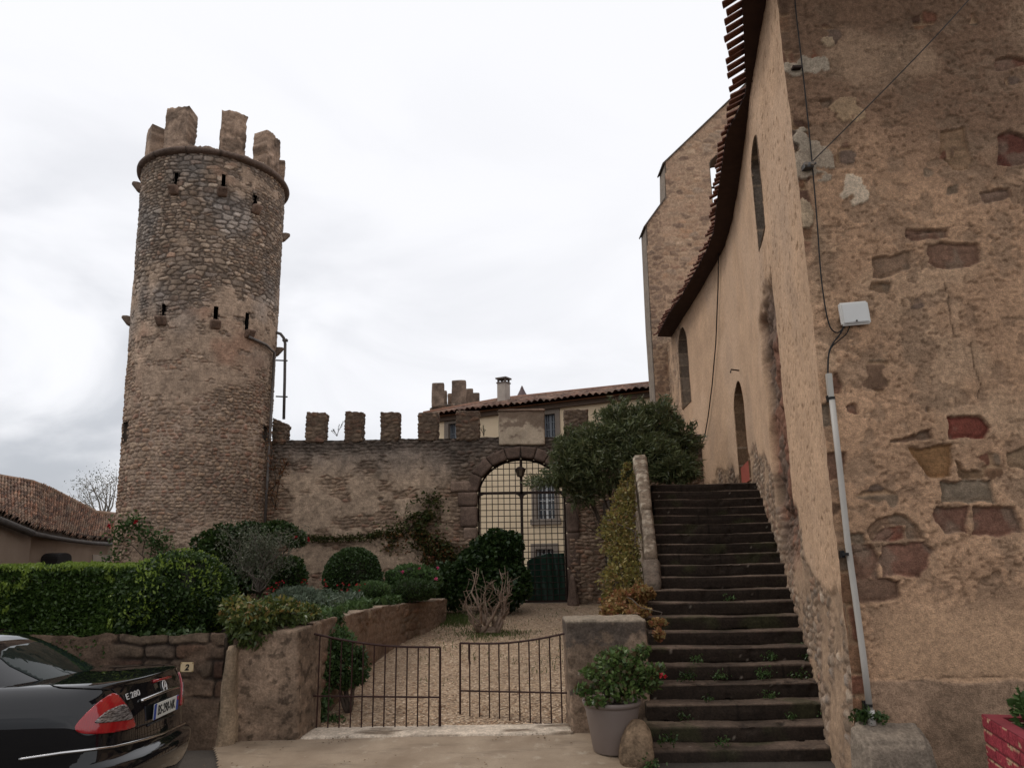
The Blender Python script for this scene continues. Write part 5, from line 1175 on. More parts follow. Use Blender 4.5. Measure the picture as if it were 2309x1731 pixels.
# ------------------------------------------------------------------ gate posts, sill, street wall
def postcol(base, seed, pits=.6):
    b = np.array(base)
    def f(P, n):
        c = b * (.65 + .7 * fb3(P * 2.2, 4, seed))[:, None]; c = mixc3(c, b * .35, sst(fb3(P * 15, 3, seed + 2) + .12 * (fb3(P * 2.1, 2, seed + 9) - .5), .58, .66) * pits); c = mixc3(c, b * 1.7, sst(fb3(P * 9 + 6, 3, seed + 3), .66, .74) * .5)
        dk = sst(fb3(P * 1.4 + 2, 4, seed + 7), .5, .65); return c * (1 - .4 * dk)[:, None]
    return f
a_, b2 = D(490, 1592, 8.42), D(645, 1592, 8.42); zt_ = D(600, 1362, 8.42).z
lpo = rough_hexa('stone_gate_post', [(a_.x, 8.42, -.12), (b2.x, 8.42, -.12), (b2.x + .10, 9.0, -.12), (a_.x, 9.0, -.12), (a_.x - .02, 8.42, zt_ - .03), (b2.x - .06, 8.42, zt_), (b2.x + .06, 9.0, zt_ + .05), (a_.x, 9.0, zt_ + .02)], M['stone'], None, .012, .014, 8, 530, postcol((.27, .20, .145), 530, .8), .02)
tag(lpo, 'broad squat pitted stone gate post under the overhanging shrub, left of the drive', 'gate post')
a_, b2 = D(1236, 1590, 8.50), D(1400, 1590, 8.50); zt_ = D(1300, 1337, 8.5).z
def rpc(P, n):
    c = postcol((.25, .19, .14), 531, .5)(P, n); dk = sst(fb3(P * 7, 4, 77) + .35 * sst(P[:, 2], .75, 1.1), .62, .78); c = mixc3(c, (.055, .05, .046), dk * .7)
    return mixc3(c, (.30, .26, .20), sst(P[:, 2], zt_ - .05, zt_ - .01) * .7)
rpo = rough_hexa('stone_gate_post', [(a_.x, 8.5, -.12), (b2.x + .05, 8.5, -.12), (b2.x + .05, 9.05, -.12), (a_.x - .02, 9.05, -.12), (a_.x - .03, 8.5, zt_), (b2.x + .05, 8.5, zt_ - .01), (b2.x + .05, 9.05, zt_), (a_.x - .04, 9.05, zt_)], M['stone'], None, .012, .018, 8, 531, rpc, .022)
tag(rpo, 'blackened stone gate post behind the potted rose, right of the drive', 'gate post')
a_, b2 = D(650, 1594, 8.5), D(1240, 1590, 8.5)
sil = rough_hexa('door_sill', [(a_.x, 8.44, -.10), (b2.x, 8.46, -.10), (b2.x - .02, 8.84, -.10), (a_.x + .05, 8.86, -.10), (a_.x, 8.44, .045), (b2.x, 8.46, .05), (b2.x - .02, 8.84, .065), (a_.x + .05, 8.86, .06)], M['stone'], None, .04, .005, 5, 533, lambda P, n: mixc3(np.array((.50, .44, .36)) * (.75 + .5 * fb3(P * 3, 4, 7))[:, None], (.16, .125, .09), sst(fb3(P * np.array((2, 7, 4)), 4, 9), .56, .7) * .9), .012)
sil.name = 'threshold_slab'; tag(sil, 'long pale stone threshold slab between the two gate posts', 'threshold')
# rubble retaining wall along the street with its strip of cement at the end
rw = empty('street_retaining_wall', (-6, 8.35, -.1), 'rubble retaining wall under the hedge beside the black car', 'wall')
xr_ = D(478, 1500, 8.3).x
nu, nv = 640, 100; u = np.linspace(-10, xr_, nu); v = np.linspace(-.3, D(440, 1368, 8.3).z, nv); U, V = np.meshgrid(u, v)
h, d, r1, r2, r3 = ashlar(U, V, 540, (.08, .20), (.16, .6), .06, .006, .02)
c = (.5 + 1.0 * fb2(U * 10, V * 10, 4, 549))[..., None] * pick(r1, PAL_WARM) * (.22 + .26 * r2)[..., None] * h[..., None] + np.array((.03, .022, .017)) * (1 - h)[..., None]
cem = sst(-(V + .25 * (fb2(U * 1.5, V * 1.5, 4, 541) - .5)), -.55, -.42); smr = np.maximum(sst(fb2(U * 1.8, V * 2.4, 4, 546), .50, .60), sst(-(U + .5 * (fb2(V * 3, U * 2, 3, 550) - .5)), 4.05, 4.5)); c = lerp(c, np.array((.10, .070, .05)) * (.3 + 1.4 * fb2(U * 8, V * 8, 5, 547))[..., None], (smr * .85)[..., None]); h = lerp(h, .5 + .9 * (fb2(U * 5, V * 8, 4, 553) - .5), smr); c = lerp(c, np.array((.12, .085, .06)) * (.65 + .7 * fb2(U * 3, V * 3, 4, 542))[..., None], cem[..., None])
P = np.stack([U, 8.32 - .030 * h * (1 - cem) - .03 * (fb2(U * 9, V * 9, 4, 548) - .5) - .06 * cem - .05 * (fb2(U * 2, V * 2, 4, 543) - .5), V + .07 * (fb2(U * 5, V * 0, 4, 544) - .5) * sst(V, .8, 1.05)], -1)
grid_obj('wall_face', P, c, M['stone'], rw)
m = MB(); m.box(((-13 + xr_) / 2, 8.56, (v[-1] - .05 - .3) / 2), (xr_ + 13, .40, v[-1] - .05 + .3)); m.build('wall_core', M['bark'], rw)
rough_hexa('cement_strip', [(xr_ - .03, 8.20, -.2), (xr_ + .16, 8.30, -.2), (xr_ + .16, 8.6, -.2), (xr_ - .03, 8.6, -.2), (xr_ + .02, 8.26, .98), (xr_ + .12, 8.30, 1.0), (xr_ + .12, 8.6, 1.0), (xr_ + .02, 8.6, 1.0)], M['stone'], rw, .04, .035, 3, 545, stonecol((.27, .21, .145), .3, 4), .05)
# house number plaque
a, b = ray(404 * K, 1440 * K); pp = at(404 * K, 1440 * K, 8.20)
pq = empty('house_number_plaque', pp, 'small cream enamel house number plaque reading 2 on the retaining wall', 'plaque')
m = MB(); pw, phh = D(418, 1440, 8.2).x - D(390, 1440, 8.2).x, D(404, 1430, 8.2).z - D(404, 1451, 8.2).z
m.box(pp, (pw, .012, phh)); m.build('plate', simple('cream_enamel', (.62, .48, .29), (.55, .42, .25), 6, .4, 0, 0), pq, bevel=.004)
def text_obj(name, s, size, mat, parent, mtx, depth=.003, bold=0.0, shear=0.0, xs=1.0):
    cu = bpy.data.curves.new(name, 'FONT'); cu.body = s; cu.size = size; cu.extrude = depth / 2; cu.align_x = 'CENTER'; cu.align_y = 'CENTER'; cu.offset = bold; cu.shear = shear
    ob = bpy.data.objects.new(name, cu); col.objects.link(ob); bpy.context.view_layer.update()
    me = bpy.data.meshes.new_from_object(ob.evaluated_get(bpy.context.evaluated_depsgraph_get())); bpy.data.objects.remove(ob); bpy.data.curves.remove(cu)
    me.materials.clear(); me.transform(mtx @ Matrix.Diagonal((xs, 1, 1, 1))); return link(name, me, mat, parent)
text_obj('number', '2', phh * .85, M['dark'], pq, Matrix.Translation(pp + Vector((0, -.008, -.004))) @ Matrix.Rotation(R(90), 4, 'X'), .004, .003, .2)
brass = simple('brass', (.45, .33, .15), (.35, .25, .11), 9, .4, .8, 0)
for sx in (-1, 1):
    for sz in (-1, 1): m = MB(); m.box(pp + Vector((sx * pw * .46, -.008, sz * phh * .42)), (.012, .006, .012)); m.build('screw', brass, pq)

# ------------------------------------------------------------------ the two leaves of the low iron gate
def gate_leaf(name, hinge, free, zt_h, zt_f, zb_h, zb_f, nb, zmid_h, zmid_f, label, curve, latch=False, extra=None):
    g = empty(name, (hinge.x, hinge.y, gz(hinge.y)), label, 'gate'); d_ = Vector((free.x - hinge.x, free.y - hinge.y, 0))
    def p(t, z): return Vector((hinge.x + d_.x * t, hinge.y + d_.y * t, z))
    def zt(t): return lerp(zt_h, zt_f, t) - curve * math.sin(math.pi * t)
    def zb(t): return lerp(zb_h, zb_f, t)
    m = MB(); m.tube([p(t, zt(t)) for t in np.linspace(0, 1, 14)], .0125, 6); m.tube([p(t, zb(t)) for t in (0, 1)], .0125, 6)
    for t in (0, 1): m.tube([p(t, zb(t)), p(t, zt(t))], .0135, 6)
    m.tube([p(0, zmid_h), p(1, zmid_f)], .010, 6); m.build('leaf_frame', M['rustiron'], g)
    for i in range(1, nb):
        t = i / nb; m = MB(); m.tube([p(t, zb(t)), p(t, zt(t))], .0085, 5); m.build('upright_bar', M['rustiron'], g)
    if latch:
        m = MB(); m.tube([p(1, zb(1) - .03), p(1, zb(1) + .26)], .017, 6); m.box(p(1.01, zb(1) - .01), (.06, .03, .025)); m.build('drop_bolt', M['rustiron'], g)
    else:
        m = MB(); q = p(.915, lerp(zt(1), zb(1), .2)); m.tube([p(.915, zt(.915)), q, q + Vector((.012, -.01, -.06))], .013, 6); m.build('latch', M['rustiron'], g)
    return g
h1, f1 = D(668, 1370, 8.80), D(951, 1397, 8.78)
gate_leaf('garden_gate_leaf', h1, f1, D(668, 1366, 8.80).z, f1.z, D(672, 1577, 8.80).z, D(952, 1577, 8.78).z, 12, D(672, 1502, 8.8).z, D(952, 1505, 8.78).z, 'left leaf of the low rusty gate with drop bolt, before the leaning shrub', .05, True)
h2, f2 = D(1232, 1365, 8.78), D(994, 1388, 9.35)
gate_leaf('garden_gate_leaf', h2, f2, h2.z, f2.z, D(1236, 1566, 8.78).z, D(995, 1553, 9.35).z, 11, D(1234, 1496, 8.78).z, D(995, 1491, 9.35).z, 'right leaf of the low rusty gate, standing ajar beside the blackened post', .05)

# ------------------------------------------------------------------ pot, boulder, planter
pc = D(1322, 1600, 7.95); pz0 = D(1322, 1616, 7.8).z; pz0 = .0
rt = (D(1390, 1520, 7.9).x - D(1265, 1520, 7.9).x) / 2; rbm = rt * .70; hp_ = D(1322, 1528, 7.7).z - D(1310, 1614, 7.7).z + .0
pc = Vector((D(1324, 1560, 7.95).x, 7.98, gz(7.98) + .03)); hp_ = D(1324, 1522, 7.98 - rt).z - pc.z
pot = empty('potted_rose', pc, 'leafy rose bush with red flower growing in a large taupe plastic pot', 'potted plant')
m = MB(); m.lathe(pc, [(rbm * .96, 0), (rbm, .012), (lerp(rbm, rt, .8) * .985, hp_ * .80), (rt * .955, hp_ * .86), (rt * .955, hp_ * .90), (rt * 1.0, hp_ * .905), (rt * 1.03, hp_ * .94), (rt * 1.03, hp_ * .975), (rt * 1.005, hp_), (rt * .95, hp_), (rt * .92, hp_ * .96), (rt * .90, hp_ * .80)], 56); m.lathe(pc, [(rbm * .96, 0), (.0001, 0)], 56)
m.build('pot', simple('taupe_plastic', (.205, .165, .145), (.185, .145, .125), 3, .5, 0, .08, 120, .002), pot, True)
m = MB(); m.lathe(pc, [(rt * .915, hp_ * .90), (.0001, hp_ * .93)], 40); m.build('potting_soil', M['soil'], pot)
bc = Vector((D(1368, 1600, 7.75).x, 7.72, gz(7.72))); bwid = D(1412, 1610, 7.6).x - D(1322, 1610, 7.6).x; bh = D(1375, 1556, 7.7).z - gz(7.7)
t_, p_ = np.meshgrid(np.linspace(0, 2 * math.pi, 73), np.linspace(0, math.pi, 45)); d_ = np.stack([np.cos(t_) * np.sin(p_), np.sin(t_) * np.sin(p_), np.cos(p_)], -1)
d_ = np.sign(d_) * np.abs(d_) ** .72; up_ = (d_[..., 2:] + 1) / 2; d_ = d_ * (1 + .16 * (fb3(d_ * 1.6 + 3, 3, 551) - .5) * 2 + .05 * (fb3(d_ * 6, 3, 552) - .5)[...] )[..., None] if False else d_ * (1 + .30 * (fb3(d_ * 1.5 + 3, 3, 551) - .5) + .07 * (fb3(d_ * 7, 3, 552) - .5))[..., None]
P = np.stack([bc.x + bwid * (.50 * d_[..., 0] * (1 - .42 * up_[..., 0]) + .13 * up_[..., 0]), bc.y + .21 * d_[..., 1] * (1 - .35 * up_[..., 0]) + .03 * up_[..., 0], bc.z - .06 + (bh + .06) * up_[..., 0]], -1)
bcol = postcol((.20, .145, .095), 551, .5)(P.reshape(-1, 3), 0).reshape(P.shape); bld = grid_obj('boulder', P, bcol, M['stone'], None)
tag(bld, 'rounded brown boulder leaning between the big pot and the stairs', 'boulder')
pf_ = D(2121, 1541, 5.95); pn_ = D(2208, 1556, 5.20); pzb = -.15; PH = pf_.z - pzb
pa = Vector((pf_.x, pn_.y, pf_.z)); pdir = Vector((pn_.x - pf_.x, pn_.y - pf_.y, 0)); PDp = pdir.length; pdir.normalize(); pout = Vector((pdir.y, -pdir.x, 0)); pout = pout if pout.x < 0 else -pout; PWd = .8
pl_ = empty('brick_planter', (pa.x + .35, 5.6, pzb), 'flaking crimson painted brick planter box at the foot of the church front', 'planter')
v = np.linspace(0, PH, 90)
def brickcol(U, V, seed):
    bh_, bw_ = .098, .30; rI = np.floor((PH - V) / bh_); uo = U + (rI % 2) * bw_ / 2 + .1; dv = np.abs(((PH - V) / bh_) % 1 - .5) * bh_; du = np.abs((uo / bw_) % 1 - .5) * bw_
    jo = np.maximum(sst(dv, bh_ / 2 - .008, bh_ / 2 - .003), sst(du, bw_ / 2 - .008, bw_ / 2 - .003))
    c = np.array((.26, .038, .052)) * (.75 + .5 * fb2(U * 6, V * 6, 4, seed))[..., None]; fl = np.maximum(sst(fb2(U * 9, V * 26, 4, seed + 1), .70, .73), sst(((PH - V) / bh_) % 1, .20, .10) * sst(fb2(U * 7, rI, 3, seed + 5), .55, .62)); c = mixc3(c, (.46, .36, .22), fl * .8); c = mixc3(c, (.07, .014, .018), jo * .9)
    return c, .006 * (1 - jo) - .003 * fl + .004 * (fb2(U * 9, V * 9, 3, seed + 2) - .5)
U, V = np.meshgrid(np.linspace(0, PDp, 120), v); c, hg = brickcol(U, V, 560); grid_obj('side', np.stack([pf_.x + pdir.x * U + pout.x * hg, pf_.y + pdir.y * U + pout.y * hg, pzb + V], -1), c, M['stone'], pl_)
fr0 = pf_ + pdir * PDp; U, V = np.meshgrid(np.linspace(0, PWd, 120), v); c, hg = brickcol(U, V, 570); grid_obj('front', np.stack([fr0.x - pout.x * U + pdir.x * hg, fr0.y - pout.y * U + pdir.y * hg, pzb + V], -1), c, M['stone'], pl_)
rimm = simple('crimson_paint', (.25, .038, .05), (.18, .03, .04), 7, .7, 0, .3, 30)
def pq_(s_, t_, z_): return tuple(pf_ + pdir * s_ - pout * t_ + Vector((0, 0, z_ - pf_.z)))
m = MB(); zt9 = pf_.z
for s0, s1, t0, t1 in ((0, PDp, .0, .10), (PDp - .10, PDp, .102, PWd), (0, .10, .102, PWd)):
    m.hexa([pq_(s1, t0, zt9 - .03), pq_(s1, t1, zt9 - .03), pq_(s0, t1, zt9 - .03), pq_(s0, t0, zt9 - .03), pq_(s1, t0, zt9), pq_(s1, t1, zt9), pq_(s0, t1, zt9), pq_(s0, t0, zt9)])
m.build('rim', rimm, pl_)
m = MB(); m.hexa([pq_(PDp - .03, .03, pzb), pq_(PDp - .03, PWd, pzb), pq_(.03, PWd, pzb), pq_(.03, .03, pzb), pq_(PDp - .03, .03, zt9 - .05), pq_(PDp - .03, PWd, zt9 - .05), pq_(.03, PWd, zt9 - .05), pq_(.03, .03, zt9 - .05)]); m.build('planter_soil', M['soil'], pl_)

# ------------------------------------------------------------------ things fixed to the church front
def fw(x, y, o=0.0): s, z = fhit(x, y); return fpt(s, z, o)
c0 = fw(1841, 681, .0); bx_ = empty('junction_box', c0, 'white plastic junction box with rounded corners on the church front', 'junction box')
m = MB(); wd_ = (fw(1873, 680) - fw(1810, 680)).length; ht_ = fw(1841, 657).z - fw(1841, 706).z
m.box((0, 0, 0), (wd_, .05, ht_)); o = m.build('case', simple('white_plastic', (.74, .72, .68), (.68, .66, .62), 5, .4, 0, 0), None, False, .014, 4)
o.data.transform(Matrix.Translation(c0 + FN * .05) @ Matrix.Rotation(-FA, 4, 'Z') @ Matrix.Rotation(R(-3), 4, 'Y')); o.parent = bx_; o.matrix_parent_inverse = Matrix.Translation(bx_.location).inverted()
m = MB(); m.box((0, 0, 0), (wd_ * .86, .012, ht_ * .82)); o = m.build('lid', simple('white_lid', (.70, .69, .66), (.66, .65, .62), 5, .35, 0, 0), None, False, .004, 2)
o.data.transform(Matrix.Translation(c0 + FN * .079) @ Matrix.Rotation(-FA, 4, 'Z') @ Matrix.Rotation(R(-3), 4, 'Y')); o.parent = bx_; o.matrix_parent_inverse = Matrix.Translation(bx_.location).inverted()
m = MB(); q = c0 + FN * .088 - Vector((0, 0, ht_ * .36)); m.tube([q, q + FN * .006], .008, 10); m.build('screw', M['iron'], bx_)
M['cable'] = simple('black_cable', (.010, .010, .010), (.016, .014, .013), 9, .6, 0, 0)
def cable(name, pts, r, label, cat='cable', o=.03, mat=None):
    P = [fw(x, y, oo) for x, y, oo in [(p[0], p[1], p[2] if len(p) > 2 else o) for p in pts]]
    # smooth the polyline
    for _ in range(2):
        Q = [P[0]]
        for a_, b_ in zip(P[:-1], P[1:]): Q += [a_ * .75 + b_ * .25, a_ * .25 + b_ * .75]
        P = Q + [P[-1]]
    m = MB(); m.tube(P, r, 6); return tag(m.build(name, mat or M['cable'], None, True), label, cat)
cable('black_cable', [(1713, -40), (1716, 20), (1728, 120), (1740, 230), (1752, 350), (1763, 480), (1770, 590), (1779, 660), (1787, 700), (1795, 716), (1808, 722), (1818, 712), (1824, 704)], .0065, 'black cable hanging down the church front and looping into the junction box')
cable('black_cable', [(1820, 706), (1814, 722), (1800, 738), (1790, 755), (1786, 780), (1786, 815)], .0075, 'thick black cable dropping from the junction box into the white conduit')
cable('black_cable', [(1834, 706), (1828, 722), (1812, 735), (1796, 748), (1788, 765), (1787, 812)], .0055, 'thin black cable curving from the middle of the junction box to the conduit', o=.022)
cd = empty('cable_conduit', fw(1880, 1550), 'tall pale grey plastic conduit running down the church front', 'conduit')
def strip(mb, pts, w_, o0, o1):
    for (xa, ya), (xb, yb) in zip(pts[:-1], pts[1:]):
        a_, b_ = fw(xa, ya), fw(xb, yb); sd = FD * w_ / 2
        mb.hexa([b_ - sd + FN * o1, b_ + sd + FN * o1, b_ + sd + FN * o0, b_ - sd + FN * o0, a_ - sd + FN * o1, a_ + sd + FN * o1, a_ + sd + FN * o0, a_ - sd + FN * o0])
m = MB(); strip(m, [(1788, 808), (1793, 860)], .052, 0, .045); m.build('cover', simple('pale_grey_plastic', (.50, .47, .42), (.44, .41, .36), 3, .5, 0, 0), cd, bevel=.005)
m = MB(); P = [fw(x, y, .045) for x, y in ((1793, 860), (1810, 1010), (1827, 1170), (1845, 1300), (1861, 1420), (1875, 1535))]; m.tube(P, .027, 12); m.build('tube', simple('pale_grey_pipe', (.46, .43, .385), (.40, .37, .33), 3, .45, 0, 0), cd, True)
for x, y in ((1793, 862), (1823, 1196), (1872, 1520)):
    m = MB(); p_ = fw(x, y, .045); m.tube([p_ - Vector((0, 0, .012)), p_ + Vector((0, 0, .012))], .031, 12); m.box(p_ - FN * .03 - FD * .02, (.03, .04, .06)); m.build('clip', M['cable'], cd)
m = MB(); P = [fw(1875, 1530, .045), fw(1879, 1562, .05)]; m.tube(P, .034, 12); m.build('sleeve', simple('worn_white_sleeve', (.56, .54, .50), (.46, .44, .40), 6, .5), cd, True)
# bracket and the wires it holds
bk_ = empty('wire_bracket', fw(1741, 366), 'small rusty iron wire bracket set in grey mortar on the church front', 'bracket')
m = MB(); p_ = fw(1741, 366, .05); m.box(p_, (.09, .10, .05)); m.tube([p_ + Vector((.0, 0, .0)), p_ + FN * .07 + FD * .06], .012, 6); m.build('clamp', simple('galvanised_iron', (.17, .165, .16), (.09, .085, .08), 20, .5, .6, .3, 60), bk_)
for s in (-1, 1):
    m = MB(); m.tube([p_ + FD * .03 * s + FN * .05, p_ + FD * .03 * s + FN * .075], .018, 8); m.build('insulator', M['greystone'], bk_)
m = MB(); p_ = fw(1718, 152, .03); m.box(p_, (.09, .07, .025)); tag(m.build('iron_peg', M['iron'], None), 'short black iron peg in a pale mortar patch high on the church front', 'peg')
P0_, P1_ = fw(1748, 360, .10), fw(2130, -40, .12)
m = MB(); m.tube([P0_ + (P1_ - P0_) * t + FN * (.35 * math.sin(math.pi * t)) - Vector((0, 0, .10 * math.sin(math.pi * t))) for t in np.linspace(0, 1, 16)], .006, 5); tag(m.build('overhead_wire', simple('grey_wire', (.06, .05, .045), (.045, .04, .035), 9, .7), None), 'thin straight wire slanting up across the church front from its bracket', 'wire')
# thin cable hanging on the nave wall
P = []
for x, y in ((1558, 470), (1556, 620), (1551, 740), (1543, 830), (1534, 900), (1526, 945), (1518, 965)):
    s, z = hitw(x, y); P.append(wp(s, z, .05))
m = MB(); m.tube(P, .014, 5); tag(m.build('black_cable', M['cable'], None), 'thin dark cable hanging in a curve down the smooth nave wall', 'cable')
s, z = hitw(1599, 800); m = MB(); p_ = wp(s, z, .02); m.tube([p_, p_ + Vector((-.16, -.02, .02)), p_ + Vector((-.18, -.02, -.05))], .015, 5); tag(m.build('iron_hook', M['iron'], None), 'little iron hook in the nave wall above the church doorway', 'hook')
# concrete footing at the corner
a_, b_ = fhit(1836, 1560), fhit(1985, 1556)
ft_ = rough_hexa('concrete_footing', [tuple(fpt(a_[0] - .02, -.3, .34)), tuple(fpt(b_[0] + .06, -.3, .34)), tuple(fpt(b_[0] + .06, -.3, -.05)), tuple(fpt(a_[0] - .06, -.3, -.05)), tuple(fpt(a_[0] + .02, a_[1] - .10, .24)), tuple(fpt(b_[0] - .02, a_[1] - .10, .24)), tuple(fpt(b_[0], a_[1] + .05, -.05)), tuple(fpt(a_[0], a_[1] + .03, -.05))], M['stone'], None, .025, .022, 4, 580, lambda P, n: mixc3(np.array((.235, .20, .16)) * (.6 + .8 * fb3(P * 3, 4, 8))[:, None], (.17, .125, .085), sst(fb3(P * 2 + 3, 4, 12) - .5 * (P[:, 2] - .1), .55, .7) * .8), .07)
tag(ft_, 'pale rounded lump of concrete at the foot of the church corner', 'footing')
# iron pipe frame standing on the wall right of the tower
fr_ = empty('pipe_frame', D(610, 890, TY + .2), 'slim grey iron pipe frame with rungs beside the tower, above the wall', 'pipe frame')
m = MB(); q = lambda x, y: D(x, y, TY + .2)
m.tube([q(596, 718), q(606, 721), q(613, 730), q(616, 742), q(615, 820), q(613, 905)], .038, 8); m.build('upright', M['zinc'], fr_, True)
for y in (778, 856):
    m = MB(); m.tube([q(596, y), q(621, y + 1)], .020, 6); m.build('rung', M['zinc'], fr_)
m = MB(); m.box(q(616, 735), (.13, .1, .07)); m.build('collar', M['zinc'], fr_, bevel=.01)
# ------------------------------------------------------------------ plants
def unit(v): return v / (np.linalg.norm(v, axis=-1, keepdims=True) + 1e-9)
def leafmesh(name, p, nrm, L, Wd, mat, parent=None, seed=0, spread=.9, droop=0.0, fold=.12, lv=.35):
    """one small folded blade per point"""
    rg = np.random.RandomState(seed); n = len(p); p = np.asarray(p, float); nrm = unit(np.asarray(nrm, float))
    ax = unit(nrm + rg.normal(0, spread, (n, 3)) + np.array((0, 0, -droop))); l = L * (1 + lv * rg.uniform(-1, 1, n))[:, None]; w_ = Wd * (1 + lv * rg.uniform(-1, 1, n))[:, None]
    fn = unit(np.cross(ax, rg.normal(0, 1, (n, 3)))); fn = np.where(((fn * (nrm * .6 + np.array((0, -.35, .8)))).sum(1) < 0)[:, None], -fn, fn); sd = np.cross(ax, fn)
    base = p - ax * l * .5
    V = np.stack([base, base + ax * l * .45 + sd * w_ * .5 + fn * w_ * fold, base + ax * l, base + ax * l * .45 - sd * w_ * .5 + fn * w_ * fold], 1).reshape(-1, 3)
    F = np.arange(n * 4).reshape(-1, 4); return link(name, np_mesh(name, V, F, None, False), mat, parent)
def blob(n, c, r, seed, lump=.25, lf=2.2, inner=.30, gap=0.0, flat=None, ylo=None):
    """points in the outer shell of a lumpy ellipsoid; gap thins whole clumps out"""
    rg = np.random.RandomState(seed); d = unit(rg.normal(0, 1, (n * 2, 3))); f = 1 + lump * 2 * (fb3(d * lf + seed, 3, seed) - .5)
    rr = f * (1 - inner * rg.uniform(0, 1, n * 2) ** 1.5); p = np.array(tuple(c)) + d * rr[:, None] * np.array(r); k = np.ones(n * 2, bool)
    if gap: k &= fb3(p * (2.6 / max(.35, min(r))) + seed, 3, seed + 3) > gap
    if flat is not None: k &= p[:, 2] > flat
    return p[k][:n], d[k][:n]
G = {}
G['hedge'] = leafmat('hedge_leaf', [(.024, .046, .011), (.042, .078, .016), (.068, .115, .022), (.030, .056, .013)], .42, .25)
G['bush'] = leafmat('dark_bush_leaf', [(.020, .040, .012), (.035, .062, .016), (.055, .09, .022), (.024, .046, .013)], .38, .2)
G['young'] = leafmat('young_tip_leaf', [(.15, .215, .03), (.20, .265, .045), (.11, .17, .03)], .45, .3)
G['ivy'] = leafmat('ivy_leaf', [(.018, .036, .012), (.030, .055, .016), (.045, .075, .022)], .35, .15)
G['oleander'] = leafmat('oleander_leaf', [(.060, .078, .032), (.095, .115, .045), (.14, .16, .070), (.050, .064, .030), (.19, .195, .095)], .38, .25)
G['topiary'] = leafmat('topiary_leaf', [(.026, .048, .014), (.042, .074, .020), (.032, .056, .016)], .45, .2)
G['grey'] = leafmat('grey_green_leaf', [(.085, .115, .075), (.12, .15, .10), (.065, .09, .06)], .6, .2)
G['mid'] = leafmat('mid_green_leaf', [(.045, .085, .025), (.07, .12, .035), (.09, .15, .05), (.05, .08, .03)], .5, .3)
G['rose'] = leafmat('rose_leaf', [(.055, .10, .026), (.09, .145, .038), (.14, .20, .06), (.055, .08, .03), (.11, .07, .035)], .4, .3)
G['gold'] = leafmat('golden_leaf', [(.25, .20, .05), (.17, .165, .045), (.31, .24, .075), (.10, .11, .035), (.27, .16, .06), (.07, .08, .03)], .5, .3)
G['amber'] = leafmat('amber_leaf', [(.27, .16, .055), (.31, .215, .075), (.21, .09, .04), (.17, .14, .045), (.30, .105, .055), (.34, .25, .10)], .5, .3)
G['photinia'] = leafmat('glossy_shrub_leaf', [(.06, .085, .025), (.09, .12, .03), (.05, .07, .022), (.12, .135, .04)], .3, .2)
G['phottip'] = leafmat('bronze_tip_leaf', [(.20, .19, .04), (.24, .14, .05), (.17, .18, .04), (.26, .21, .06)], .4, .3)
G['creeper'] = leafmat('creeper_leaf', [(.045, .065, .018), (.065, .085, .022), (.10, .075, .025), (.035, .05, .016)], .45, .2)
G['rust'] = leafmat('russet_leaf', [(.20, .085, .035), (.15, .06, .03), (.22, .12, .04)], .5, .2)
G['olive'] = leafmat('olive_leaf', [(.11, .115, .075), (.08, .09, .055), (.15, .15, .10)], .6, .2)
G['red'] = leafmat('red_petal', [(.42, .012, .018), (.32, .01, .02), (.50, .02, .03)], .5, .2)
G['pink'] = leafmat('pink_petal', [(.60, .09, .20), (.50, .05, .15)], .5, .3)
G['grass'] = leafmat('grass_blade', [(.045, .075, .015), (.07, .10, .02), (.09, .11, .03)], .6, .2)
G['core'] = simple('added_core_and_stems', (.012, .018, .007), (.022, .020, .012), 9, .95, 0, .6, 18, .05)
def core(parent, c, r, seed, k=.80, name='twigs'):  # solid dark core, added so bright background doesn't show through the leaves
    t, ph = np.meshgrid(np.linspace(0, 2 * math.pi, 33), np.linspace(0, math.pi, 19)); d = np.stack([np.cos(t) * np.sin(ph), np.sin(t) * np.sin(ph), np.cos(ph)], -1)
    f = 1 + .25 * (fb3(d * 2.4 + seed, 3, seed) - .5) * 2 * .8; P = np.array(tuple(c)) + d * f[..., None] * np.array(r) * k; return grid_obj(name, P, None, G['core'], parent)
def blossoms(name, pts, r, mat, parent, seed, pet=9):
    rg = np.random.RandomState(seed); p = np.repeat(np.array([tuple(q) for q in pts]), pet, 0); d = unit(rg.normal(0, 1, p.shape) + np.array((0, -.3, .5))); return leafmesh(name, p + d * r * .5, d, r * 1.1, r * .95, mat, parent, seed, .4, 0, .2)
def branches(name, root, tips, r0, mat, parent, seed, wob=.08, n=6):
    rg = np.random.RandomState(seed); m = MB(); root = Vector(root)
    for t in tips:
        t = Vector(t); ps = []
        for i in range(n + 1):
            f = i / n; q = root.lerp(t, f) + Vector((0, 0, (t - root).length * .10 * math.sin(math.pi * f)))
            if 0 < i < n: q += Vector(rg.normal(0, wob, 3)) * (t - root).length * .5
            ps.append(q)
        m.tube(ps, [r0 * (1 - .8 * i / n) for i in range(n + 1)], 5)
    return m.build(name, mat, parent, True)

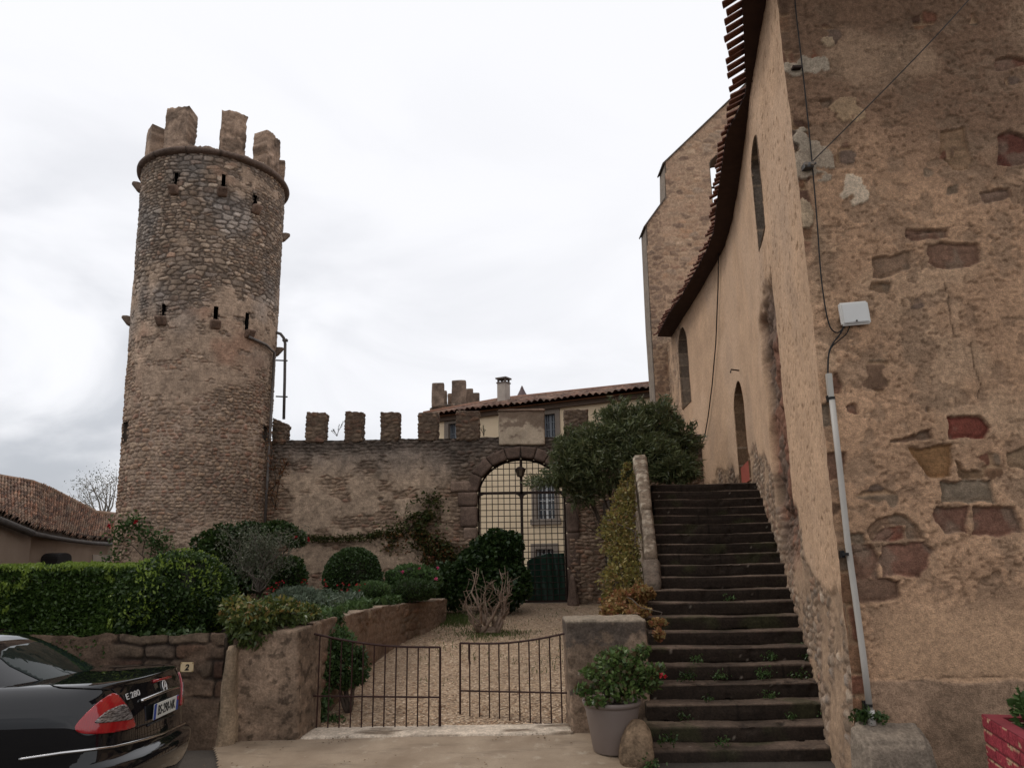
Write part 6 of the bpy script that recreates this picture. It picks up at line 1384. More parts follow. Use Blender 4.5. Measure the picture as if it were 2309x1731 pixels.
# clipped hedge along the top of the street wall
hd0 = D(-40, 1224, 9.3); ztop_ = D(120, 1227, 9.0).z; hx1 = D(300, 1300, 9.1).x
hg = empty('clipped_hedge', (-7, 9.25, 1.0), 'long clipped bright green hedge on top of the retaining wall behind the car', 'hedge')
rg = np.random.RandomState(31); n = 80000; X = rg.uniform(-9.6, hx1, n); side = rg.uniform(0, 1, n)
fy = 8.62 + .10 * np.sin(X * 2.1) ; topz = ztop_ + .06 * (fb2(X * 1.3, X * 0, 3, 601) - .5)
zb_ = .95; frontp = side < .68
Zf = lerp(zb_, topz, rg.uniform(0, 1, n) ** .9); lump = .34 * (fb2(X * 1.6, Zf * 1.6, 3, 602) - .5); Yf = fy - .06 + lump + .22 * (1 - np.sqrt(np.clip(1 - ((Zf - zb_) / (topz - zb_)) ** 4, 0, 1))) + rg.uniform(0, .22, n) ** 1.2 - .10 * sst(-(Zf - zb_), -.35, 0)
Yt = fy + rg.uniform(0, 1.25, n); Zt = topz - rg.uniform(0, .12, n) ** 1.2 + .10 * (fb2(X * 2.2, Yt * 2.2, 3, 603) - .5)
P = np.where(frontp[:, None], np.stack([X, Yf, Zf], 1), np.stack([X, Yt, Zt], 1)); Nn = np.where(frontp[:, None], np.array((0, -1, .45)), np.array((0, -.25, 1.0)))
k = fb3(P * 3.0, 3, 604) > .20
leafmesh('foliage', P[k], Nn[k], .050, .025, G['hedge'], hg, 605, .65)
ky_ = (Zt > topz - .05) & ~frontp & (fb3(P * 2.1, 3, 606) > .42); kz = frontp & (fb3(P * 4.5, 3, 607) > .68)
q = np.concatenate([P[ky_], P[kz]]); leafmesh('young_tips', q + np.array((0, -.02, .03)), np.tile((0, -.2, 1.0), (len(q), 1)), .048, .023, G['young'], hg, 608, .5)
m = MB(); m.box(((-9.6 + hx1) / 2, 9.45, (zb_ + ztop_) / 2 - .08), (hx1 + 9.3, .95, ztop_ - zb_ - .26)); m.build('twigs', G['core'], hg)  # solid dark block added inside the hedge to close bright gaps
nn_ = 2600; xx = rg.uniform(-7, D(240, 1370, 8.4).x, nn_); sag = .22 * fb2(xx * 2.2, xx * 0, 4, 609) ** 1.5 * 2; p_ = np.stack([xx, 8.40 + rg.uniform(-.10, .18, nn_), 1.08 - sag * rg.uniform(0, 1, nn_)], 1); leafmesh('trailing_sprigs', p_, np.tile((0, -.8, -.2), (nn_, 1)), .06, .028, G['hedge'], hg, 610, .7)
# big round bush at the end of the hedge
bc_ = D(368, 1300, 9.3); br_ = (D(500, 1290, 9.0).x - D(262, 1290, 9.0).x) / 2; bz0, bz1 = .98, D(385, 1190, 9.3).z
bb = empty('round_bush', (bc_.x, 9.4, .95), 'big rounded dark glossy bush at the right end of the hedge', 'bush')
cz = lerp(bz0, bz1, .42); rz2 = bz1 - cz
p, d = blob(32000, (bc_.x + .05, 9.33, cz), (br_, .92, rz2), 611, .12, 2.5, .22, .36, .92); leafmesh('foliage', p, d, .050, .027, G['bush'], bb, 612, .7)
p, d = blob(2600, (bc_.x + .05, 9.33, cz), (br_ * 1.02, .94, rz2 * 1.03), 613, .12, 2.5, .06, .48, 1.0); leafmesh('young_tips', p, d + np.array((0, 0, .8)), .046, .024, G['young'], bb, 614, .6)
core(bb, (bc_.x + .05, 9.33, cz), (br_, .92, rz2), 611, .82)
p_ = np.stack([np.linspace(D(240, 1370, 8.4).x, D(430, 1370, 8.4).x, 900) + rg.normal(0, .05, 900), 8.45 + rg.uniform(-.10, .2, 900), 1.0 + rg.normal(0, .06, 900) + .06 * np.sin(np.linspace(0, 22, 900))], 1); leafmesh('trailing_sprigs', p_, np.tile((0, -.8, -.3), (900, 1)), .075, .038, G['bush'], bb, 616, .7)

# overhanging shrub on the left gate post
sh = empty('overhanging_shrub', D(560, 1340, 8.9), 'glossy shrub with bronze tips spilling over the left gate post', 'shrub')
for i, (x, y, dd, rx, ry, rz, n) in enumerate(((545, 1350, 8.5, .28, .26, .24, 1500), (600, 1330, 8.8, .34, .30, .20, 1500), (655, 1328, 9.1, .22, .25, .14, 700), (520, 1318, 8.8, .25, .25, .16, 900))):
    p, d = blob(n, D(x, y, dd), (rx, ry, rz), 620 + i, .25, 2.2, .5); k = d[:, 2] > -.2 - (.4 if i == 0 else 0)
    up = p[:, 2] > D(x, y + (-8 if i < 2 else 8), dd).z
    leafmesh('foliage', p[~up | (np.arange(len(p)) % 5 < 3)], d[~up | (np.arange(len(p)) % 5 < 3)] + np.array((0, -.5, -.2)), .085, .034, G['photinia'], sh, 630 + i, .6, .3)
    q = up & (np.arange(len(p)) % 5 > 2); leafmesh('bronze_tips', p[q], d[q] + np.array((0, 0, .8)), .075, .032, G['phottip'], sh, 640 + i, .6)
branches('stems', D(560, 1350, 9.0), [D(x, y, 8.6) for x, y in ((510, 1370), (545, 1375), (590, 1360), (640, 1325), (560, 1310))], .012, M['bark'], sh, 641)

# dark climbing shrub against the foot of the tower and wall
cs_ = empty('climbing_rose', D(560, 1230, 16.2), 'dense dark green climbing rose against the wall right of the tower foot', 'climber')
for i, (x, y, rx, rz, n) in enumerate(((480, 1185, .62, .55, 3600), (540, 1160, .55, .35, 2200), (600, 1150, .42, .26, 1500), (520, 1235, .8, .5, 3000), (640, 1165, .22, .2, 500))):
    p, d = blob(n, D(x, y, 16.6), (rx, .5, rz), 650 + i, .3, 2.4, .6, .40); leafmesh('foliage', p, d + np.array((0, -.4, .1)), .10, .062, G['bush'] if i % 2 == 0 else G['ivy'], cs_, 655 + i, .7)
branches('stems', D(560, 1290, 16.6), [D(x, y, 16.7) for x, y in ((470, 1180), (540, 1140), (600, 1135), (645, 1160), (500, 1220))], .03, M['bark'], cs_, 660)
blossoms('blossom', [D(665, 1165, 16.1), D(637, 1160, 16.2)], .055, G['red'], cs_, 661)
tr = empty('climbing_rose', D(300, 1180, 16.2), 'sparse climbing rose with red blooms on the left flank of the tower', 'climber')
pts = [D(x, y, 16.35) for x, y in ((245, 1200), (255, 1160), (285, 1132), (310, 1150), (330, 1165), (345, 1185), (360, 1200), (290, 1125), (265, 1140), (350, 1170))]
p = np.concatenate([np.array(tuple(q)) + np.random.RandomState(i).normal(0, (.14, .05, .11), (90, 3)) for i, q in enumerate(pts)]); leafmesh('foliage', p, np.tile((0, -1, .2), (len(p), 1)), .09, .05, G['mid'], tr, 665, .7)
branches('stems', D(330, 1240, 16.4), [D(x, y, 16.4) for x, y in ((245, 1150), (285, 1120), (345, 1165), (310, 1140))], .014, M['bark'], tr, 666)
blossoms('blossom', [D(293, 1127, 16.1), D(236, 1136, 16.1)], .055, G['red'], tr, 667)
# bare grey shrub in front of it
ol = empty('bare_shrub', D(545, 1285, 13.2), 'half bare greyish shrub with pale twigs in front of the climbing rose', 'shrub')
rg = np.random.RandomState(67); root = D(560, 1278, 13.4); tipsl = [D(x, y, 13.4 + rg.uniform(-.4, .4)) for x, y in ((490, 1180), (505, 1165), (520, 1195), (535, 1160), (552, 1150), (566, 1165), (580, 1150), (595, 1185), (610, 1165), (622, 1150), (635, 1190), (520, 1220), (600, 1215))]
branches('twigs', root, tipsl, .016, M['greytwig'], ol, 670, .09, 7)
tw = []
for t in tipsl:
    for k in range(7):
        b_ = root.lerp(t, rg.uniform(.45, .95)); tw.append((b_, b_ + Vector((rg.normal(0, .16), rg.normal(0, .12), abs(rg.normal(.14, .1))))))
m = MB()
for a_, b_ in tw: m.tube([a_, a_.lerp(b_, .5) + Vector((0, 0, .02)), b_], [.005, .004, .002], 4)
m.build('fine_twigs', M['greytwig'], ol)
p = np.concatenate([np.array(tuple(b_)) + rg.normal(0, .09, (46, 3)) for _, b_ in tw]); leafmesh('foliage', p, np.tile((0, -.3, .8), (len(p), 1)), .055, .016, G['olive'], ol, 671, .9)

# creepers on the curtain wall
def trail(name, label, pts, n, mat, size, seed, spread=(.10, .05, .10), depth=WY - .16, extra=None, cat='creeper'):
    g = empty(name, D(*pts[len(pts) // 2], depth), label, cat); P3 = [D(x, y, depth) for x, y in pts]
    rg = np.random.RandomState(seed); idx = rg.uniform(0, len(P3) - 1, n); A = np.array([tuple(q) for q in P3]); i0 = np.floor(idx).astype(int); f = (idx - i0)[:, None]
    i1 = np.minimum(i0 + 1, len(P3) - 1); p = A[i0] * (1 - f) + A[i1] * f + rg.normal(0, 1, (n, 3)) * np.array(spread); p[:, 1] = np.minimum(p[:, 1], depth + .05); k = fb3(p * 4, 3, seed) > .40
    leafmesh('foliage', p[k], np.tile((0, -1, .25), (k.sum(), 1)), size, size * .6, mat, g, seed, .6)
    m = MB(); m.tube([q + Vector((0, .06, 0)) for q in P3], .014, 5); m.build('stem', M['bark'], g, True); return g, p, k
g, p, k = trail('wall_creeper', 'green and russet creeper climbing the curtain wall left of the gateway', [(830, 1160), (870, 1155), (905, 1120), (925, 1095), (930, 1085), (915, 1115), (900, 1150), (920, 1165), (950, 1185), (970, 1205), (985, 1225), (950, 1215), (930, 1190), (970, 1250), (940, 1245)], 6500, G['creeper'], .085, 680, (.17, .10, .17))
q = p[::7] + np.array((0, -.08, 0)); q = q[(q[:, 2] < D(900, 1150, WY).z)]; leafmesh('russet_leaves', q, np.tile((0, -1, .3), (len(q), 1)), .08, .05, G['rust'], g, 681, .6)
trail('wall_creeper', 'thin strip of creeper trained along the ledge of the curtain wall', [(640, 1160), (680, 1163), (720, 1163), (760, 1162), (800, 1160), (840, 1150), (780, 1155)], 1500, G['creeper'], .07, 683, (.10, .05, .045))
g, p, k = trail('red_creeper', 'wispy red leaved creeper beside the drainpipe on the tower', [(575, 930), (583, 960), (588, 1000), (595, 1040), (585, 1070), (592, 1100), (605, 1010), (620, 995), (600, 1040), (580, 1060)], 420, G['rust'], .06, 684, (.07, .04, .09), TY - .35)
# ivy heap by the gateway
iv = empty('ivy_mound', D(1070, 1290, 16.9), 'tall dark ivy mound in front of the left side of the gateway', 'ivy')
for i, (x, y, rx, rz, n, dd) in enumerate(((1070, 1205, .62, .62, 3800, 17.3), (1030, 1240, .55, .60, 3000, 17.1), (1095, 1260, .55, .55, 3000, 17.2), (1060, 1275, .75, .35, 2400, 16.9), (1100, 1180, .35, .35, 1200, 17.4))):
    p, d = blob(n, D(x, y, dd), (rx, .45, rz), 690 + i, .22, 2.5, .4, .33, gz(17) - .05); leafmesh('foliage', p, d + np.array((0, -.3, .0)), .105, .080, G['ivy'], iv, 696 + i, .6)
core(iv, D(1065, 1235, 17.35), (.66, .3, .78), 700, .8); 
dk = empty('shady_shrub', D(960, 1270, 17.0), 'dark low shrub in shade between the flower bed and the ivy mound', 'shrub')
p, d = blob(3600, D(965, 1265, 17.0), (.55, .45, .5), 701, .3, 2.4, .5, .36); leafmesh('foliage', p, d, .09, .055, G['ivy'], dk, 702, .7)
# topiary dome
td = D(762, 1250, 14.6); trx = (D(826, 1250, 14.4).x - D(698, 1250, 14.4).x) / 2; tz1 = D(765, 1181, 14.6).z; tz0 = D(765, 1275, 14.6).z
tp_ = empty('topiary_dome', (td.x, 14.6, tz0), 'clipped dark green dome of topiary before the curtain wall', 'topiary')
cz = lerp(tz0, tz1, .30)
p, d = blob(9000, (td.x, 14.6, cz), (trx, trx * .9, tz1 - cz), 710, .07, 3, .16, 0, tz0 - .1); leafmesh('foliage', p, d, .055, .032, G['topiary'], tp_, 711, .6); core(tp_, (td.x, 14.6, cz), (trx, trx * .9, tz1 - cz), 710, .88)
m = MB(); m.tube([(td.x, 14.6, tz0 - .5), (td.x + .02, 14.6, cz)], .05, 7); m.build('trunk', M['bark'], tp_)
# small shrubs and mounds in the bed
def mound(name, label, cat, x, y, dd, rx, rz, n, mat, L, Wd, seed, lump=.18, up=.6, gap=0, kcore=.8):
    c_ = D(x, y, dd); g = empty(name, (c_.x, dd, c_.z - rz), label, cat); p, d = blob(n, c_, (rx, rx * .85, rz), seed, lump, 2.6, .35, gap, c_.z - rz * .8)
    leafmesh('foliage', p, d + np.array((0, 0, up)), L, Wd, mat, g, seed + 1, .5)
    if kcore: core(g, c_, (rx, rx * .85, rz), seed, kcore)
    return g
mound('green_shrub', 'rounded leafy green shrub between bare shrub and topiary dome', 'shrub', 622, 1245, 14.0, .36, .36, 2600, G['bush'], .075, .045, 720, .2, .3, .33)
mound('lavender_mound', 'large pale grey green mound at the left front of the flower bed', 'shrub', 640, 1300, 11.3, .42, .22, 5200, G['grey'], .09, .012, 724, .15, 1.0)
mound('lavender_mound', 'small round mid green mound in the middle of the flower bed', 'shrub', 803, 1275, 13.4, .33, .17, 3600, G['mid'], .07, .012, 727, .10, 1.0)
mound('lavender_mound', 'dense dark green rounded mound at the far end of the flower bed', 'shrub', 893, 1275, 14.3, .44, .22, 5200, G['topiary'], .075, .014, 730, .12, .8)
mound('flowering_bush', 'light green bush with pink flowers behind the dark mound', 'shrub', 890, 1248, 14.9, .55, .26, 2600, G['mid'], .085, .05, 733, .25, .6, .35)
pk = [o for o in bpy.data.objects if o.name == 'flowering_bush'][0]
blossoms('blossom', [D(945, 1227, 14.3), D(942, 1250, 14.2), D(906, 1228, 14.5), D(870, 1235, 14.4)], .04, G['pink'], pk, 735)
# leafy ground cover in the bed: silver-edged leaves spread over the soil
rg = np.random.RandomState(74); n = 9500; yy = rg.uniform(9.0, 15.6, n); xx = bedline(yy) + .10 - rg.uniform(0, 1, n) ** 1.4 * 1.6; zz = 1.08 - .014 * (yy - 9) + .16 * fb2(xx * 2.4, yy * 2.4, 3, 741) + rg.uniform(-.03, .10, n); k = fb2(xx * 1.8, yy * 1.8, 3, 742) > .38
gcv = leafmesh('ground_cover', np.stack([xx, yy, zz], 1)[k], np.tile((0, -.4, 1), (k.sum(), 1)), .095, .036, G['mid'], None, 743, .9); tag(gcv, 'leafy green ground cover filling the raised flower bed', 'ground cover', kind='stuff')
n = 3200; yy = rg.uniform(9.6, 14.5, n); xx = bedline(yy) - .05 - rg.uniform(0, 1, n) * 1.1; zz = 1.2 - .014 * (yy - 9) + .16 * fb2(xx * 2.4, yy * 2.4, 3, 741) + rg.uniform(-.03, .08, n); k = fb2(xx * 2.2 + 4, yy * 2.2, 3, 744) > .52
gcv = leafmesh('ground_cover', np.stack([xx, yy, zz], 1)[k], np.tile((0, -.4, 1), (k.sum(), 1)), .085, .026, G['grey'], None, 745, .9); tag(gcv, 'silvery leaved ground cover tufts in the raised flower bed', 'ground cover', kind='stuff')
# red salvias
lab = ['red flowered salvia at the foot of the bare shrub', 'red flowered salvia just right of the bare shrub', 'red flowered salvia under the green shrub', 'red flowered salvia left of the topiary dome', 'red flowered salvia below the topiary dome', 'red flowered salvia beside the mid green mound', 'red flowered salvia nearest the bed wall']
for i, (x, y, dd) in enumerate(((575, 1283, 12.6), (600, 1275, 13.0), (655, 1270, 13.2), (705, 1268, 13.2), (740, 1275, 13.0), (775, 1278, 13.0), (735, 1310, 12.2))):
    c_ = D(x, y, dd); g = empty('red_salvia', (c_.x, dd, c_.z - .25), lab[i], 'flower', 'red flowers in the raised bed'); rgi = np.random.RandomState(750 + i)
    tl_ = [c_ + Vector((rgi.normal(0, .10), rgi.normal(0, .06), rgi.uniform(.0, .16))) for _ in range(6)]
    branches('stems', c_ - Vector((0, 0, .28)), tl_, .006, M['bark'], g, 760 + i, .05, 4); blossoms('blossom', tl_, .022, G['red'], g, 770 + i, 6)
    p = np.array(tuple(c_ - Vector((0, 0, .14)))) + rgi.normal(0, (.11, .08, .07), (90, 3)); leafmesh('foliage', p, np.tile((0, -.3, .7), (90, 1)), .06, .028, G['mid'], g, 780 + i, .8)
# shrub leaning out behind the left gate leaf
ls = empty('leaning_shrub', (-2.0, 9.6, gz(9.6)), 'leggy green shrub leaning over the drive behind the left gate leaf', 'shrub')
for i, (x, y, dd, rx, rz, n) in enumerate(((725, 1395, 9.6, .24, .24, 1500), (752, 1450, 9.5, .26, .20, 1500), (700, 1455, 9.4, .18, .26, 900), (728, 1348, 9.8, .12, .14, 420), (690, 1530, 9.2, .14, .20, 700), (775, 1420, 9.5, .12, .14, 400), (720, 1560, 9.2, .16, .08, 300))):
    p, d = blob(n, D(x, y, dd), (rx, rx, rz), 790 + i, .3, 2.4, .6, .38); leafmesh('foliage', p, d, .062, .028, G['mid'] if i % 2 == 0 else G['topiary'], ls, 800 + i, .7)
branches('stems', (-2.02, 9.5, gz(9.5)), [D(725, 1395, 9.6), D(755, 1450, 9.5), D(728, 1345, 9.8), D(700, 1440, 9.4), D(775, 1425, 9.5)], .032, M['bark'], ls, 810)

# bleached root stump on the gravel
st = empty('bleached_stump', D(1055, 1325, 14.6), 'bleached many branched root stump standing on the gravel before the gateway', 'stump')
rg = np.random.RandomState(82); m = MB(); bs = D(1055, 1322, 14.6); bs.z = gz(14.6)
lim = [(1012, 1262, .3), (1022, 1240, .1), (1040, 1232, -.2), (1030, 1225, .2), (1048, 1262, .3), (1062, 1250, -.3), (1078, 1228, .1), (1090, 1222, .0), (1097, 1232, .2), (1072, 1262, -.2), (1100, 1255, .1), (1008, 1290, .0), (1020, 1275, -.3), (1085, 1270, -.3), (1095, 1285, -.1), (1040, 1280, -.4)]
for x, y, o in lim:
    t = D(x, y, 14.6 + o); a_ = bs + Vector((rg.uniform(-.18, .18), rg.uniform(-.1, .1), 0)); ps = []
    for i in range(6):
        f = i / 5; q = a_.lerp(t, f); q.x += (t.x - bs.x) * .35 * math.sin(math.pi * f); 
        if 0 < i < 5: q += Vector(rg.normal(0, .045, 3))
        ps.append(q)
    r_ = rg.uniform(.016, .034); m.tube(ps, [r_ * 1.5, r_ * 1.1, r_ * .8, r_ * .55, r_ * .36, r_ * .10], 6)
    for k in range(7):
        b_ = ps[rg.randint(1, 5)]; m.tube([b_, b_ + Vector((rg.normal(0, .08), rg.normal(0, .06), rg.uniform(.03, .14))), b_ + Vector((rg.normal(0, .12), rg.normal(0, .08), rg.uniform(.10, .25)))], [r_ * .42, r_ * .24, .002], 5)
m.build('limbs', M['driftwood'], st, True)
rough_hexa('root_base', box8(bs.x - .24, bs.x + .22, bs.y - .14, bs.y + .14, bs.z - .05, bs.z + .15), M['driftwood'], st, .03, .06, 5, 83, None, .12)
gr = np.random.RandomState(84); n = 4200; gx_ = np.concatenate([gr.normal(D(985, 1320, 15.6).x, .22, n // 2), gr.normal(bs.x, .45, n // 4), gr.uniform(-1.6, 1.4, n - n // 2 - n // 4)]); gy_ = np.concatenate([gr.normal(16.2, .6, n // 2), gr.normal(14.5, .35, n // 4), gr.uniform(10.5, 17.5, n - n // 2 - n // 4)]); k = (fb2(gx_ * 2, gy_ * 2, 3, 85) > .46) | (np.arange(n) < n // 2)
P = np.stack([gx_, gy_, np.vectorize(gz)(gy_) + .05], 1)[k]; tag(leafmesh('grass', P, np.tile((0, 0, 1), (len(P), 1)), .085, .010, G['grass'], None, 86, .45), 'thin grass growing along the edge of the gravel drive', 'grass', kind='stuff')
# green sheet hung on the lower right of the gate
gs0, gs1 = D(1140, 1300, GY + .12), D(1223, 1300, GY + .12)
nu, nv = 40, 50; u = np.linspace(0, 1, nu); v = np.linspace(0, 1, nv); U, V = np.meshgrid(u, v); X = gs0.x + (gs1.x - gs0.x) * U
ztp = np.interp(u, [0, .12, .5, 1], [D(1140, 1212, GY).z, D(1148, 1205, GY).z, D(1180, 1195, GY).z, D(1222, 1194, GY).z]); Z = gzb + .06 + (ztp[None] - gzb - .06) * V
Y = GY + .10 + .035 * np.sin(U * 17 + V * 2) * (.3 + V * .7) + .03 * (fb2(U * 4, V * 3, 3, 87) - .5)
gsh = grid_obj('green_sheet', np.stack([X, Y, Z], -1), None, simple('dark_green_sheet', (.018, .05, .032), (.012, .034, .022), 3, .35, 0, .1, 30), None); sm_ = gsh.modifiers.new('thick', 'SOLIDIFY'); sm_.thickness = .012
tag(gsh, 'dark green sheet hung behind the lower right of the iron grille', 'sheet')

# oleander right of the gateway
oo = empty('oleander', D(1320, 1200, 15.5), 'big dark oleander with bare stems between the gateway and the church', 'tree')
ols = [(1295, 958, 15.6, .70, .50, 3000), (1350, 940, 15.8, .75, .48, 3000), (1420, 935, 15.9, .60, .45, 2500), (1245, 1000, 15.3, .55, .50, 2200), (1310, 1015, 15.3, .80, .45, 3000), (1400, 985, 15.4, .75, .55, 3000), (1470, 965, 15.8, .40, .55, 1800), (1450, 1015, 15.0, .52, .28, 1800), (1480, 1020, 15.2, .28, .22, 800), (1260, 1060, 15.4, .42, .32, 1200), (1210, 1035, 15.1, .25, .16, 500), (1340, 895, 16, .5, .22, 1000), (1225, 960, 15.5, .28, .25, 700), (1420, 890, 16, .45, .22, 900)]
for i, (x, y, dd, rx, rz, n) in enumerate(ols):
    p, d = blob(n, D(x, y, dd), (rx, rx * .8, rz), 830 + i, .3, 2.4, .55, .38); leafmesh('foliage', p, d + np.array((0, -.1, .35)), .155, .028, G['oleander'], oo, 850 + i, .55, .1)
rgo = np.random.RandomState(77); sp_p, sp_d = [], []
for i, (x, y, dd, rx, rz, n) in enumerate(ols):
    for k in range(9):
        d_ = unit(rgo.normal(0, 1, 3) + np.array((0, -.3, .55))); c_ = np.array(tuple(D(x, y, dd))) + d_ * np.array((rx, rx * .8, rz)) * 1.02; t_ = rgo.uniform(0, .17, 26); sp_p.append(c_ + d_ * t_[:, None] + rgo.normal(0, .03, (26, 3))); sp_d.append(np.tile(d_, (26, 1)))
leafmesh('foliage', np.concatenate(sp_p), np.concatenate(sp_d), .16, .026, G['oleander'], oo, 878, .7)
p, d = blob(330, D(1165, 1040, 15.0), (.36, .25, .16), 870, .3, 2.4, .7); leafmesh('foliage', p, d + np.array((-.6, 0, .2)), .14, .022, G['oleander'], oo, 871, .5)
for x, y, dd, rx, rz in ((1330, 965, 15.9, .95, .55), (1420, 965, 15.9, .75, .6)): core(oo, D(x, y, dd), (rx, rx * .5, rz), 872 + x, .8)
rt_ = D(1322, 1185, 15.6); branches('stems', rt_, [D(x, y, 15.6) for x, y in ((1215, 1010), (1255, 1040), (1290, 1000), (1310, 980), (1330, 990), (1345, 1000), (1380, 980))], .035, M['bark'], oo, 875, .05)
br2 = D(1320, 1300, 15.6); br2.z = gz(15.6) - .05; m = MB()
for k, (x, y) in enumerate(((1318, 1180), (1325, 1180), (1312, 1170))): m.tube([br2 + Vector((k * .06 - .06, 0, 0)), D(x, y, 15.6)], [.05, .035], 6)
m.build('trunk', M['bark'], oo, True)
branches('stems', D(1310, 1170, 15.5), [D(1165, 1045, 15.0), D(1250, 1080, 15.2)], .012, M['bark'], oo, 876)
# golden climber down the parapet
gc = empty('golden_climber', D(1350, 1310, 10.4), 'golden and amber leaved climber tumbling down beside the stair parapet', 'climber')
gpt = [(1357, 1005, 13.1, .07), (1356, 1040, 12.8, .13), (1350, 1080, 12.4, .17), (1340, 1120, 12.0, .24), (1328, 1155, 11.6, .28), (1350, 1190, 11.3, .24), (1352, 1230, 11.0, .24), (1340, 1262, 10.7, .30), (1352, 1290, 10.4, .32)]
rgq = np.random.RandomState(88); n = 9000; q_ = rgq.uniform(0, len(gpt) - 1.001, n); i0 = q_.astype(int); f_ = (q_ - i0)[:, None]; A_ = np.array([tuple(D(x, y, dd)) for x, y, dd, r_ in gpt]); rr_ = np.array([r_ for *_, r_ in gpt])
d = unit(rgq.normal(0, 1, (n, 3))); rad = (rr_[i0] * (1 - f_[:, 0]) + rr_[i0 + 1] * f_[:, 0]) * (.35 + .75 * rgq.uniform(0, 1, n) ** .6); p = A_[i0] * (1 - f_) + A_[i0 + 1] * f_; rad = rad * (.55 + .9 * fb3(p * 2.6 + d * .8, 3, 89)); p = p + d * rad[:, None]; k = fb3(p * 5, 3, 90) > .40
leafmesh('foliage', p[k], d[k] + np.array((-.2, -.5, .1)), .062, .034, G['gold'], gc, 890, .7)
for i, (x, y, dd, rx, rz, n) in enumerate(((1350, 1300, 10.1, .30, .17, 850), (1330, 1318, 9.7, .20, .10, 500), (1385, 1280, 10.0, .17, .10, 420), (1420, 1345, 8.9, .10, .06, 130), (1424, 1370, 8.7, .07, .06, 110), (1365, 1320, 9.6, .25, .08, 500))):
    p, d = blob(n, D(x, y, dd), (rx, rx, rz), 900 + i, .3, 2.6, .6, .33); leafmesh('amber_foliage', p, d + np.array((-.1, -.5, .3)), .066, .042, G['amber'], gc, 910 + i, .9)
branches('stems', D(1350, 1325, 10.3), [D(x, y, dd) for x, y, dd in ((1355, 1040, 12.8), (1335, 1150, 11.6), (1352, 1200, 11.2), (1420, 1345, 8.9))], .014, M['bark'], gc, 920)
# rose in the pot
pr_ = pc + Vector((0, 0, hp_ * .92)); 
for i, (x, y, dd, rx, rz, n) in enumerate(((1335, 1430, 7.95, .24, .15, 620), (1370, 1450, 7.9, .22, .16, 620), (1315, 1470, 7.85, .18, .12, 420), (1400, 1470, 7.9, .14, .12, 330), (1350, 1490, 7.8, .22, .10, 420), (1280, 1450, 7.9, .13, .08, 200), (1262, 1490, 7.9, .11, .07, 160), (1290, 1515, 7.75, .12, .05, 170), (1385, 1405, 7.95, .10, .07, 150), (1425, 1445, 7.85, .06, .06, 60))):
    p, d = blob(n, D(x, y, dd), (rx, rx, rz), 930 + i, .3, 2.6, .75, .36); leafmesh('foliage', p, d + np.array((0, -.2, .4)), .056, .040, G['rose'], pot, 940 + i, .7)
branches('stems', pr_ - Vector((0, 0, .05)), [D(x, y, 7.9) for x, y in ((1290, 1445), (1330, 1410), (1355, 1420), (1385, 1400), (1425, 1440), (1265, 1490), (1400, 1470))], .009, M['bark'], pot, 950)
blossoms('blossom', [D(1428, 1458, 7.75), D(1438, 1462, 7.75)], .03, G['red'], pot, 951)
# plants of the planter and by the conduit
pgc = Vector(pq_(PDp * .42, .36, zt9 + .10)); pg = empty('planter_geranium', pgc, 'leafy green plant growing in the crimson planter', 'plant')
p, d = blob(520, pgc, (.27, .30, .17), 960, .25, 2.4, .6); leafmesh('foliage', p, d + np.array((0, -.3, .5)), .065, .058, G['mid'], pg, 961, .6)
branches('stems', pgc - Vector((0, 0, .15)), [pgc + Vector(q) for q in ((-.15, -.1, .02), (.1, -.05, .06), (0, .1, .08))], .006, G['core'], pg, 962)
def weed(x, y, dd, label, n=60, r=.05, L=.05, mat='mid', seed=0, grp='weeds in the stair joints', pt=None):
    c_ = pt if pt is not None else D(x, y, dd); rgi = np.random.RandomState(1000 + seed); p = np.array(tuple(c_)) + rgi.normal(0, (r, r * .6, r * .55), (n, 3)); o = leafmesh('weed', p, np.tile((0, -.4, .8), (n, 1)), L, L * .5, G[mat], None, 1010 + seed, .8); return tag(o, label, 'weed', grp)
weed(1860, 1535, 0, 'dark weed tuft at the foot of the white conduit', 190, .05, .05, 'bush', 1, None, fw(1862, 1540, .06)); weed(0, 0, 0, 'small weed just right of the white conduit foot', 70, .04, .04, 'mid', 2, None, fw(1895, 1545, .05))
WD = [(1480, 3, 'wide weed patch at the left on the fourth stair tread', 150, .10), (1545, 3, 'weed clump in the middle of the fourth stair tread', 110, .07), (1640, 3, 'low weeds right of centre on the fourth stair tread', 170, .11), (1715, 3, 'dark weeds at the right end of the fourth stair tread', 90, .07), (1500, 4, 'low weeds left of centre on the fifth stair tread', 80, .08), (1660, 4, 'low weeds right of centre on the fifth stair tread', 90, .09), (1740, 4, 'bushy weed at the right end of the fifth stair tread', 110, .07), (1578, 8, 'little weed on the ninth stair tread, lone in its middle', 60, .05), (1545, 0, 'leafy weed sprouting on the lowest stair tread', 90, .05), (1465, 1, 'trailing weeds at the left on the second stair tread', 60, .07), (1690, 1, 'tiny weed right of centre on the second stair tread', 50, .04), (1770, 1, 'tall dark weed at the right end of the second stair tread', 140, .07), (1520, 2, 'small weed left of centre on the third stair tread', 40, .04), (1650, 2, 'bright weed right of centre on the third stair tread', 70, .05), (1750, 5, 'weed tuft at the right end of the sixth stair tread', 90, .06), (1700, 14, 'bright weed against the church wall near the stair head', 80, .07), (1688, 17, 'fern like weed against the church wall at the stair head', 60, .06)]
for i, (x, k, lb_, n, r) in enumerate(WD):
    y_ = D0_ + k * TR + (.20 if i % 4 else .12); weed(0, 0, 0, lb_, int(n * .8), min(r, .055) * .85, .034, 'mid' if i % 3 else 'bush', 10 + i, 'weeds in the stair joints', Vector((ray(x * K, 1400)[0] * y_, y_, Z0_ + (k + 1) * RI + r * .55)))
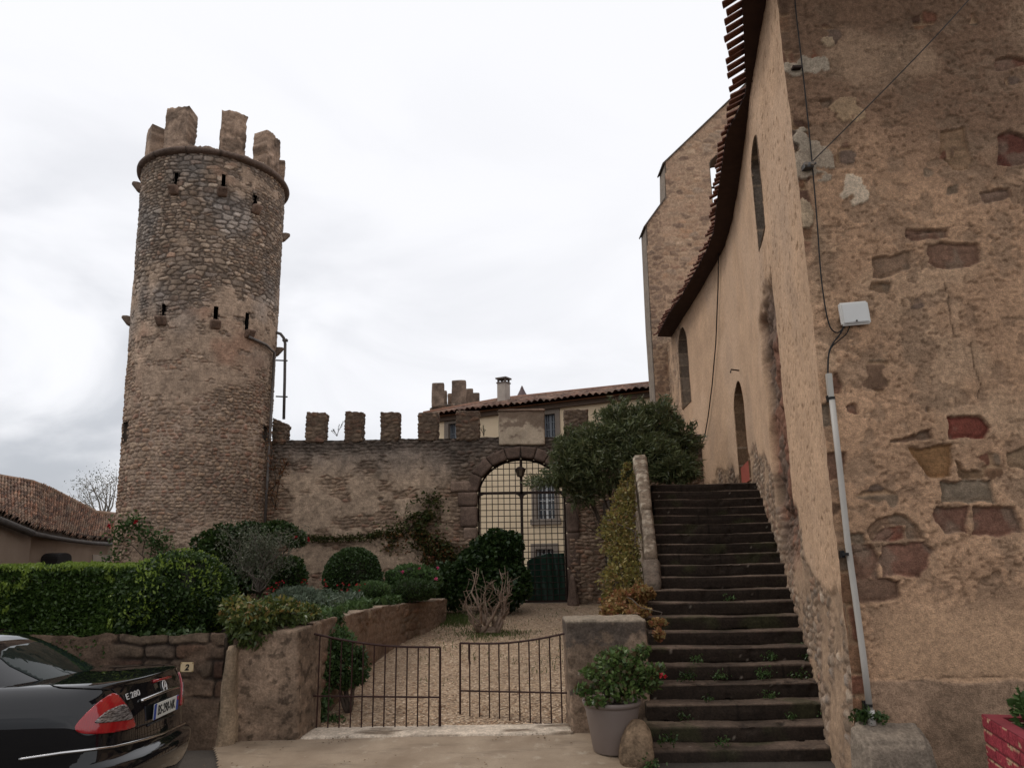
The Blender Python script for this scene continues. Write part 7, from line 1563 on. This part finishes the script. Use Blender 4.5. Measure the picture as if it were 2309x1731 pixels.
weed(0, 0, 0, 'weed beside the boulder at the foot of the stairs', 90, .06, .045, 'mid', 40, 'weeds by the boulder', Vector((1.22, 7.55, -.04))); weed(1440, 1595, 7.72, 'weed sprouting behind the boulder by the stairs', 70, .05, .045, 'bush', 41, 'weeds by the boulder')
# sprigs on top of the curtain wall, bare tree far left
for i, (x, lb_) in enumerate(((728, 'wispy weed on the wall top between the first two merlons'), (1045, 'thin weed on the wall top in the gap before the plastered merlon'))):
    c_ = D(x, 942, WY + .15); g = empty('wall_weed', c_, lb_, 'weed', 'weeds on the wall top'); tl_ = [c_ + Vector((random.Random(i * 9 + k).uniform(-.2, .2), 0, random.Random(i * 7 + k).uniform(.10, .42))) for k in range(6)]
    branches('stems', c_, tl_, .007, M['bark'], g, 970 + i, .08, 4); p = np.array([tuple(t.lerp(c_, f)) for t in tl_ for f in (0, .1, .2, .35)]); leafmesh('foliage', p, np.tile((0, 0, 1), (len(p), 1)), .07, .025, G['olive'], g, 972 + i, .9)
bt = empty('bare_tree', (D(215, 1110, 30).x, 30, .6), 'nearly bare grey tree behind the outbuilding roof beside the tower', 'tree')
rg = np.random.RandomState(99); rt0 = D(222, 1130, 30); m = MB(); m.tube([(rt0.x, 30, .6), tuple(rt0)], [.16, .10], 7); m.build('trunk', M['bark'], bt, True)
tl_ = [D(x, y, 30 + rg.uniform(-.8, .8)) for x, y in ((170, 1075), (178, 1060), (188, 1052), (197, 1046), (205, 1062), (214, 1068), (222, 1058), (232, 1050), (240, 1042), (246, 1060), (252, 1036), (185, 1085), (168, 1090))]
m = MB(); ends = []
for t in tl_:
    mid = rt0.lerp(t, .45) + Vector(rg.normal(0, .15, 3)); m.tube([rt0, mid, t], [.05, .03, .010], 5)
    for k in range(9):
        b_ = (mid if k < 4 else t).lerp(t, rg.uniform(0, .9)); e_ = b_ + Vector((rg.normal(0, .30), rg.normal(0, .25), abs(rg.normal(.25, .2)))); ends.append(e_); m.tube([b_, e_], [.010, .004], 4)
m.build('crown', simple('pale_twigs', (.30, .27, .24), (.22, .20, .17), 12, .9), bt); p = np.concatenate([np.array(tuple(e_)) + rg.normal(0, .16, (6, 3)) for e_ in ends]); leafmesh('foliage', p, np.tile((0, 0, 1), (len(p), 1)), .08, .035, G['olive'], bt, 981, 1.0)
# ------------------------------------------------------------------ the parked black saloon
CX, CY, CZ = -2.66, 6.15, -.05
car = empty('parked_car', (CX - 2.4, CY, CZ), 'glossy black saloon car parked against the retaining wall, seen from behind', 'car')
YAW = R(5.5); CY_, SY_ = math.cos(YAW), math.sin(YAW)
CROSS = R(2.6); CRC, CRS = math.cos(CROSS), math.sin(CROSS)          # the street falls towards the wall, and the car leans with it
def CW(lx, ly, lz):
    y2, z2 = ly * CRC - lz * CRS, lz * CRC + ly * CRS; return Vector((CX - lx * CY_ + y2 * SY_, CY - lx * SY_ - y2 * CY_, CZ + z2))
def LC(p):
    dx, dy, z2 = p[0] - CX, p[1] - CY, p[2] - CZ; y2 = dx * SY_ - dy * CY_; return -(dx * CY_ + dy * SY_), y2 * CRC + z2 * CRS, z2 * CRC - y2 * CRS
def CWA(A): y2, z2 = A[..., 1] * CRC - A[..., 2] * CRS, A[..., 2] * CRC + A[..., 1] * CRS; return np.stack([CX - A[..., 0] * CY_ + y2 * SY_, CY - A[..., 0] * SY_ - y2 * CY_, CZ + z2], -1)
TN = Vector((CY_, SY_, 0)); TR_ = (CW(0, -1, 0) - CW(0, 0, 0)).normalized(); cw_ = CW       # the tail's outward direction, and its right
def paint(name, c, rough=.25, coat=1.0):
    m, t, b = newmat(name); b.inputs['Base Color'].default_value = (*c, 1); b.inputs['Roughness'].default_value = rough; b.inputs['Coat Weight'].default_value = coat; b.inputs['Coat Roughness'].default_value = .03; b.inputs['Specular IOR Level'].default_value = .0
    n = noise_node(t, 9, 5, .6); t.links.new(rng(t, n.outputs[0], .3, .75, rough - .06, rough + .12), b.inputs['Roughness']); return m
M['paint'] = paint('black_car_paint', (.006, .006, .007))
M['carglass'] = paint('tinted_car_glass', (.008, .014, .012), .06, .6)
M['chrome'] = simple('chrome', (.62, .61, .60), (.50, .49, .48), 5, .12, 1.0, 0)
M['badge'] = simple('bright_badge', (.80, .79, .77), (.70, .69, .68), 5, .35, .4, 0)
M['rubber'] = simple('tyre_rubber', (.016, .016, .016), (.024, .022, .02), 9, .85)
m_, t_, b_ = newmat('red_lens'); b_.inputs['Base Color'].default_value = (.32, .006, .010, 1); b_.inputs['Roughness'].default_value = .16; b_.inputs['Coat Weight'].default_value = .8; M['redlens'] = m_
wv = N('ShaderNodeTexWave', t_); wv.inputs['Scale'].default_value = 30; tcw = N('ShaderNodeTexCoord', t_); t_.links.new(tcw.outputs['Object'], wv.inputs[0]); t_.links.new(mixrgb(t_, rng(t_, wv.outputs[0], 0, 1, 0, .35), (.34, .006, .010), (.20, .004, .008)), b_.inputs['Base Color'])
m_, t_, b_ = newmat('clear_lens'); n_ = noise_node(t_, 60, 3, .7, sc3=(1, .35, 2.2)); t_.links.new(mixrgb(t_, rng(t_, n_.outputs[0], .40, .62, 0, 1), (.06, .05, .048), (.42, .38, .36)), b_.inputs['Base Color']); b_.inputs['Roughness'].default_value = .15; b_.inputs['Metallic'].default_value = .5; M['clearlens'] = m_
def half(x0, xf, w_, n_, bow, rc, nf=4.5, nr=34):
    ys = w_ * np.sin(np.linspace(0, math.pi / 2, nr)); q = np.clip(ys / w_, 0, 1)
    xr_ = x0 + bow * q ** 2 + rc * (1 - np.clip(1 - q ** n_, 0, 1) ** (1 / n_)); xfr = xf - .18 * q ** 2 - .45 * (1 - np.clip(1 - q ** nf, 0, 1) ** (1 / nf))
    mid = np.linspace(xr_[-1], xfr[-1], 26)[1:-1]; bul = w_ * (1 + 0 * mid)
    X = np.concatenate([xr_, mid, xfr[::-1]]); Y = np.concatenate([ys, bul, ys[::-1]]); return X, Y
def loft(rings, crown, n_, bow, rc, capz):
    L_ = []
    for z, x0, xf, w_ in rings:
        X, Y = half(x0, xf, w_, n_, bow, rc); hood = np.interp(X, [0, 2.9, 3.6, 4.9], [0, 0, .06, .24]) * np.clip((z - .55) / .5, 0, 1) * crown
        X2 = np.concatenate([X, X[::-1][1:-1]]); Y2 = np.concatenate([Y, -Y[::-1][1:-1]]); Z2 = z - np.concatenate([hood, hood[::-1][1:-1]])
        L_.append(np.stack([X2, Y2, Z2], 1))
    last = L_[-1]; cx_ = last[:, 0]
    for k, f in enumerate((.85, .6, .3, .02)):
        c_ = last.copy(); c_[:, 1] *= f; mnx, mxx = last[:, 0].min(), last[:, 0].max(); c_[:, 0] = lerp((mnx + mxx) / 2, last[:, 0], 1 - .02 * (k + 1)); c_[:, 2] = last[:, 2] + capz * (1 - f ** 2); L_.append(c_)
    A = np.stack(L_); n = A.shape[1]; A = np.concatenate([A, A[:, :1]], 1)
    return A
body_r = [(.20, .17, 4.70, .79), (.26, .075, 4.78, .86), (.40, .02, 4.81, .893), (.52, .0, 4.82, .905), (.575, .006, 4.81, .905), (.60, .03, 4.80, .902), (.615, .065, 4.80, .902), (.64, .085, 4.80, .904), (.72, .09, 4.8, .908), (.84, .10, 4.79, .908), (.92, .11, 4.77, .904), (.975, .125, 4.75, .890), (1.02, .14, 4.72, .864), (1.05, .15, 4.70, .835), (1.075, .15, 4.68, .80), (1.092, .138, 4.66, .765), (1.098, .155, 4.64, .735)]
A = loft(body_r, 1.0, 5.0, .10, .32, .018); P = CWA(A); body = grid_obj('body', P, None, M['paint'], car)
gh_r = [(1.0, .60, 3.55, .80), (1.07, .70, 3.35, .785), (1.13, .80, 3.15, .755), (1.20, .92, 2.98, .715), (1.28, 1.06, 2.8, .67), (1.345, 1.19, 2.62, .63), (1.39, 1.31, 2.45, .585), (1.415, 1.44, 2.3, .53), (1.435, 1.68, 2.2, .46)]
A = loft(gh_r, 0, 4.0, .17, .30, .015); P2 = CWA(A); cab = grid_obj('cabin', P2, None, M['paint'], car)
for o in (body, cab):
    bm = bmesh.new(); bm.from_mesh(o.data); bmesh.ops.remove_doubles(bm, verts=bm.verts, dist=.0005); bmesh.ops.recalc_face_normals(bm, faces=bm.faces); bm.to_mesh(o.data); bm.free()
def bvh(o):
    me = o.data; return BVHTree.FromPolygons([v.co.copy() for v in me.vertices], [tuple(p.vertices) for p in me.polygons])
bvB, bvC = bvh(body), bvh(cab); eye = Vector((0, 0, EYE))
def zc(x, y): return (x * 450 / 2212.0, 1400 + y * 331 / 1627.0)      # close-up view -> photograph pixels
def cast(px, py, t=None):
    a, b = ray(px, py); h_ = (t or bvB).ray_cast(eye, Vector((a, 1, b)).normalized()); return h_[0], h_[1]
def smooth_poly(poly, it=2):
    for _ in range(it):
        q = []
        for a_, b_ in zip(poly, poly[1:] + poly[:1]): q += [(a_[0] * .75 + b_[0] * .25, a_[1] * .75 + b_[1] * .25), (a_[0] * .25 + b_[0] * .75, a_[1] * .25 + b_[1] * .75)]
        poly = q
    return poly
def patch(name, poly, mat, parent, off=.004, t=None, mirror=False, thick=.010, it=2, res=1.6):
    """a panel lying on the car body, its outline given along sight lines and carried on to the real surface"""
    poly = smooth_poly(poly, it); bm = bmesh.new(); vs = []
    for p in poly: vs.append(bm.verts.new((p[0], p[1], 0)))
    es = [bm.edges.new((vs[i], vs[(i + 1) % len(vs)])) for i in range(len(vs))]
    xs_ = [p[0] for p in poly]; ys_ = [p[1] for p in poly]; bmesh.ops.triangle_fill(bm, edges=es, use_beauty=True)
    step = max(max(xs_) - min(xs_), max(ys_) - min(ys_)) / (44 if t is not None else 20)
    for k in np.arange(min(xs_) + step, max(xs_), step): bmesh.ops.bisect_plane(bm, geom=list(bm.verts) + list(bm.edges) + list(bm.faces), plane_co=(k, 0, 0), plane_no=(1, 0, 0))
    for k in np.arange(min(ys_) + step, max(ys_), step): bmesh.ops.bisect_plane(bm, geom=list(bm.verts) + list(bm.edges) + list(bm.faces), plane_co=(0, k, 0), plane_no=(0, 1, 0))
    bad = []
    for v in bm.verts:
        h_, n_ = cast(v.co.x, v.co.y, t)
        if h_ is None: bad.append(v); continue
        v.co = h_ + n_ * off
    if bad: bmesh.ops.delete(bm, geom=bad, context='VERTS')
    if mirror:
        for v in bm.verts: q = LC(v.co); v.co = CW(q[0], -q[1], q[2])
    for f in bm.faces: f.smooth = True
    bmesh.ops.recalc_face_normals(bm, faces=bm.faces)
    if bm.faces and sum((f.normal.dot(f.calc_center_median() - CW(2.2, 0, .7)) for f in bm.faces)) < 0: bmesh.ops.reverse_faces(bm, faces=bm.faces)
    me = bpy.data.meshes.new(name); bm.to_mesh(me); bm.free(); o = link(name, me, mat, parent); md = o.modifiers.new('t', 'SOLIDIFY'); md.thickness = thick; md.offset = -1; return o
TL = [zc(*p) for p in ((828, 1185), (850, 1130), (960, 1010), (1080, 900), (1180, 830), (1245, 798), (1290, 812), (1345, 870), (1405, 950), (1450, 1035), (1480, 1110), (1497, 1168), (1400, 1200), (1200, 1240), (1000, 1250), (870, 1235))]
TI = [zc(*p) for p in ((1028, 1125), (1090, 1060), (1180, 990), (1290, 942), (1365, 920), (1402, 960), (1440, 1030), (1462, 1082), (1390, 1098), (1250, 1112), (1100, 1130))]
for mir in (False, True):
    l_ = patch('tail_light', TL, M['redlens'], car, .010, None, mir, .014, 1); patch('clear_lens', TI, M['clearlens'], l_, .014, None, mir, .008, 1)
patch('rear_window', [zc(*p) for p in ((-300, 420), (-150, 330), (20, 300), (380, 238), (520, 212), (700, 232), (860, 290), (1100, 395), (1375, 535), (1140, 598), (560, 688), (430, 650), (0, 440), (-250, 330))][2:13], M['carglass'], car, .006, bvC, False, .012, 1)
def strip_on(name, pts, r, mat, parent, t=None, off=.004, n=5):
    P_ = []
    for (xa, ya), (xb, yb) in zip(pts[:-1], pts[1:]):
        for f in np.linspace(0, 1, 12, endpoint=False):
            h_, n_ = cast(xa + (xb - xa) * f, ya + (yb - ya) * f, t)
            if h_ is not None: P_.append(h_ + n_ * off)
    m = MB(); m.tube(P_, r, n); return m.build(name, mat, parent, True)
strip_on('bumper_trim', [zc(*p) for p in ((215, 1527), (700, 1455), (1100, 1410), (1250, 1392), (1420, 1352), (1620, 1300), (1800, 1240), (2000, 1155), (2125, 1080))], .011, M['chrome'], car, None, .004, 7)
strip_on('trunk_gap', [zc(*p) for p in ((548, 692), (600, 722), (700, 738), (1000, 748), (1240, 756))], .0035, M['rubber'], car)
strip_on('trunk_gap', [zc(*p) for p in ((1240, 756), (1320, 830), (1400, 930), (1455, 1030), (1495, 1165), (1700, 1115), (1950, 1030))], .0035, M['rubber'], car)
# trim, plate and lettering on the tail (facing +x)
def on_tail(px, py, off=.006):
    h_, n_ = cast(px, py); rt = TR_.copy(); rt = (rt - n_ * rt.dot(n_)).normalized(); up = n_.cross(rt); return Matrix(((rt.x, up.x, n_.x, h_.x + n_.x * off), (rt.y, up.y, n_.y, h_.y + n_.y * off), (rt.z, up.z, n_.z, h_.z + n_.z * off), (0, 0, 0, 1))), h_, n_
mt, h_, n_ = on_tail(*zc(1768, 965)); hp0 = Vector((h_.x, CY, h_.z))
lz0 = LC(h_)[2]; h2 = bvB.ray_cast(CW(-2, 0, lz0), -TN); UP_ = TN.cross(TR_); pm_ = Matrix.Translation(h2[0] + TN * .022) @ Matrix(((TR_.x, UP_.x, TN.x, 0), (TR_.y, UP_.y, TN.y, 0), (TR_.z, UP_.z, TN.z, 0), (0, 0, 0, 1)))
m = MB(); m.box((0, 0, 0), (.52, .11, .006)); pl2 = m.build('number_plate', simple('plate_white', (.66, .66, .60), (.58, .58, .53), 5, .4, 0, 0), None, bevel=.002); pl2.data.transform(pm_); pl2.parent = car; pl2.matrix_parent_inverse = Matrix.Translation(car.location).inverted()
m = MB(); m.box((-.24, 0, .004), (.04, .108, .003)); m.box((.24, 0, .004), (.04, .108, .003)); bl_ = m.build('blue_band', simple('plate_blue', (.01, .05, .30), (.01, .045, .26), 5, .4, 0, 0)); bl_.data.transform(pm_); bl_.parent = pl2; bl_.matrix_parent_inverse = Matrix.Identity(4)
m = MB(); m.box((.24, .034, .007), (.026, .026, .003)); bl_ = m.build('red_sticker', simple('plate_red', (.42, .02, .03), (.36, .02, .03), 5, .4, 0, 0)); bl_.data.transform(pm_); bl_.parent = pl2; bl_.matrix_parent_inverse = Matrix.Identity(4)
tx = text_obj('lettering', 'BS-290-NK', .098, M['cable'], None, pm_ @ Matrix.Translation((0, -.002, .005)), .002, .0008, 0, .83); tx.parent = pl2; tx.matrix_parent_inverse = Matrix.Identity(4)
def kid(o): o.parent = car; o.matrix_parent_inverse = Matrix.Translation(car.location).inverted(); return o
def tail_x(ly, lz): 
    q = bvB.ray_cast(CW(-2, ly, lz), -TN); return q[0], q[1]
zs_ = lz0 + .10
m = MB(); m.tube([tail_x(y, zs_ + .01 * (1 - (y / .4) ** 2))[0] + TN * .010 for y in np.linspace(.40, -.40, 17)], .013, 6); kid(m.build('handle_strip', M['chrome'], None, True))
m = MB(); m.tube([tail_x(y, lz0 - .085)[0] + TN * .004 for y in np.linspace(.30, -.30, 13)], .007, 5); kid(m.build('plate_recess_edge', M['paint'], None, True))
mt, _, _ = on_tail(*zc(1465, 818)); kid(text_obj('model_lettering', 'E 280', .060, M['badge'], None, mt, .004, .0004, 0, 1.35))
mt, _, _ = on_tail(*zc(1815, 716), .006); m = MB(); rr = .043
m.tube([(rr * math.cos(q), rr * math.sin(q), 0) for q in np.linspace(0, 2 * math.pi, 33)], .005, 6, False)
for k in range(3):
    q = math.pi / 2 + k * 2 * math.pi / 3; a1, a2 = q + math.pi / 3, q - math.pi / 3; tipp = (rr * math.cos(q), rr * math.sin(q), .003); l1, l2 = (.009 * math.cos(a1), .009 * math.sin(a1), .003), (.009 * math.cos(a2), .009 * math.sin(a2), .003)
    m.add([(0, 0, .010), l1, tipp, l2], [(0, 2, 1), (0, 3, 2)])
em = m.build('emblem', M['badge'], None, True); em.data.transform(mt); kid(em)
pts_ = [cast(*zc(x, y)) for x, y in ((1690, 668), (1740, 655), (1790, 643), (1840, 630), (1882, 618))]
m = MB(); m.tube([p + n * .004 for p, n in pts_ if p is not None], .013, 6); kid(m.build('brake_light', M['redlens'], None, True))
# side glass, wheels, door lines
sg = []
for sgn in (1, -1):
    V_ = []
    for lx, lz in ((1.25, 1.09), (1.75, 1.36), (2.35, 1.37), (3.05, 1.08)):
        q = bvC.ray_cast(CW(lx, sgn * 3, lz), TR_ * sgn); V_.append(q[0] + q[1] * .006)
    m = MB(); m.prism(V_, TR_ * (sgn * .004)); kid(m.build('side_window', M['carglass'], None))
for lx in (1.08, 3.93):
    for sgn in (1, -1):
        c_ = Vector(cw_(lx, sgn * .80, .32)); wz = Matrix.Translation(c_) @ Matrix.Rotation(YAW, 4, 'Z') @ Matrix.Rotation(R(90), 4, 'X')
        m = MB(); m.lathe((0, 0, 0), [(.20, -.10), (.29, -.11), (.32, -.08), (.325, 0), (.32, .08), (.29, .11), (.20, .10)], 36); o = m.build('wheel', M['rubber'], None, True); o.data.transform(wz); kid(o)
        m = MB(); m.lathe((0, 0, 0), [(.20, -.09), (.19, -.06), (.06, -.07), (.0001, -.075)], 24); m.lathe((0, 0, 0), [(.20, .09), (.19, .06), (.06, .07), (.0001, .075)], 24)
        for k in range(5): q = k * 2 * math.pi / 5; m.box((.12 * math.cos(q), .12 * math.sin(q), .08 * sgn), (.15, .035, .02), q)
        r_ = m.build('rim', simple('alloy_rim', (.35, .35, .36), (.28, .28, .29), 5, .35, .8, 0), None); r_.data.transform(wz); r_.parent = o; r_.matrix_parent_inverse = Matrix.Identity(4)
for lx in (1.30, 2.25):
    m = MB(); P_ = []
    for lz in np.linspace(.35, 1.0, 10):
        q = bvB.ray_cast(CW(lx + .12 * math.sin(lz * 3), 3, lz), TR_)
        if q[0] is not None: P_.append(q[0])
    m.tube(P_, .004, 4); kid(m.build('door_gap', M['rubber'], None))

# ------------------------------------------------------------------ leaves of one plant are one part each kind
def merge(parent):
    by = {}
    for ch in list(parent.children):
        if ch.type == 'MESH' and not ch.children: by.setdefault((ch.name.split('.')[0], ch.data.materials[0].name if ch.data.materials else ''), []).append(ch)
    for (nm, mn), l in by.items():
        if len(l) < 2 or nm not in ('foliage', 'amber_foliage', 'bronze_tips', 'young_tips', 'twigs', 'stems', 'fine_twigs'): continue
        bm = bmesh.new()
        for o in l: bm.from_mesh(o.data)
        bm.to_mesh(l[0].data); bm.free()
        for o in l[1:]:
            me = o.data; bpy.data.objects.remove(o); bpy.data.meshes.remove(me)
for o in [q for q in bpy.data.objects if q.type == 'EMPTY']: merge(o)
